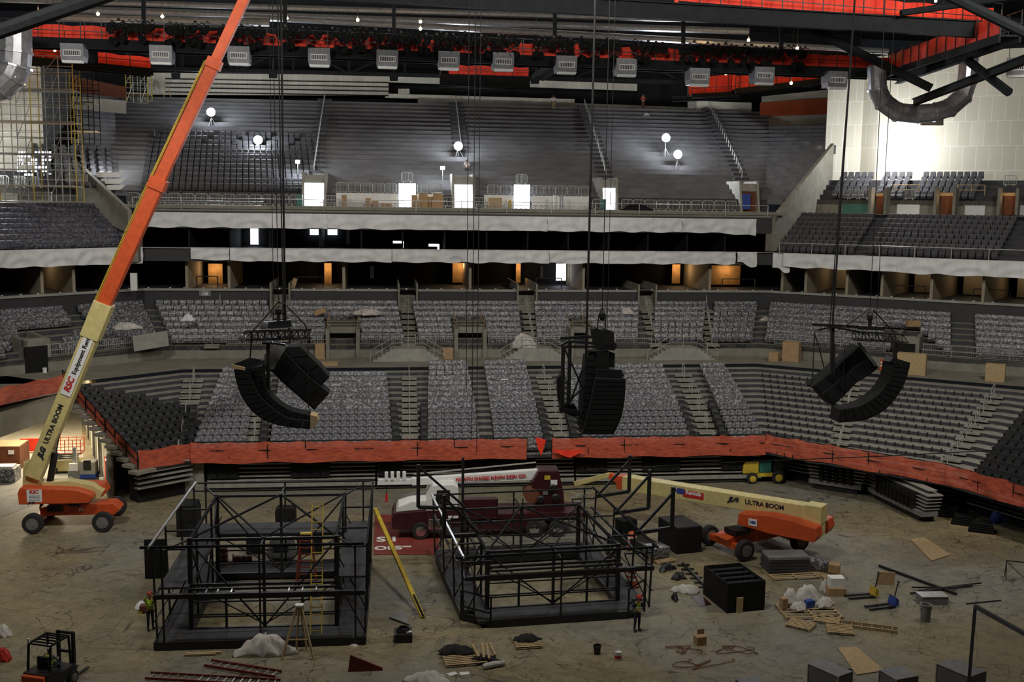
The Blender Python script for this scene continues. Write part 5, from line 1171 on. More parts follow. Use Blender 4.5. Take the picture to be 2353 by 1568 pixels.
# ---- yellow telehandler
p = PZ(1755, 1112); t = thing('telehandler', 'small yellow and green site vehicle parked below the right corner netting', 'vehicle', (p.x, p.y+.6, 0), -.02)
for x in (-.85, 1.05):
    for y in (-.6, .6): wheel(t, x, y, .4 if x < 0 else .45, .3, hub='yellow')
MB().box((.1,0,.6),(2.2,.8,.3)).build('chassis', 'yellow', t, world=False); MB().prism([(-1.5,-.5,.7),(-.35,-.5,.7),(-.35,-.5,1.6),(-1.3,-.5,1.6),(-1.5,-.5,1.3)],(0,1.0,0)).build('engine_cover', 'yellow', t, world=False, bevel=.08)
MB().box((.15,0,1.15),(.9,.9,.8)).build('side_panel', 'green', t, world=False, bevel=.05); MB().prism([(.7,-.45,.7),(1.5,-.45,.7),(1.4,-.45,1.5),(.8,-.45,1.9)],(0,.9,0)).build('mast', 'black', t, world=False)
# ---- bleacher wagons
def wagon(a, b, label, h=2.0, w=1.3, ends='rail'):
    dd = (b-a).normalized(); n = Vector((-dd.y, dd.x, 0)); t = thing('bleacher_wagon', label, 'bleacher wagon', a)
    MB().beam(V3((a+b)/2-dd*((b-a).length*.42)+n*w/2, .18), V3((a+b)/2+dd*((b-a).length*.42)+n*w/2, .18), w*.8, .3).build('rolling_base', 'black', t)
    MB().beam(V3(a+n*w*.4, .55), V3(b+n*w*.4, .55), w*.9, .3).build('bottom_deck', 'grey', t)
    for k in range(5): MB().beam(V3(a+n*w/2-dd*(.08*k), .85+k*.24), V3(b+n*w/2+dd*(.08*k), .85+k*.24), w-.2, .06).build('folded_deck', 'rail' if True else 'grey', t)
    m_ = int((b-a).length*.8/.5); s = MB()
    for i in range(m_):
        q = a.lerp(b, .17+.7*(i+.5)/m_)
        for r in (0, .55): s.beam(V3(q+n*(-.02), .72+r), V3(q+n*(-.02), 1.22+r), .46, .25, up=tuple(dd))
    s.build('folded_seat_row', 'blackm', t); MB().beam(V3(a+n*w/2, h+.06), V3(b+n*w/2, h+.06), w*.5, .05).build('top_deck', 'concl', t)
wagon(PZ(1858, 1122), PZ(1978, 1140), 'bleacher wagon stack with black folded seats, right of the yellow vehicle'); wagon(PZ(1995, 1142), PZ(2118, 1203), 'bleacher wagon stack standing diagonally nearer the right edge')
p = PZ(2150, 1160); t = thing('tarped_equipment', 'dark tarp-covered equipment between wagon and right corner netting', 'equipment', (p.x, p.y+1, 0), -.5); MB().lump((0,0,0), 1.4, 1.2, 2.2, 50, wob=.25).build('dark_tarp', 'dgrey', t, world=False, smooth=True); MB().box((0,0,.1),(2,1.6,.2)).build('skid', 'black', t, world=False)
for i, (px, py) in enumerate(((2180,1190),(2215,1208),(2255,1225))):
    p = PZ(px, py); t = thing('rack_bundle', 'low black bundle of racks on timber runners near the right edge', 'bundle', (p.x, p.y, 0), -.55, 'black rack bundles by the right rim')
    for k in range(5): MB().box((0,0,.12+k*.13),(1.5-.1*k,.9,.07)).build('rack_layer', 'black' if i < 1 or k % 2 else 'blue' if i == 2 and k == 3 else 'black', t, world=False)
    MB().box((0,-.4,.04),(1.6,.1,.08)).build('runner', 'wood', t, world=False)
heap('blue_tarpaulin', 'blue tarpaulin draped at the far right rim', 'tarpaulin', 2305, 1200, .8, .4, 1.6, 'blue', 60)
# ---- tunnel contents
def at(px, py, z=0): return PZ(px, py, z)
p = at(-5, 1080); t = thing('brown_crate', 'tall brown crate with lit top in the left tunnel', 'crate', (p.x+.3, p.y+1, 0)); MB().box((0,0,1.15),(2.6,2.2,1.1)).box((0,0,.45),(2.6,2.2,.28)).build('upper_case', 'brown', t, world=False, bevel=.02); MB().box((0,0,.29),(2.55,2.15,.5)).build('lower_case', 'brown', t, world=False); MB().box((.7,-1.12,1.3),(.4,.02,.3)).build('paper_label', 'white', t, world=False); MB().box((0,0,1.72),(2.5,2.1,.03)).build('lid', 'wood', t, world=False)
p = at(-2, 1112); t = thing('wrapped_stack', 'grey wrapped stack of sheets in the left tunnel, before the brown crate', 'stack', (p.x, p.y+.8, 0)); MB().box((0,0,.5),(2.0,1.4,1.0)).build('sheet_bundle', 'wrap', t, world=False, bevel=.03); MB().box((.2,0,1.06),(1.2,.9,.1)).build('paper_cover', 'white', t, world=False)
p = at(72, 1040); t = thing('safety_barrier', 'red-orange plastic barrier deep in the left tunnel', 'barrier', (p.x, p.y, 0)); MB().box((0,0,.6),(1.5,.15,1.0)).build('board', 'neta', t, world=False); MB().box((-.6,0,.06),(.1,.6,.12)).box((.6,0,.06),(.1,.6,.12)).build('foot', 'black', t, world=False)
p = at(100, 1042); t = barrel(0, 0, 'orange traffic barrel deep in the left tunnel beside the barrier', p=p)
def scissor(px, py, label, m, cage, w=2.2):
    p = at(px, py); t = thing('scissor_lift', label, 'scissor lift', (p.x, p.y+.6, 0))
    MB().box((0,0,.55),(w,1.0,.75)).build('chassis', m, t, world=False, bevel=.03)
    for x in (-w*.36, w*.36):
        for y in (-.5,.5): wheel(t, x, y, .26, .18)
    mb = MB()
    for k in range(3):
        z = 1.0+k*.13; mb.beam((-w*.4,-.3,z),(w*.4,-.3,z+.12),.06); mb.beam((w*.4,-.25,z),(-w*.4,-.25,z+.12),.06)
    mb.build('scissor_arms', 'grey', t, world=False); mb = MB()
    for x in (-w/2,-w/4,0,w/4,w/2):
        for y in (-.5,.5): mb.tube((x,y,1.45),(x,y,2.45),.03,5)
    for z in (1.48,1.95,2.45):
        for y in (-.5,.5): mb.tube((-w/2,y,z),(w/2,y,z),.03,5)
        for x in (-w/2,w/2): mb.tube((x,-.5,z),(x,.5,z),.03,5)
    mb.build('guard_cage', cage, t, world=False); MB().box((0,0,1.42),(w,1.0,.08)).build('platform', 'grey', t, world=False); return t
scissor(150, 1090, 'scissor lift with orange cage and cream base in the tunnel mouth', 'jcream', 'jorange', 2.2)
p = at(180, 1100); t = thing('personnel_lift', 'narrow grey mast lift in the tunnel mouth before the scissor lift', 'lift', (p.x-.2, p.y, 0)); MB().box((0,0,.35),(.8,.8,.6)).build('base', 'grey', t, world=False, bevel=.05); MB().beam((0,.1,.6),(0,.1,2.2),.22,.3).build('mast', 'galv', t, world=False); MB().box((0,-.3,.9),(.6,.25,.5)).build('control_box', 'white', t, world=False)
p = at(205, 1100); t = thing('floor_lift', 'cream boxy lift with black seat at the right side of the tunnel mouth', 'lift', (p.x-.1, p.y+.3, 0)); MB().box((0,0,.75),(1.1,1,.9)).build('body', 'concl', t, world=False, bevel=.05); MB().box((.05,-.52,1.0),(.5,.06,.7)).build('seat_back', 'black', t, world=False); MB().box((0,0,.2),(1.2,1.05,.3)).build('skirt', 'blue', t, world=False)
bucket(234, 1110, 'white bucket against the tunnel wall', 'white'); bucket(246, 1122, 'dark bucket with a white lid by the lit tunnel door', 'brown'); bucket(163, 1108, 'white bucket before the scissor lift', 'concl')
# ---- people
def person(loc, rz, label, top, legs, arms, hat=None, lean=0, stride=0, vest=None, sit=False, hair='black', sc=1):
    t = thing('person', label, 'person', loc, rz); t.scale = (sc,sc,sc)
    def skin(pts, edges, rad, m, name, sub=2):
        me = bpy.data.meshes.new(name); me.from_pydata(pts, edges, []); o = bpy.data.objects.new(name, me); COL.objects.link(o); o.parent = t
        me.materials.append(M[m]); md = o.modifiers.new('skin', 'SKIN'); 
        for v, r in zip(me.skin_vertices[0].data, rad): v.radius = (r, r*.85)
        me.skin_vertices[0].data[0].use_root = True; md.use_smooth_shade = True
        sb = o.modifiers.new('sub', 'SUBSURF'); sb.levels = 1; sb.render_levels = sub; return o
    ly = lean
    if sit: pelvis = (0,0,.95); kn = [(-.12,-.42,.95),(.12,-.42,.95)]; an = [(-.12,-.5,.5),(.12,-.5,.5)]; toe = [(-.12,-.66,.47),(.12,-.66,.47)]
    else: pelvis = (0,0,.95); kn = [(-.11,-.05-stride*.5,.5),(.11,-.03+stride*.5,.5)]; an = [(-.12,-stride*.7+.02,.09),(.13,stride+.03,.09)]; toe = [(-.13,-.14-stride*.7,.04),(.15,-.12+stride,.04)]
    sh = (0,-ly,1.42); nk = (0,-ly*1.1-.01,1.5); hd = (0,-ly*1.35-.03,1.66)
    # body: one continuous skinned surface with five-fingered hands
    P = [pelvis, (0,-ly*.4,1.15), (0,-ly*.8,1.34), nk, (hd[0],hd[1],hd[2]-.05), (hd[0],hd[1],hd[2]+.03)]; R = [.13,.125,.15,.06,.085,.095]; E = [(0,1),(1,2),(2,3),(3,4),(4,5)]
    for s, a in zip((-1,1), arms):
        i = len(P); P += [(s*.19,-ly*.85,1.4), a[0], a[1]]; R += [.062,.045,.03]; E += [(2,i),(i,i+1),(i+1,i+2)]
        w = Vector(a[1]); dd = (w-Vector(a[0])).normalized(); side = dd.cross(Vector((0,1,0.2))).normalized(); palm = w+dd*.07; j = len(P); P.append(tuple(palm)); R.append(.028); E.append((i+2, j))
        for f in range(4): b_ = palm+side*(f-1.5)*.02+dd*.03; tip = b_+dd*(.055+.012*(f in (1,2)))-Vector((0,.015,.01)); k = len(P); P += [tuple(b_), tuple(tip)]; R += [.009,.008]; E += [(j,k),(k,k+1)]
        th = w+dd*.03-side*.035*s; k = len(P); P += [tuple(th), tuple(th+dd*.04-side*.012*s)]; R += [.01,.009]; E += [(j,k),(k,k+1)]
    for s, k_, a_, t_ in zip((-1,1), kn, an, toe): i = len(P); P += [(s*.09,0,.9), k_, a_, t_]; R += [.095,.06,.042,.03]; E += [(0,i),(i,i+1),(i+1,i+2),(i+2,i+3)]
    body = skin(P, E, R, 'skin', 'body')
    Pt = [pelvis, (0,-ly*.4,1.15), (0,-ly*.8,1.36)]; Et = [(0,1),(1,2)]; Rt = [.15,.15,.175]
    for s, a in zip((-1,1), arms):
        i = len(Pt); el = Vector(a[0]); wr = el.lerp(Vector(a[1]), .75 if vest else .1); Pt += [(s*.2,-ly*.85,1.4), tuple(el), tuple(wr)]; Rt += [.075,.058,.042]; Et += [(2,i),(i,i+1),(i+1,i+2)]
    skin(Pt, Et, Rt, top, 'shirt')
    if vest: skin([(0,0,.98),(0,-ly*.4,1.15),(0,-ly*.8,1.36),(-.13,-ly*.85,1.42),(.13,-ly*.85,1.42)], [(0,1),(1,2),(2,3),(2,4)], [.19,.19,.22,.11,.11], vest, 'safety_vest'); MB().box((0,-ly*.5-.18,1.2),(.3,.02,.045)).build('reflective_stripe', 'white', t, world=False)
    Pl = [(0,0,.98)]; El = []; Rl = [.145]
    for s, k_, a_ in zip((-1,1), kn, an): i = len(Pl); Pl += [(s*.09,0,.88), k_, a_]; Rl += [.11,.078,.06]; El += [(0,i),(i,i+1),(i+1,i+2)]
    skin(Pl, El, Rl, legs, 'trousers')
    for t_, a_ in zip(toe, an): MB().box(((t_[0]+a_[0])/2,(t_[1]+a_[1])/2-.02,a_[2]-.03),(.1,.27,.1)).build('shoe', 'black', t, world=False, bevel=.03)
    h = Vector(hd)
    MB().ball(h+Vector((0,-.1,-.02)), .018, 6).build('nose', 'skin', t, world=False)
    for s in (-1,1): MB().ball(h+Vector((s*.035,-.085,.01)), .012, 6).build('eye', 'black', t, world=False); MB().ball(h+Vector((s*.095,.0,-.01)), .025, 6, (.5,1,1.3)).build('ear', 'skin', t, world=False)
    MB().box(h+Vector((0,-.092,-.06)),(.045,.01,.012)).build('mouth', 'inkr', t, world=False)
    if hat: MB().lathe(h+Vector((0,0,.04)), [(.15,0),(.125,.015),(.12,.06),(.09,.11),(.03,.135)], 14).box(h+Vector((0,-.13,.05)),(.16,.1,.012)).build('hard_hat', hat, t, world=False, smooth=True)
    else: MB().ball(h+Vector((0,.015,.035)), .108, 10, (.95,1,.9)).build('hair', hair, t, world=False, smooth=True)
    return t
p = PZ(346, 1447); person((p.x, p.y, 0), .4, 'person in a lime vest and red hard hat reaching up to the left frame', 'hiviz', 'jeans', (((-.3,-.28,1.55),(-.16,-.45,1.8)),((.25,-.3,1.6),(.05,-.45,1.85))), 'red', .02, .08, 'hiviz')
p = PZ(1463, 1450); person((p.x, p.y, 0), .1, 'person in a lime vest over dark clothes and red hard hat, beside the right frame', 'jeans', 'jeans', (((-.26,-.05,1.2),(-.05,-.25,1.12)),((.27,-.05,1.2),(.08,-.26,1.1))), 'red', .12, .05, 'hiviz')
heap('white_bag', 'white and red bag on the floor behind the reaching worker', 'bag', 325, 1398, .3, .3, .35, 'shirt', 70); 
p = PZ(335, 1408); t = thing('tool_cart', 'small yellow and brown cart beside the reaching worker', 'cart', (p.x, p.y, 0)); MB().box((0,0,.25),(.5,.4,.25)).build('tray', 'brown', t, world=False)
for x in (-.2,.2): MB().tube((x,-.2,.09),(x,.2,.09),.09,10).build('wheel', 'yellow', t, world=False)
p = PY(1072, 407, 108.6); person((p.x, p.y, PY(1072, 408, 108.6).z), 0, 'person in a white shirt and dark trousers standing above the central vomitory', 'shirt', 'jeans', (((-.25,-.1,1.15),(-.15,-.25,1.0)),((.27,-.05,1.15),(.2,-.2,1.0))))
p = PY(1272, 254, 122.5); person((p.x, p.y, p.z), 3.1, 'person in white shirt and khaki trousers bending at the top row', 'shirt', 'khaki', (((-.3,-.25,1.2),(-.2,-.45,1.05)),((.3,-.25,1.2),(.2,-.45,1.05))), None, .25)
p = PY(1477, 252, 123.5); person((p.x, p.y, p.z), 0, 'person in dark red clothes at the top row under the black wall', 'red', 'brown', (((-.28,-.1,1.15),(-.15,-.3,1.05)),((.28,-.1,1.15),(.15,-.3,1.05))))
# ---- forklift bottom left
p = PZ(120, 1583); t = thing('forklift', 'black forklift with roll cage and seated driver at bottom left', 'forklift', (p.x, p.y, 0), 1.2)
MB().prism([(-1.0,-.55,.35),(.8,-.55,.35),(.8,-.55,.8),(-.2,-.55,.8),(-.3,-.55,1.05),(-1.0,-.55,1.05)],(0,1.1,0)).build('body', 'black', t, world=False, bevel=.04); MB().box((-1.08,0,.65),(.2,1.0,.7)).build('counterweight', 'jorange', t, world=False, bevel=.05)
for x in (-.75,.6):
    for y in (-.5,.5): wheel(t, x, y, .3, .22)
mb = MB()
for x, y in ((-.75,-.5),(-.75,.5),(.55,-.5),(.55,.5)): mb.beam((x,y,.9),(x*.85,y,2.1),.07)
for x in (-.64,-.4,-.15,.1,.3,.47): mb.beam((x,-.5,2.1),(x,.5,2.1),.05)
for y in (-.5,.5): mb.beam((-.64,y,2.1),(.47,y,2.1),.07)
mb.build('overhead_guard', 'dsteel', t, world=False); mb = MB()
for y in (-.35,.35): mb.beam((.95,y,.1),(.95,y,2.05),.12)
for z in (.3,1.2,2.0): mb.beam((.95,-.35,z),(.95,.35,z),.1)
mb.build('mast', 'black', t, world=False)
for y in (-.25,.25): MB().box((1.5,y,.1),(1.0,.12,.05)).build('fork', 'black', t, world=False)
MB().box((-.2,0,.95),(.5,.5,.12)).box((-.45,0,1.25),(.12,.5,.55)).build('seat', 'rubber', t, world=False)
MB().tube((-.64,.5,2.1),(-.64,.5,2.3),.05,8).build('beacon', 'white', t, world=False)
person((p.x-.05, p.y-.15, .05), 2.75, 'person in a lime vest seated driving the bottom left forklift', 'grey', 'jeans', (((-.26,-.2,1.2),(-.12,-.42,1.15)),((.26,-.2,1.2),(.12,-.42,1.15))), 'white', .05, 0, 'hiviz', sit=True)
heap('white_bag', 'white plastic bundle at the left edge beyond the forklift', 'bag', 5, 1462, .45, .3, .5, 'tarp', 71); heap('orange_bundle', 'orange and white plastic bundle at the left edge near the forklift', 'bundle', 5, 1518, .4, .3, .55, 'red', 72)
# ================================================================== hanging loudspeakers
def plate(t, pts, Y, d_, m, name, inset=0):
    p = [PY(x, y, Y) for x, y in pts]; return MB().prism(p, (0, d_, 0)).build(name, m, t)
def arr(t, A, B, Y, d_, m='blackm', n=3):
    # cabinets between two edge curves, each a box with a gap to its neighbour
    A = [PY(x, y, Y) for x, y in A]; B = [PY(x, y, Y) for x, y in B]
    def rs(P, k):
        o = []; 
        for i in range(k+1):
            f = i/k*(len(P)-1); j = min(int(f), len(P)-2); u = f-j; a, b, c, d = P[max(j-1, 0)], P[j], P[j+1], P[min(j+2, len(P)-1)]
            o.append(.5*((2*b)+(c-a)*u+(2*a-5*b+4*c-d)*u*u+(3*b-a-3*c+d)*u**3))
        return o
    k = (len(A)-1)*n; A = rs(A, k); B = rs(B, k)
    for i in range(k):
        q = [A[i], B[i], B[i].lerp(B[i+1], .985), A[i].lerp(A[i+1], .985)]; MB().prism(q, (0, d_, 0)).build('speaker_cabinet', m, t)
        c = [v.lerp(sum(q, Vector())/4, .16)+Vector((0,-.015,0)) for v in q]; MB().prism(c, (0,.02,0)).build('side_plate', 'black', t)
def cable(pts, label, r=.03, cat='cable', name='hoist_cable', m='blackm', group=None): return tag(MB().path(pts, r, 5).build(name, m), label, cat, group)
def truss(t, a, b, w, m, name='truss', n=8, r=.03, up=Vector((0,0,1))):
    a = Vector(a); b = Vector(b); dd = (b-a).normalized(); s = dd.cross(up).normalized()*w/2; u = s.cross(dd).normalized()*w/2; mb = MB(); C4 = [s+u, s-u, -s-u, -s+u]
    for c in C4: mb.tube(a+c, b+c, r, 5)
    for i in range(n):
        p, q = a.lerp(b, i/n), a.lerp(b, (i+1)/n)
        for j in range(4): c0, c1 = C4[j], C4[(j+1) % 4]; mb.tube(p+(c0 if i % 2 else c1), q+(c1 if i % 2 else c0), r*.6, 4); mb.tube(p+c0, p+c1, r*.6, 4)
    return mb.build(name, m, t)
YL = 50
t = thing('speaker_cluster', 'left hanging loudspeaker cluster: curved double array and tilted black bass block', 'loudspeakers', PY(640, 850, YL))
arr(t, [(537,850),(545,885),(560,920),(590,955),(640,978),(712,987)], [(572,848),(583,885),(600,915),(628,940),(662,962),(712,968)], YL, 1.1); arr(t, [(574,846),(585,884),(603,914),(631,938),(664,960),(713,966)], [(602,842),(607,878),(620,908),(640,928),(670,945),(713,955)], YL+.25, 1.0)
plate(t, [(532,838),(563,845),(563,852),(534,847)], YL-.03, .1, 'wood', 'array_frame'); plate(t, [(563,845),(606,828),(608,834),(564,852)], YL-.02, .1, 'chrome', 'array_frame'); plate(t, [(534,838),(575,822),(606,828),(563,845)], YL+.4, .1, 'black', 'array_frame')
plate(t, [(713,954),(728,958),(731,968),(725,980),(713,987)], YL, .9, 'wood', 'end_board')
arr(t, [(642,797),(664,820),(690,848),(716,872),(738,890),(757,905)], [(606,838),(630,860),(655,885),(682,908),(703,926),(722,943)], YL+1.4, 1.2, n=1); arr(t, [(690,797),(712,820),(735,842),(757,868)], [(648,799),(672,824),(706,858),(738,888)], YL+1.7, 1.2, n=1)
plate(t, [(608,815),(640,790),(660,795),(628,850),(604,848)], YL+1.2, .15, 'grey', 'rigging_plate')
truss(t, PY(562,772,YL+.6), PY(716,768,YL+.6), .38, 'black', n=10, r=.035); plate(t, [(600,742),(668,736),(670,752),(600,756)], YL+.4, .4, 'black', 'rigging_beam'); plate(t, [(622,752),(668,748),(668,752),(622,756)], YL+.38, .05, 'chrome', 'rigging_bar'); plate(t, [(625,786),(656,791),(656,796),(626,792)], YL+.5, .06, 'chrome', 'rigging_bar')
for x, y in ((557,778), (608,748)): MB().lathe(PY(x, y, YL+.2), [(.02,-.09),(.17,-.07),(.17,.07),(.02,.09)], 14, (0,1,0)).build('pulley', 'galv', t)
MB().ball(PY(640,714,YL+.6), .18, 10, (1,1,1.2)).build('chain_hoist', 'black', t); MB().tube(PY(640,722,YL+.6), PY(640,742,YL+.6), .08, 8).build('hoist_hook', 'black', t)
mb = MB()
for p in ([(640,694),(600,740),(580,762),(574,830)], [(640,694),(655,700),(700,745),(711,770),(711,790)]): mb.path([PY(x,y,YL+.5) for x,y in p], .035, 5)
mb.tube(PY(707,770,YL-.1), PY(709,938,YL-.1), .02, 4); mb.tube(PY(616,786,YL+.6), PY(617,895,YL+.6), .09, 6); mb.build('bridle_strap', 'black', t)
YC = 50
t = thing('speaker_cluster', 'middle hanging loudspeaker cluster: one tall black array beside an open truss', 'loudspeakers', PY(1385, 850, YC))
arr(t, [(1368,870),(1363,900),(1357,930),(1348,965),(1338,999)], [(1438,872),(1437,900),(1434,930),(1426,965),(1410,999)], YC, 1.1); arr(t, [(1350,820),(1345,860),(1340,905),(1338,950),(1336,985)], [(1366,818),(1364,860),(1358,905),(1350,950),(1342,985)], YC+.3, 1.1)
plate(t, [(1364,850),(1428,850),(1436,866),(1368,868)], YC+.3, .6, 'black', 'array_frame'); plate(t, [(1354,808),(1400,808),(1400,850),(1352,850)], YC+.5, .8, 'blackm', 'rear_cabinet'); plate(t, [(1360,758),(1372,754),(1380,760),(1392,757),(1411,764),(1411,785),(1420,795),(1412,806),(1372,804),(1366,790)], YC+.5, .5, 'blackm', 'rigging_head'); plate(t, [(1402,808),(1413,812),(1412,845),(1402,845)], YC+.6, .3, 'black', 'rigging_bar')
for x, y in ((1385,797),(1394,789),(1406,789),(1394,801),(1406,801),(1416,795)): MB().ball(PY(x,y,YC+.45), .035, 6).build('bolt', 'chrome', t)
mb = MB()
for a, b, w in (((1294,797),(1292,935),.16), ((1310,785),(1306,930),.16), ((1288,778),(1362,774),.14), ((1290,797),(1370,797),.1), ((1295,797),(1345,905),.08), ((1338,850),(1310,925),.08), ((1340,890),(1290,940),.08), ((1285,940),(1340,950),.2), ((1308,785),(1362,789),.12), ((1288,795),(1310,783),.1)): mb.beam(PY(*a,YC+.4), PY(*b,YC+.4), w)
mb.build('side_truss', 'black', t); plate(t, [(1281,870),(1292,860),(1294,930),(1320,930),(1335,955),(1318,958),(1290,945),(1283,915)], YC+.6, .4, 'blackm', 'cable_bundle')
MB().ball(PY(1384,725,YC+.6), .16, 10, (1,1,1.8)).build('chain_hoist', 'black', t); mb = MB(); mb.path([PY(x,y,YC+.6) for x,y in ((1384,708),(1376,725),(1372,756))], .03, 5); mb.path([PY(x,y,YC+.6) for x,y in ((1384,708),(1391,725),(1391,758))], .03, 5); mb.build('bridle_strap', 'black', t)
YR = 52
t = thing('speaker_cluster', 'right hanging loudspeaker cluster: tilted black block and single curved array', 'loudspeakers', PY(1980, 850, YR))
arr(t, [(2091,840),(2083,870),(2066,905),(2036,940),(1990,965),(1928,972)], [(2051,836),(2046,865),(2031,893),(2006,917),(1972,935),(1930,942)], YR, 1.1); plate(t, [(2044,832),(2053,822),(2092,834),(2090,842),(2060,838)], YR-.02, .8, 'black', 'array_frame')
arr(t, [(1868,888),(1895,868),(1925,842),(1955,816),(1975,795)], [(1890,905),(1918,884),(1948,858),(1978,834),(2000,820)], YR+1.2, 1.1, n=1); arr(t, [(1891,906),(1919,885),(1949,859),(1979,835),(2001,821)], [(1915,933),(1943,906),(1968,880),(1998,862),(2019,845)], YR+1.0, 1.2, n=1)
plate(t, [(1970,789),(1975,786),(2016,838),(2011,843)], YR+.95, .1, 'rail', 'end_strap')
truss(t, PY(1962,772,YR+.6), PY(2084,778,YR+.6), .4, 'black', n=8, r=.035)
mb = MB(); mb.beam(PY(1866,746,YR+.7), PY(1990,752,YR+.7), .14); mb.beam(PY(1972,753,YR+.5), PY(2030,755,YR+.5), .3, .2); mb.beam(PY(1880,758,YR+.5), PY(1915,752,YR+.5), .08); mb.beam(PY(1915,752,YR+.5), PY(1975,763,YR+.5), .1); mb.beam(PY(1913,745,YR+.6), PY(1911,860,YR+.6), .16); mb.build('rigging_beam', 'black', t)
mb = MB(); mb.path([PY(1872,762,YR+.4), PY(1869,830,YR+.4), PY(1866,890,YR+.4)], .03, 5); mb.path([PY(x,y,YR+.4) for x,y in ((1873,770),(1885,810),(1893,845))], .03, 5); mb.tube(PY(1918,790,YR+.3), PY(1917,865,YR+.3), .04, 5); mb.tube(PY(1941,800,YR-.1), PY(1935,930,YR-.1), .02, 4); mb.path([PY(x,y,YR+.5) for x,y in ((1996,712),(1965,735),(1928,758))], .035, 5); mb.path([PY(x,y,YR+.5) for x,y in ((2006,712),(2030,738),(2058,768),(2061,830))], .035, 5); mb.build('bridle_strap', 'black', t)
for k in range(8): MB().ball(PY(1872-k*.8, 765+k*17.5, YR+.36), .04, 6).build('bolt', 'chrome', t)
MB().ball(PY(1999,728,YR+.6), .17, 10, (1,1,1.6)).build('chain_hoist', 'black', t); MB().tube(PY(1999,735,YR+.6), PY(1999,755,YR+.6), .1, 8).build('hoist_hook', 'black', t)
def up_(x, y, Y, x2=None, top=38.5): p = PY(x, y, Y); q = Vector((p.x+(x2 or 0), p.y, top)); return [q, p]
for x, y, Y, dx, r, l in ((640,694,YL+.6,-.15,.018,'thin chain rising from the left speaker hoist to the roof'), (655,740,YL+.6,0,.05,'thick black cable rising from the left speaker rigging to the roof'), (651,740,YL+.9,-.1,.03,'second black cable close beside the thick left one'), (629,735,YL+.8,0,.015,'thinnest line left of the left hoist cables'),
    (1345,872,YC+.4,.1,.055,'thick black cable beside the middle speaker cluster'), (1384,708,YC+.6,0,.02,'thin chain rising from the middle speaker hoist'), (1395,760,YC+.8,0,.015,'thin line right of the middle hoist chain'),
    (1913,745,YR+.6,.45,.05,'thick black cable rising from the right speaker rigging'), (1906,760,YR+.8,.7,.03,'black cable crossing close beside the thick right one'), (1999,712,YR+.6,-.15,.02,'thin chain rising from the right speaker hoist'), (2012,765,YR+.8,.1,.018,'thin line right of the right hoist chain'),
    (1071,900,62,0,.022,'thin dark line hanging left of two others in the hall centre'), (1084,1000,62,0,.022,'thin dark line hanging between two others in the hall centre'), (1095,1040,62,0,.022,'thin dark line hanging right of two others in the hall centre')): cable(up_(x, y, Y, dx), l, r)
# ================================================================== roof: catwalks, fixtures, vents, ducts
def deckrun(a, b, label, h=.7, netm='neta', nh=1.25, posts=9, name='catwalk', wd=1.2, net_spans=((0,1),), rail=True):
    a = Vector(a); b = Vector(b); t = thing(name, label, 'catwalk', (a+b)/2); dd = (b-a); n = Vector((-dd.y, dd.x, 0)).normalized(); n = n if n.y > 0 else -n
    MB().beam(a+n*wd/2, b+n*wd/2, wd, .12).build('walkway_deck', 'dsteel', t)
    for s in (0, wd): MB().beam(a+n*s-Vector((0,0,h/2-.1)), b+n*s-Vector((0,0,h/2-.1)), .12, h).build('edge_beam', 'dsteel', t)
    for i in range(posts+1):
        q = a.lerp(b, i/posts)
        for s in (0, wd): MB().beam(q+n*s, q+n*s+Vector((0,0,nh+.1)), .06).build('rail_post', 'black', t)
    if rail:
        for z in (.6, nh+.05): MB().beam(a+Vector((0,0,z)), b+Vector((0,0,z)), .05).build('hand_rail', 'black', t)
    for u, v in net_spans:
        p, q = a.lerp(b, u)+n*(wd-.1), a.lerp(b, v)+n*(wd-.1); mb = MB(); K = max(4, int((q-p).length/.8))
        for i in range(K+1): r = p.lerp(q, i/K); mb.v += [r+n*.05*math.sin(i*1.7)+Vector((0,0,.05+.08*math.sin(i))), r+n*.05*math.sin(i*1.7+1)+Vector((0,0,nh-.1+.06*math.sin(i*2.1)))]
        for i in range(K): mb.f.append((2*i, 2*i+2, 2*i+3, 2*i+1))
        mb.build('safety_netting', netm, t)
    return t
CY = 84.5
deckrun(PY(-60, 82, CY), PY(2085, 163, CY), 'long main catwalk with orange netting and a row of black spotlights', posts=48, h=.75)
# spotlights along it
def spot():
    t = thing('spotlight', 'round black stage spotlight in the long row on the main catwalk', 'spotlight', (0,0,0), 0, 'black spotlights of the main catwalk')
    MB().lathe((0,-.12,-.5), [(.1,-.34),(.2,-.3),(.26,0),(.3,.3),(.26,.32),(.24,.2)], 12, (0,-.9,-.45)).build('lamp_can', 'blackm', t, world=False); MB().path([(-.32,-.1,-.5),(-.33,-.05,-.1),(0,0,.02),(.33,-.05,-.1),(.32,-.1,-.5)], .03, 5).build('yoke', 'black', t, world=False); MB().box((0,0,.05),(.16,.16,.16)).build('clamp', 'black', t, world=False)
    return t
sp = spot(); first = True; KIDS[sp.name] = [o for o in COL.objects if o.parent == sp]
rnd = random.Random(4)
for x0, x1 in ((252,358),(384,484),(505,602),(634,732),(756,850),(856,985),(995,1190),(1225,1318),(1330,1428),(1452,1528),(1562,1700),(1705,1858)):
    n = int((x1-x0)/13)
    for i in range(n):
        for row in (0, 1):
            px = x0+(i+.5)*(x1-x0)/n+rnd.uniform(-2, 2); yy = 62+(px-250)*.0385+row*20; p = PY(px, yy, CY-.35-.1*row)+Vector((0,0,.45-.2*row+rnd.uniform(-.12,.12)))
            if row and rnd.random() < .35: continue
            if first: sp.location = p; sp.rotation_euler = (0,0,rnd.uniform(-.7,.7)); first = False
            else: dup(sp, p, rnd.uniform(-.8,.8), sc=(.95,.95,.95))
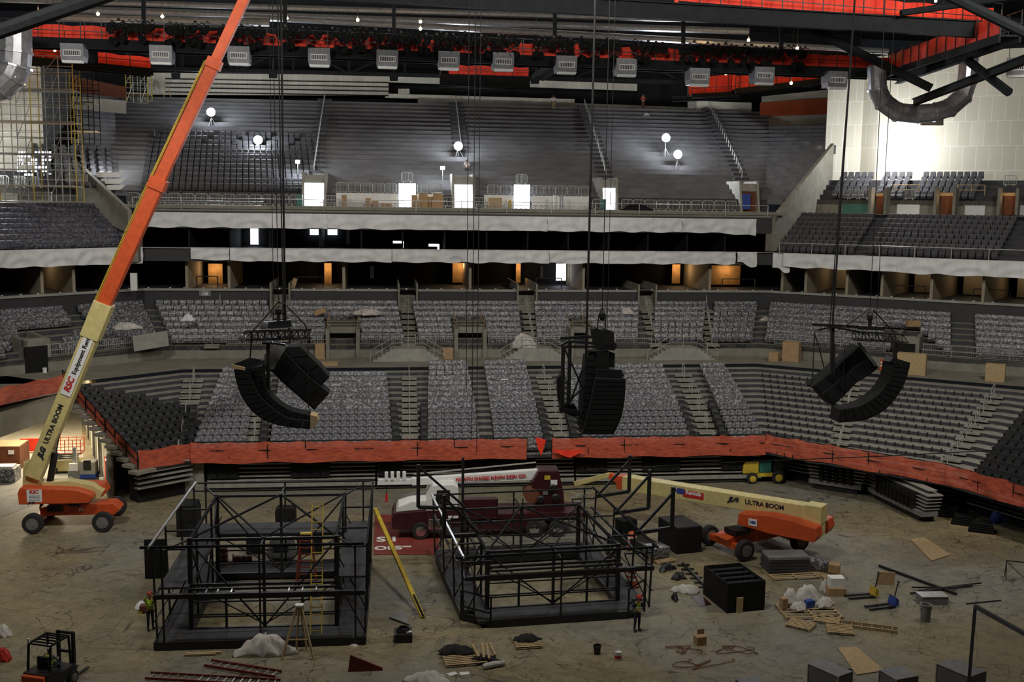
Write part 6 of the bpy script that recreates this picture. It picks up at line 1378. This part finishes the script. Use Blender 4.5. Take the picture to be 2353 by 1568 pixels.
# louvred supply boxes
def ventbox():
    t = thing('air_supply_box', 'galvanised louvred air box hanging in the row under the main catwalk', 'air box', (0,0,0), 0, 'air boxes in a row under the main catwalk')
    MB().prism([(-.8,0,-.1),(.8,0,-.1),(.8,0,.78),(-.8,0,.78)], (0,1.4,0)).prism([(-.75,.0,-.45),(.75,.0,-.45),(.8,.0,-.1),(-.8,.0,-.1)], (0,1.3,0)).build('box_body', 'ventgrey', t, world=False); mb = MB()
    for z in (-.08,.3): mb.box((0,-.02,z),(1.2,.06,.06))
    for x in (-.58,.58): mb.box((x,-.02,.11),(.06,.06,.42))
    for i in range(8): mb.box((-.45+i*.13,-.02,.11),(.035,.05,.36))
    mb.build('louvre_frame', 'white', t, world=False); MB().box((0,-.005,.11),(1.1,.02,.34)).build('louvre_shadow_slot', 'black', t, world=False); MB().prism([(-.65,-.1,-.6),(.7,-.1,-.6),(.75,-.1,-.43),(-.7,-.1,-.43)], (0,.5,0)).build('bottom_lip', 'white', t, world=False)
    for x in (-.7,.7): MB().tube((x,.95,.78),(x,.95,1.75),.025,4).build('hanger', 'black', t, world=False)
    return t
vb = None
for x, y in ((165,125),(369,129),(548,131),(733,135),(890,139),(1032,142),(1157,145),(1302,152),(1440,158),(1608,180),(1757,177),(1925,187)):
    p = PY(x, y, CY-.9)
    if vb is None: vb = ventbox(); KIDS[vb.name] = [o for o in COL.objects if o.parent == vb]; vb.location = p
    else: dup(vb, p, 0)
p = PY(2340, 158, 74); dup(vb, p, -.6, label='galvanised louvred air box alone at the right edge below the side catwalk', group='', sc=(1,1,1))
# ducts
def duct(px, Y, r, label, n=14):
    t = thing('air_duct', label, 'duct', PY(px[0][0], px[0][1], Y)); P = [PY(x, y, Y) for x, y in px]
    for i, (a, b) in enumerate(zip(P, P[1:])): MB().tube(a, b, r*.97, n).build('duct_section', 'ductm', t)
    for q, c in zip(P[1:-1], zip(P, P[2:])):
        d = (c[1]-c[0]).normalized(); MB().tube(q-d*.07, q+d*.07, r*1.06, n).ball(q, r*.97, n).build('duct_joint', 'ductm', t)
    return t
duct([(34,60),(34,120),(32,150),(22,172),(0,192),(-40,205)], 80, 1.15, 'fat silver duct elbow at the upper left edge')
duct([(2014,150),(2016,205),(2030,235),(2062,258),(2108,262),(2146,258),(2182,248),(2212,222),(2222,190),(2228,120)], 82, .74, 'silver U-shaped duct hanging before the tall cream wall'); plate(None, [(2118,262),(2168,262),(2168,288),(2118,288)], 88, .3, 'cream', 'wall_duct_box')['kind'] = 'structure'
def pipe(a, Ya, b, Yb, r, m, label, name='roof_pipe', cat='pipe', n=8): return tag(MB().tube(PY(*a, Ya), PY(*b, Yb), r, n).build(name, m), label, cat)
pipe((-20,-2),104,(1700,48),104,.28,'galv','long shiny duct near the roof, uppermost of three'); pipe((120,20),104,(1720,72),104,.32,'galv','long shiny duct near the roof, middle of three'); pipe((560,38),103,(2040,118),103,.3,'galv','long shiny duct near the roof, lowest of three'); pipe((130,40),100,(620,52),100,.35,'galv','short silver duct above the left orange netting')
pipe((-20,78),58,(255,-15),58,.38,'dsteel','thick dark round brace crossing the top left corner','roof_brace','brace'); pipe((1845,58),78,(2140,203),74,.3,'dsteel','dark diagonal brace above the U-shaped duct','roof_brace','brace'); pipe((2180,-10),60,(2370,82),58,.3,'dsteel','dark diagonal brace in the top right corner','roof_brace','brace'); pipe((2225,140),70,(2318,212),66,.3,'dsteel','short thick dark stub pointing down at the upper right','roof_brace','brace'); pipe((2070,30),66,(2353,-10),66,.2,'dsteel','thin dark brace at the very top right','roof_brace','brace')
def ibeam(a, Ya, b, Yb, h, w, label, m='dsteel', fl=None):
    p, q = PY(*a, Ya), PY(*b, Yb); t = thing('roof_beam', label, 'beam', (p+q)/2); MB().beam(p, q, .12, h).build('web', m, t)
    for s in (-1,1): MB().beam(p+Vector((0,0,s*h/2)), q+Vector((0,0,s*h/2)), w, .08).build('flange', fl or m, t)
    return t
ibeam((560,-32),70,(2420,78),66,.95,.5,'long dark roof beam with a lit lower flange sloping across the top','dsteel'); ibeam((930,-60),80,(2380,55),78,.5,.4,'dark roof beam just above the lit one')
ibeam((2062,182),84.5,(2400,62),60,.7,.4,'dark beam of the side catwalk running to the right edge'); ibeam((2100,235),82,(2400,120),60,.45,.4,'lower dark beam under the side catwalk at right'); ibeam((1545,228),112,(1700,222),112,.5,.4,'dark beam above the right cream back wall')
t = thing('strip_light', 'short bright ribbed strip light in the dark roof centre', 'light', PY(1525,32,75)); mb = MB(); p, q = PY(1480,29,75), PY(1572,36,75); MB().beam(p, q, .5, .2).build('housing', 'white', t); MB().tube(p.lerp(q,.5), p.lerp(q,.5)+Vector((0,0,40-p.z)), .03, 4).build('hanger', 'black', t)
for i in range(12): r = p.lerp(q, (i+.5)/12); MB().box(r-Vector((0,.2,.12)), (.1,.5,.06)).build('tube', M['litw'], t)
deckrun(PY(1560,6,72), PY(2300,62,72), 'upper right catwalk with bright orange netting in the top corner', posts=16, h=.6, nh=1.5); deckrun(PY(2075,165,84), PY(2345,82,62), 'side catwalk with orange netting running towards the right edge', posts=12, h=.5, nh=1.4)
deckrun(PY(20,128,93), PY(352,160,97), 'lower left catwalk behind the first air boxes', posts=6, h=.6, nh=1.2, net_spans=((.15,.4),(.62,1))); deckrun(PY(1012,172,104), PY(1218,178,104), 'short hung catwalk with orange netting in the centre', posts=5, h=1.1, nh=1.15, net_spans=((.1,1),)); deckrun(PY(1218,178,104), PY(1300,118,88), 'short diagonal catwalk arm rising from the central hung one', posts=5, h=.4, nh=.9)
deckrun(PY(1590,218,104), PY(1700,212,104), 'right hung catwalk with orange netting, left half', posts=4, h=.4, nh=1.9); deckrun(PY(1690,206,103), PY(1940,176,103), 'right hung catwalk with orange netting, sloping half', posts=8, h=.5, nh=1.4)
# roof truss behind the catwalk
t = thing('roof_truss', 'deep dark roof truss behind the air boxes', 'truss', PY(1100,130,113)); 
def TP(px, f): return PY(px, (92 if f else 156)+(px-300)*(.03 if f else .026), 113)
MB().beam(TP(280,1), TP(1960,1), .4, .4).build('top_chord', 'dsteel', t); MB().beam(TP(280,0), TP(1960,0), .35, .35).build('bottom_chord', 'dsteel', t)
for i in range(13):
    a, b = 290+i*128, 290+(i+1)*128; MB().beam(TP(a,1), TP(a,0), .22).build('post', 'dsteel', t); MB().beam(TP(a if i % 2 else b,1), TP(b if i % 2 else a,0), .2).build('diagonal', 'dsteel', t)
for px, l in ((330,'leftmost'),(655,'left of centre'),(905,'centre left'),(1275,'centre right'),(1570,'right of centre'),(1795,'rightmost')):
    tag(MB().beam(PY(px, -30, 88), PY(px, 96+(px-300)*.034, 88), .28).build('roof_hanger', 'dsteel'), 'vertical dark steel hanger above the main catwalk, '+l, 'hanger')
for px, py in ((403,174),(627,174),(905,180),(1230,187)): t = thing('black_speaker_box', 'small black box hanging before the striped cream back wall', 'box', PY(px,py,120), group='small black boxes before the back wall'); plate(t, [(px-10,py-6),(px+10,py-6),(px+9,py+5),(px-9,py+5)], 120, .5, 'blackm', 'case_body'); MB().beam(PY(px,py-6,120.2), Vector((PY(px,py,120.2).x, 120.2, 40)), .06).build('bracket', 'black', t)
# warm bulbs
for i, (px, py, Y, e) in enumerate(((225,32,96,70),(373,38,96,90),(126,116,91,50),(660,42,97,40),(822,46,97,70),(966,50,97,60),(966,66,95,60),(1720,92,97,80),(1832,111,97,80),(1668,169,100,60),(1818,191,100,60),(1975,135,90,30),(2212,87,76,50),(2150,2,70,40),(88,25,96,50))):
    p = PY(px, py, Y); t = thing('site_bulb', 'glowing warm site bulb among the roof steel', 'bulb', p, group='warm site bulbs in the roof'); MB().ball((0,0,0), .14 if e > 50 else .1, 8).build('glass_globe', 'warmb', t, world=False); MB().tube((0,0,.12),(0,0,.32),.06,6).build('socket', 'black', t, world=False); MB().tube((0,0,.3),(0,0,40-p.z),.015,4).build('cord', 'black', t, world=False); lamp('site_bulb_light', 'POINT', (p.x, p.y-.3, p.z), e*2.2, WARM, .15)
# ================================================================== flood lights in the upper bowl
for i, (px, py, Y, l, e) in enumerate(((485,258,117,'glaring white floodlight high in the upper bowl left of the raised boom',1), (593,322,112,'glaring white floodlight in the upper bowl left of the left cables',1), (1053,336,111,'glaring white floodlight beside the white-shirted worker',1), (1530,317,112,'glaring white floodlight in the right upper bowl, upper of the pair',1), (1557,355,109.5,'glaring white floodlight in the right upper bowl, lower of the pair',1))):
    p = PY(px, py, Y); k = (Y-UY0)/UDY; zf = UZ0+int(k)*UDZ; t = thing('floodlight', l, 'floodlight', (p.x, p.y, zf))
    MB().lathe(p-Vector((0,0,0)), [(.2,.3),(.46,.02),(.48,-.05),(.44,-.06)], 16, (0,1,0)).build('lamp_housing', 'dsteel', t); MB().lathe(p, [(.43,-.1),(.3,-.16),(.05,-.18)], 16, (0,1,0)).build('glowing_lens', 'bulb', t); MB().tube((p.x,p.y+.1,zf),(p.x,p.y+.1,p.z),.04,6).build('mast', 'galv', t)
    for a in (0,2.1,4.2): MB().tube((p.x,p.y+.1,zf+.9),(p.x+.5*math.cos(a),p.y+.1+.35*math.sin(a),zf+.02),.025,5).build('leg', 'galv', t)
    lamp('flood_beam', 'AREA', (p.x, p.y-.35, p.z), 420, COOL, .6, (p.x, p.y-12, p.z-5)); lamp('flood_spill', 'POINT', (p.x, p.y-.9, p.z+.5), 700, COOL, .3)
for px, py, Y, e, l in ((684,372,105.6,600,'added white glow for flood glare on the seats left of the first upper vomitory'), (1017,386,104.8,420,'small added white glow for flood glare on the seats left of the central vomitory')):  # added glowing blocks and lights imitate flood glare reflected off the seats
    p = PY(px, py, Y); t = thing('added_glare_lamp', l, 'lamp', p); MB().box((0,0,0),(.4,.12,.3)).build('added_glow_block', 'bulb' if px > 1000 else 'litw', t, world=False); MB().tube((0,0,-.15),(0,0,-1.2),.03,5).build('stand', 'galv', t, world=False); lamp('added_glare_light', 'POINT', (p.x, p.y-.4, p.z), e, COOL, .2)
for loc, e in (((50.0,103.0,25.5), 2600), ((-24.4,104.4,22.6), 420), ((-32,100,22), 500)): lamp('flood_spill', 'POINT', loc, e, (.95,.97,1), .5)
for x0, x1 in ((700,745),(916,955),(1043,1085),(1180,1217)): lamp('door_spill', 'AREA', (WX((x0+x1)/2), 103.2, 20.2), 60, COOL, 1.4, (WX((x0+x1)/2), 98, 19.4))
# ================================================================== upper bowl rails and clutter
def urail(xb, kb, xt, kt, label):
    rl = MB(); pv = None
    for k in range(kb, kt, 1):
        f = (k-kb)/(kt-kb); px = xb+(xt-xb)*f; Y = UP(k)[1].y+.1; X = cX(px, Y, 440-k*9.5); z = UZ0+k*UDZ
        if X > UP(k)[2].x: q = UP(k)[2].lerp(UP(k)[3], (X-UP(k)[2].x)/(UP(k)[3].x-UP(k)[2].x)); Y = q.y
        p = Vector((X, Y, z)); rl.tube(p, p+Vector((0,0,.95)), .035, 4)
        if pv is not None: rl.tube(pv+Vector((0,0,.95)), p+Vector((0,0,.95)), .035, 4)
        pv = p
    tag(rl.build('aisle_handrail', 'rail'), label, 'handrail')
    st = MB()
    for k in range(kb, kt): X = cX(xb+(xt-xb)*(k-kb)/(kt-kb), UP(k)[1].y, 440-k*9.5); st.bb(X-.75, X+.75, UP(k)[1].y-.02, UP(k)[1].y+.45, UZ0+k*UDZ, UZ0+k*UDZ+.24)
    struct(st.build('floor_aisle_steps', 'dgrey'))
urail(722, 4, 748, 22, 'pale handrail climbing the upper bowl right of the raised boom'); urail(1060, 9, 1046, 22, 'pale handrail climbing the upper bowl behind the central floodlight'); urail(1392, 4, 1340, 22, 'pale handrail climbing the upper bowl right of the middle cables'); urail(1705, 4, 1625, 22, 'pale handrail climbing the upper bowl near the right stringer wall')
def barricade():
    t = thing('barricade', '', 'barricade', (0,0,0), 0, 'x'); w = 1.08; c = .12
    MB().path([(-w/2,0,.15),(-w/2,0,1.0-c),(-w/2+c,0,1.0),(w/2-c,0,1.0),(w/2,0,1.0-c),(w/2,0,.15),(-w/2,0,.15)], .03, 5).build('outer_frame', 'rail', t, world=False); mb = MB()
    for i in range(7): mb.tube((-w/2+(i+1)*w/8,0,.15),(-w/2+(i+1)*w/8,0,1.0),.014,4)
    mb.build('bars', 'rail', t, world=False)
    for s in (-1,1): MB().box((s*w*.32,0,.07),(.06,.5,.14)).build('foot', 'rail', t, world=False)
    return t
bt = None; 
def brow(px0, px1, Y, z, label, group, py=455):
    global bt
    x0, x1 = cX(px0, Y, py), cX(px1, Y, py); n = max(1, int(round((x1-x0)/1.16)))
    for i in range(n):
        p = (x0+(i+.5)*(x1-x0)/n, Y, z)
        if bt is None: bt = barricade(); KIDS[bt.name] = [o for o in COL.objects if o.parent == bt]; bt.location = p; bt['label'] = label; bt['group'] = group
        else: dup(bt, p, 0, label, group)
for a, b, Y, z, w in ((290,695,102.2,19.1,'row along the concourse left of the first vomitory'), (772,912,103.9,20.32,'row above the white wall between first and second openings'), (957,1018,103.9,20.32,'pair above the stacked cardboard boxes'), (1118,1178,103.9,20.32,'pair above the orange crate'), (1222,1356,103.9,20.32,'row above the white wall right of the fourth opening'), (1020,1044,102.6,19.1,'left of the central vomitory foot'), (1088,1116,102.6,19.1,'right of the central vomitory foot'), (747,770,102.2,19.1,'right of the first vomitory foot'), (1366,1384,102.4,19.1,'left of the vomitory right of the middle cables'), (1428,1694,102.6,19.1,'row along the concourse right of the middle cables'), (918,952,105.6,21.4,'above the second bright opening'), (1182,1214,105.6,21.4,'above the fourth bright opening')):
    brow(a, b, Y, z, 'pale steel crowd barricade, '+w, 'crowd barricades, '+w)
g = GP(36.0)
for t_, l in ((.40,'white steel crowd barricade at far left above the concourse door'),(.46,'white steel crowd barricade at far left, middle one'),(.52,'white steel crowd barricade at far left, nearest the stringer wall')): q = g[0].lerp(g[1], t_+.2); dup(bt, (q.x, q.y, 20.4), .7, l, '')
def ubox(px, py, w, h, label, m='card', Y=101.6, d_=.6, cat='box', name='cardboard_box', z=19.1, group=None, extra=None):
    p = PY(px, py, Y); o = MB().box((0,0,h/2),(w,d_,h)).build(name, m, None, bevel=.01); o.location = (p.x, Y, z); return tag(o, label, cat, group)
for i, (px, w, h) in enumerate(((791,.45,1.05),(846,.5,.8),(862,.6,.55),(880,.4,.35),(893,.55,.35),(952,.5,1.15),(961,.35,.6),(972,.8,1.3),(987,.6,1.0),(1003,.9,.75),(1012,.5,1.2))):
    ubox(px, 470, w, h, 'brown cardboard box standing against the white upper concourse wall', group='cardboard boxes on the upper concourse', Y=101.6+.3*(i % 3))
ubox(1137, 470, 1.25, 1.0, 'orange-brown wooden crate with red mark on the upper concourse', 'wood', name='crate', cat='crate', d_=.9); ubox(1004, 452, .7, .6, 'cardboard box stacked highest on the upper concourse pile', z=19.85, Y=101.8)
barrel(0, 0, 'orange and white traffic barrel on the upper concourse', p=Vector((cX(1238, 101.8, 470), 101.8, 19.1)))
for px, m_, l in ((1163,'white','white round canister on the upper concourse right of the crate'), (1172,'yellow','yellow round canister on the upper concourse'), (1275,'white','tall white roll standing on the upper concourse, left one'), (1290,'galv','tall silver-white roll standing on the upper concourse, right one')):
    h = .75 if px < 1200 else 1.25; t = thing('canister', l, 'canister', (cX(px, 101.8, 470), 101.8, 19.1)); MB().lathe((0,0,0), [(.16,0),(.17,.02),(.17,h-.06),(.13,h)], 12).build('body', m_, t, world=False); MB().lathe((0,0,h), [(.1,0),(.1,.05)], 10).build('cap', 'inkr' if px == 1163 else m_, t, world=False)
ubox(689, 468, .5, 1.0, 'teal box beside the first bright vomitory', 'green', Y=100.5, name='teal_cabinet', cat='cabinet'); ubox(1385, 478, .5, 1.0, 'small green cabinet below the vomitory right of the middle cables', 'green', Y=100.2, name='green_cabinet', cat='cabinet')
t = thing('lying_truss', 'silver lighting truss lying along the left concourse edge', 'truss', (cX(480,99,480), 99, 19.3)); truss(t, (cX(368,99,480),99,19.28), (cX(605,99,482),99,19.28), .35, 'galv', 'truss_section', 22, .025)
t = thing('lying_truss', 'silver lighting truss lying along the central concourse edge', 'truss', (cX(1200,99,480), 99, 19.3)); truss(t, (cX(1095,99,480),99,19.28), (cX(1365,99,482),99,19.28), .35, 'galv', 'truss_section', 24, .025)
t = thing('lying_truss', 'silver lighting truss lying right of the first vomitory', 'truss', (cX(830,99,480), 99, 19.3)); truss(t, (cX(735,99,480),99,19.28), (cX(965,99,482),99,19.28), .35, 'galv', 'truss_section', 20, .025)
o = MB().lump((0,0,0), 1.4, .5, .6, 81).build('black_tarpaulin', 'blackm', smooth=True); o.location = (cX(1462,99.2,480), 99.2, 19.1); tag(o, 'black tarpaulin heap on the concourse edge right of the middle cables', 'tarpaulin')
def scrap(px, py, Y, w, h, label, m='tarp', seed=0): p = PY(px, py, Y); o = MB().lump((0,0,-h*.3), w, w*.5, h, seed, wob=.8).build('plastic_scrap', m, smooth=True); o.location = p; return tag(o, label, 'plastic')
scrap(845,720,95.5,1.0,.5,'torn white plastic on the wrapped seats right of the left hoist',seed=1); scrap(288,752,89,1.0,.5,'long torn plastic on the wrapped seats behind the raised boom',seed=2); scrap(432,733,93,.45,.6,'white bag on the wrapped seats of the left corner','shirt',seed=3); scrap(1440,718,96.5,.45,.6,'white bag on the wrapped seats right of the middle hoist',seed=4); scrap(1762,736,97,.6,.5,'pale torn plastic at the right corner of the wrapped seats',seed=5); scrap(1082,276,121,.45,.35,'white scrap on the upper bowl rows above the central floodlight','shirt',seed=6); scrap(1484,268,122,.5,.55,'white sack on the top rows right of the middle cables','shirt',seed=7); scrap(1022,245,123.5,.25,.4,'small white bucket shape on the top row','white',seed=8); scrap(1200,790,91,1.0,1.2,'clear plastic bag hanging on the cross aisle stair rail','tarp',seed=9); scrap(1158,878,83.6,.6,.3,'pale blue paper on the wrapped lower seats','shirt',seed=10)
p = PY(346,782,89.8); t = thing('grey_panel', 'pale translucent panel tied to the curved left corner rail', 'panel', p); MB().beam(p+Vector((-1.2,-.75,-.2)), p+Vector((1.2,.9,.05)), .05, 1.25).build('panel', 'concl', t)
for i, (px, py, z, w, h, d_, l, m) in enumerate(((757,842,6.4,1.3,.3,.9,'low stack of brown boxes on a pallet below the left vomitory','wood'), (735,826,6.4,.8,1.3,.6,'brown carton stack beside the left vomitory mouth','card'), (1029,826,6.4,.9,.95,.6,'brown carton left of the middle vomitory','card'), (1585,812,6.4,1.2,1.2,.8,'brown cartons on the cross aisle above the narrow seat block','card'), (1636,815,6.4,1.2,.8,.8,'low brown carton on the cross aisle near the right corner','card'), (1815,832,6.4,1.4,1.7,1.1,'tall shrink-wrapped brown carton on the right corner aisle','card'), (1776,832,6.4,.8,.8,.8,'low brown carton beside the tall shrink-wrapped one','card'), (2092,862,6.4,2.2,1.7,1.0,'wide brown plywood crate on the right aisle behind the curved array','wood'), (2285,878,6.4,1.4,1.35,.9,'square brown crate on the right aisle near the edge','wood'), (1400,835,6.4,.9,.45,.6,'small brown carton behind the middle speakers','card'))):
    p = PZ(px, py, z); t = thing('carton_stack' if i < 2 else 'carton', l, 'boxes' if i < 2 else 'box', (p.x, p.y, z), -.6 if px > 1760 else 0); MB().box((0,d_/2,h/2),(w,d_,h)).build('carton', m, t, world=False, bevel=.02); MB().box((0,d_/2,h+.01),(w*.96,.08,.02)).build('tape', 'wood', t, world=False)
barrel(2029, 852, 'orange and white traffic barrel on the right aisle between the speakers', z=6.4); p = PY(735,716,95.3); o = MB().box((0,0,0),(1.0,.5,.45), M_=Matrix.Rotation(-.35,3,'Y')).build('cardboard_box', 'card'); o.location = p; tag(o, 'tan cardboard box tilted on the seats right of the left hoist', 'box'); p = PY(2098,744,88); o = MB().box((0,0,0),(1.1,.5,.5)).build('cardboard_box', 'card'); o.location = p; tag(o, 'tan cardboard box on the seats above the right curved array', 'box')
# sign on the fascia
p = PY(471,674,98.8); t = thing('section_sign', 'small grey sign reading 108 on the dark fascia at left', 'sign', p); MB().box((0,0,0),(1.0,.05,.55)).build('plate', 'grey', t, world=False); text('108', .36, 'white', p+Vector((0,-.04,-.06)), (1,0,0), (0,0,1), t, bold=.01); text('SECTION', .1, 'white', p+Vector((0,-.04,.18)), (1,0,0), (0,0,1), t)
# terrace drink rails / black rails in the lower suites, wood cabinets
for px0, px1, l in ((452,500,'left of the lit doorway'), (684,742,'right of the left hoist cables'), (1232,1290,'left of the middle cables'), (1660,1735,'before the warm suite by the right corner')):
    railrun([(cX(px0,100.6,640),100.6,11.7),(cX(px1,100.6,640),100.6,11.7)], 1.0, 'black suite rail '+l, 'black', mid=0, post=3, name='suite_rail', r=.05)
g = GP(28.5)
for s, a, b, l in ((0,.14,.3,'far left suite'),(0,.34,.42,'second suite from the left edge'),(2,.5,.62,'right end suite'),(2,.8,.93,'suite at the right edge')): railrun([V3(g[s].lerp(g[s+1],a),11.7), V3(g[s].lerp(g[s+1],b),11.7)], 1.0, 'black suite rail in the '+l, 'black', mid=0, post=3, name='suite_rail', r=.05)
p = PY(308,652,96.5); tag(MB().box((p.x,p.y,12.5),(.55,.3,1.5)).build('white_cabinet', 'white'), 'slim white cabinet leaning in the lit suite behind the boom', 'cabinet'); p = PY(676,655,99.5); tag(MB().box((p.x,p.y,12.2),(.35,.1,.9), M_=Matrix.Rotation(.3,3,'Y')).build('board', 'card'), 'pale tan board leaning on the suite terrace', 'board')
# lit window wall and end-stand openings
t = thing('glazed_wall', 'bright glittering glazed wall behind the left scaffold', 'window', PY(75,375,101)); rnd = random.Random(5)
for i in range(10):
    for j in range(7):
        if rnd.random() < .3: continue
        x, y = 40+i*8, 348+j*8.5; plate(t, [(x,y),(x+5,y),(x+5,y+5),(x,y+5)], 101, .05, 'litw', 'glass_pane')
for x0,x1,y0,y1,m,l in ((40,118,440,465,'white','wall_left_panel'),(150,200,400,418,'conc','wall_left_landing')): a,b = PY(x0,y0,98),PY(x1,y1,98); struct(MB().bb(a.x,b.x,98,98.3,b.z,a.z).build(l,m))
def onwall(px, py, off=36.45, seg=2):
    g = GP(off); a, b = g[seg], g[seg+1]; n = Vector((-(b-a).y, (b-a).x, 0)).normalized(); r = ray(px, py); s = (a-CP).dot(n)/r.dot(n) if False else ((a.x-CP.x)*n.x+(a.y-CP.y)*n.y)/(r.x*n.x+r.y*n.y)
    return CP+r*s
gd = GP(36.45); dv = (gd[3]-gd[2]).normalized(); nv = Vector((-dv.y, dv.x, 0))
def wquad(x0, x1, y0, y1, m, name, off=36.45, th=.08):
    a = onwall(x0, y1, off); b = onwall(x1, y1, off); zt = onwall(x0, y0, off).z; zb = a.z
    return struct(MB().prism([V3(a, zb), V3(b, zb), V3(b, zt), V3(a, zt)], nv*th).build(name, m))
for x0,y0,x1,y1,m in ((1935,468,1993,494,'green'),(2060,470,2112,495,'white'),(2216,472,2262,495,'white'),(2335,472,2372,495,'white'),(1998,478,2030,494,'green')): wquad(x0,x1,y0,y1,m,'wall_end_panel')
for k,(x0,x1,y0,y1) in enumerate(((2012,2034,450,494),(2160,2190,449,494),(2304,2332,449,494))):
    wquad(x0,x1,y0,y1,'brown','door_%d' % (7+k),36.2); wquad(x0-1,x1+1,y0-6,y0+1,'wood','trim_%d' % (10+k),36.1,.15)
    for xx in (x0-9, x1+4):
        a = onwall(xx,494,36.2); struct(MB().prism([V3(a,a.z), V3(a+dv*.25,a.z), V3(a+dv*.25,21.6), V3(a,21.6)], -nv*1.8).build('wall_end_vomitory','conc'))
    q = onwall((x0+x1)/2,y0,35.2); lamp('door_lamp','POINT',(q.x,q.y,q.z-.2),14,WARM,.15)
for k,(px,l) in enumerate(((1940,'leftmost of four near the green panel'),(1962,'second of four near the green panel'),(1984,'third of four near the green panel'),(2090,'alone above the first white panel'),(2318,'above the door nearest the right edge'))):
    q = onwall(px, 460, 36.75); dup(bt, (q.x, q.y, 20.45 if px < 2300 else 21.8), math.atan2(dv.y, dv.x), 'pale steel crowd barricade at the right end stand, '+l, '')
for a_,b_,l in ((2052,2112,'tan timber rail above the first white panel of the right end'),(2200,2262,'tan timber rail above the second white panel of the right end')):
    q, r = onwall(a_,450,37.4), onwall(b_,450,37.4); railrun([V3(q,20.95),V3(r,20.95)], .95, l, 'wood', post=1.2, r=.05)
# scaffolds
def scaffold(px0, px1, py0, py1, Y, nx, nz, label, dpt=2.2, m='rail'):
    a, b = PY(px0, py1, Y), PY(px1, py0, Y); t = thing('scaffold', label, 'scaffold', (a.x, Y, a.z)); 
    for i in range(nx+1):
        x = a.x+(b.x-a.x)*i/nx
        for y in (Y, Y+dpt): MB().tube((x,y,a.z),(x,y,b.z),.045,5).build('standard', m if i % 3 else 'yellow', t)
    for j in range(nz+1):
        z = a.z+(b.z-a.z)*j/nz
        for y in (Y, Y+dpt): MB().tube((a.x,y,z),(b.x,y,z),.035,5).tube((a.x,y,z+.5),(b.x,y,z+.5),.025,5).build('ledger', m, t)
        if j % 2 and j < nz: MB().box(((a.x+b.x)/2,Y+dpt/2,z-.08),(b.x-a.x,dpt,.07)).build('plank_deck', 'wood' if j == 1 or j == 5 else 'conc', t)
    for i in range(nx):
        for j in range(0, nz, 2):
            x = a.x+(b.x-a.x)*i/nx; x2 = a.x+(b.x-a.x)*(i+1)/nx; z = a.z+(b.z-a.z)*j/nz; z2 = a.z+(b.z-a.z)*min(j+2,nz)/nz; 
            if i % 2 == 0: MB().tube((x,Y,z),(x2,Y,z2),.03,4).build('brace', m, t)
    return t
scaffold(-20,165,130,462,94,6,9,'tall dense scaffold tower at the upper left corner'); scaffold(290,338,168,236,120,3,3,'small scaffold at the left end of the striped back wall'); scaffold(165,212,170,330,104,2,5,'slim scaffold bay between the dense tower and the brown wall', m='dsteel')
p = PY(385,236,123.2); t = thing('stepladder', 'A-frame ladder on the top row left of the raised boom', 'ladder', p)
for x in (-.5,.5): MB().beam(p+Vector((x,0,0)), p+Vector((x*.2,0,1.7)), .07).build('leg', 'wood', t)
MB().box(p+Vector((0,0,1.7)),(.3,.3,.08)).build('top_cap','wood',t)
# nearest things: glass balustrade, and a thin strand standing in for a reflection streak
p = [atd(2241,1394,3.2), atd(2420,1493,2.9), atd(2420,1700,2.9), atd(2222,1620,3.2)]
t = thing('glass_balustrade', 'clear glass balustrade panel at the lower right corner near the camera', 'glass panel', p[0]); nrm = (p[1]-p[0]).cross(p[3]-p[0]).normalized()*.012
MB().prism(p, nrm).build('glass_pane', 'glass', t); MB().beam(p[0], p[1], .009, .012).build('polished_top_edge', 'white', t); MB().beam(p[0], p[3], .004, .012).build('polished_side_edge', 'grey', t)
cable([atd(2420,1028,18), atd(2050,1048,20), atd(1700,1062,22), atd(1350,1080,25)], 'thin pale strand imitating a glass reflection streak before the right corner netting', .01, name='reflection_strand', m='rail')

for i, (x0, x1, y) in enumerate(((222,288,396),(232,289,411),(245,289,425))):
    a, b = PY(x0, y, 103.5-i*.5), PY(x1, y, 103.5-i*.5); o = MB().prism([a, b, b+Vector((-.5,0,-.45)), a+Vector((0,0,-.45))], (0,.3,0)).build('riser_board', 'white'); tag(o, 'white riser board beside the left stringer wall, '+('top','middle','bottom')[i]+' of three', 'board')
p = PY(1715, 464, 102.5); o = MB().beam(p+Vector((0,0,-.7)), p+Vector((0,0,.75)), .8, .06, up=(0,1,0)).build('blue_sheet', 'blue'); tag(o, 'shiny blue sheet hanging in the vomitory mouth near the right stringer wall', 'sheet')
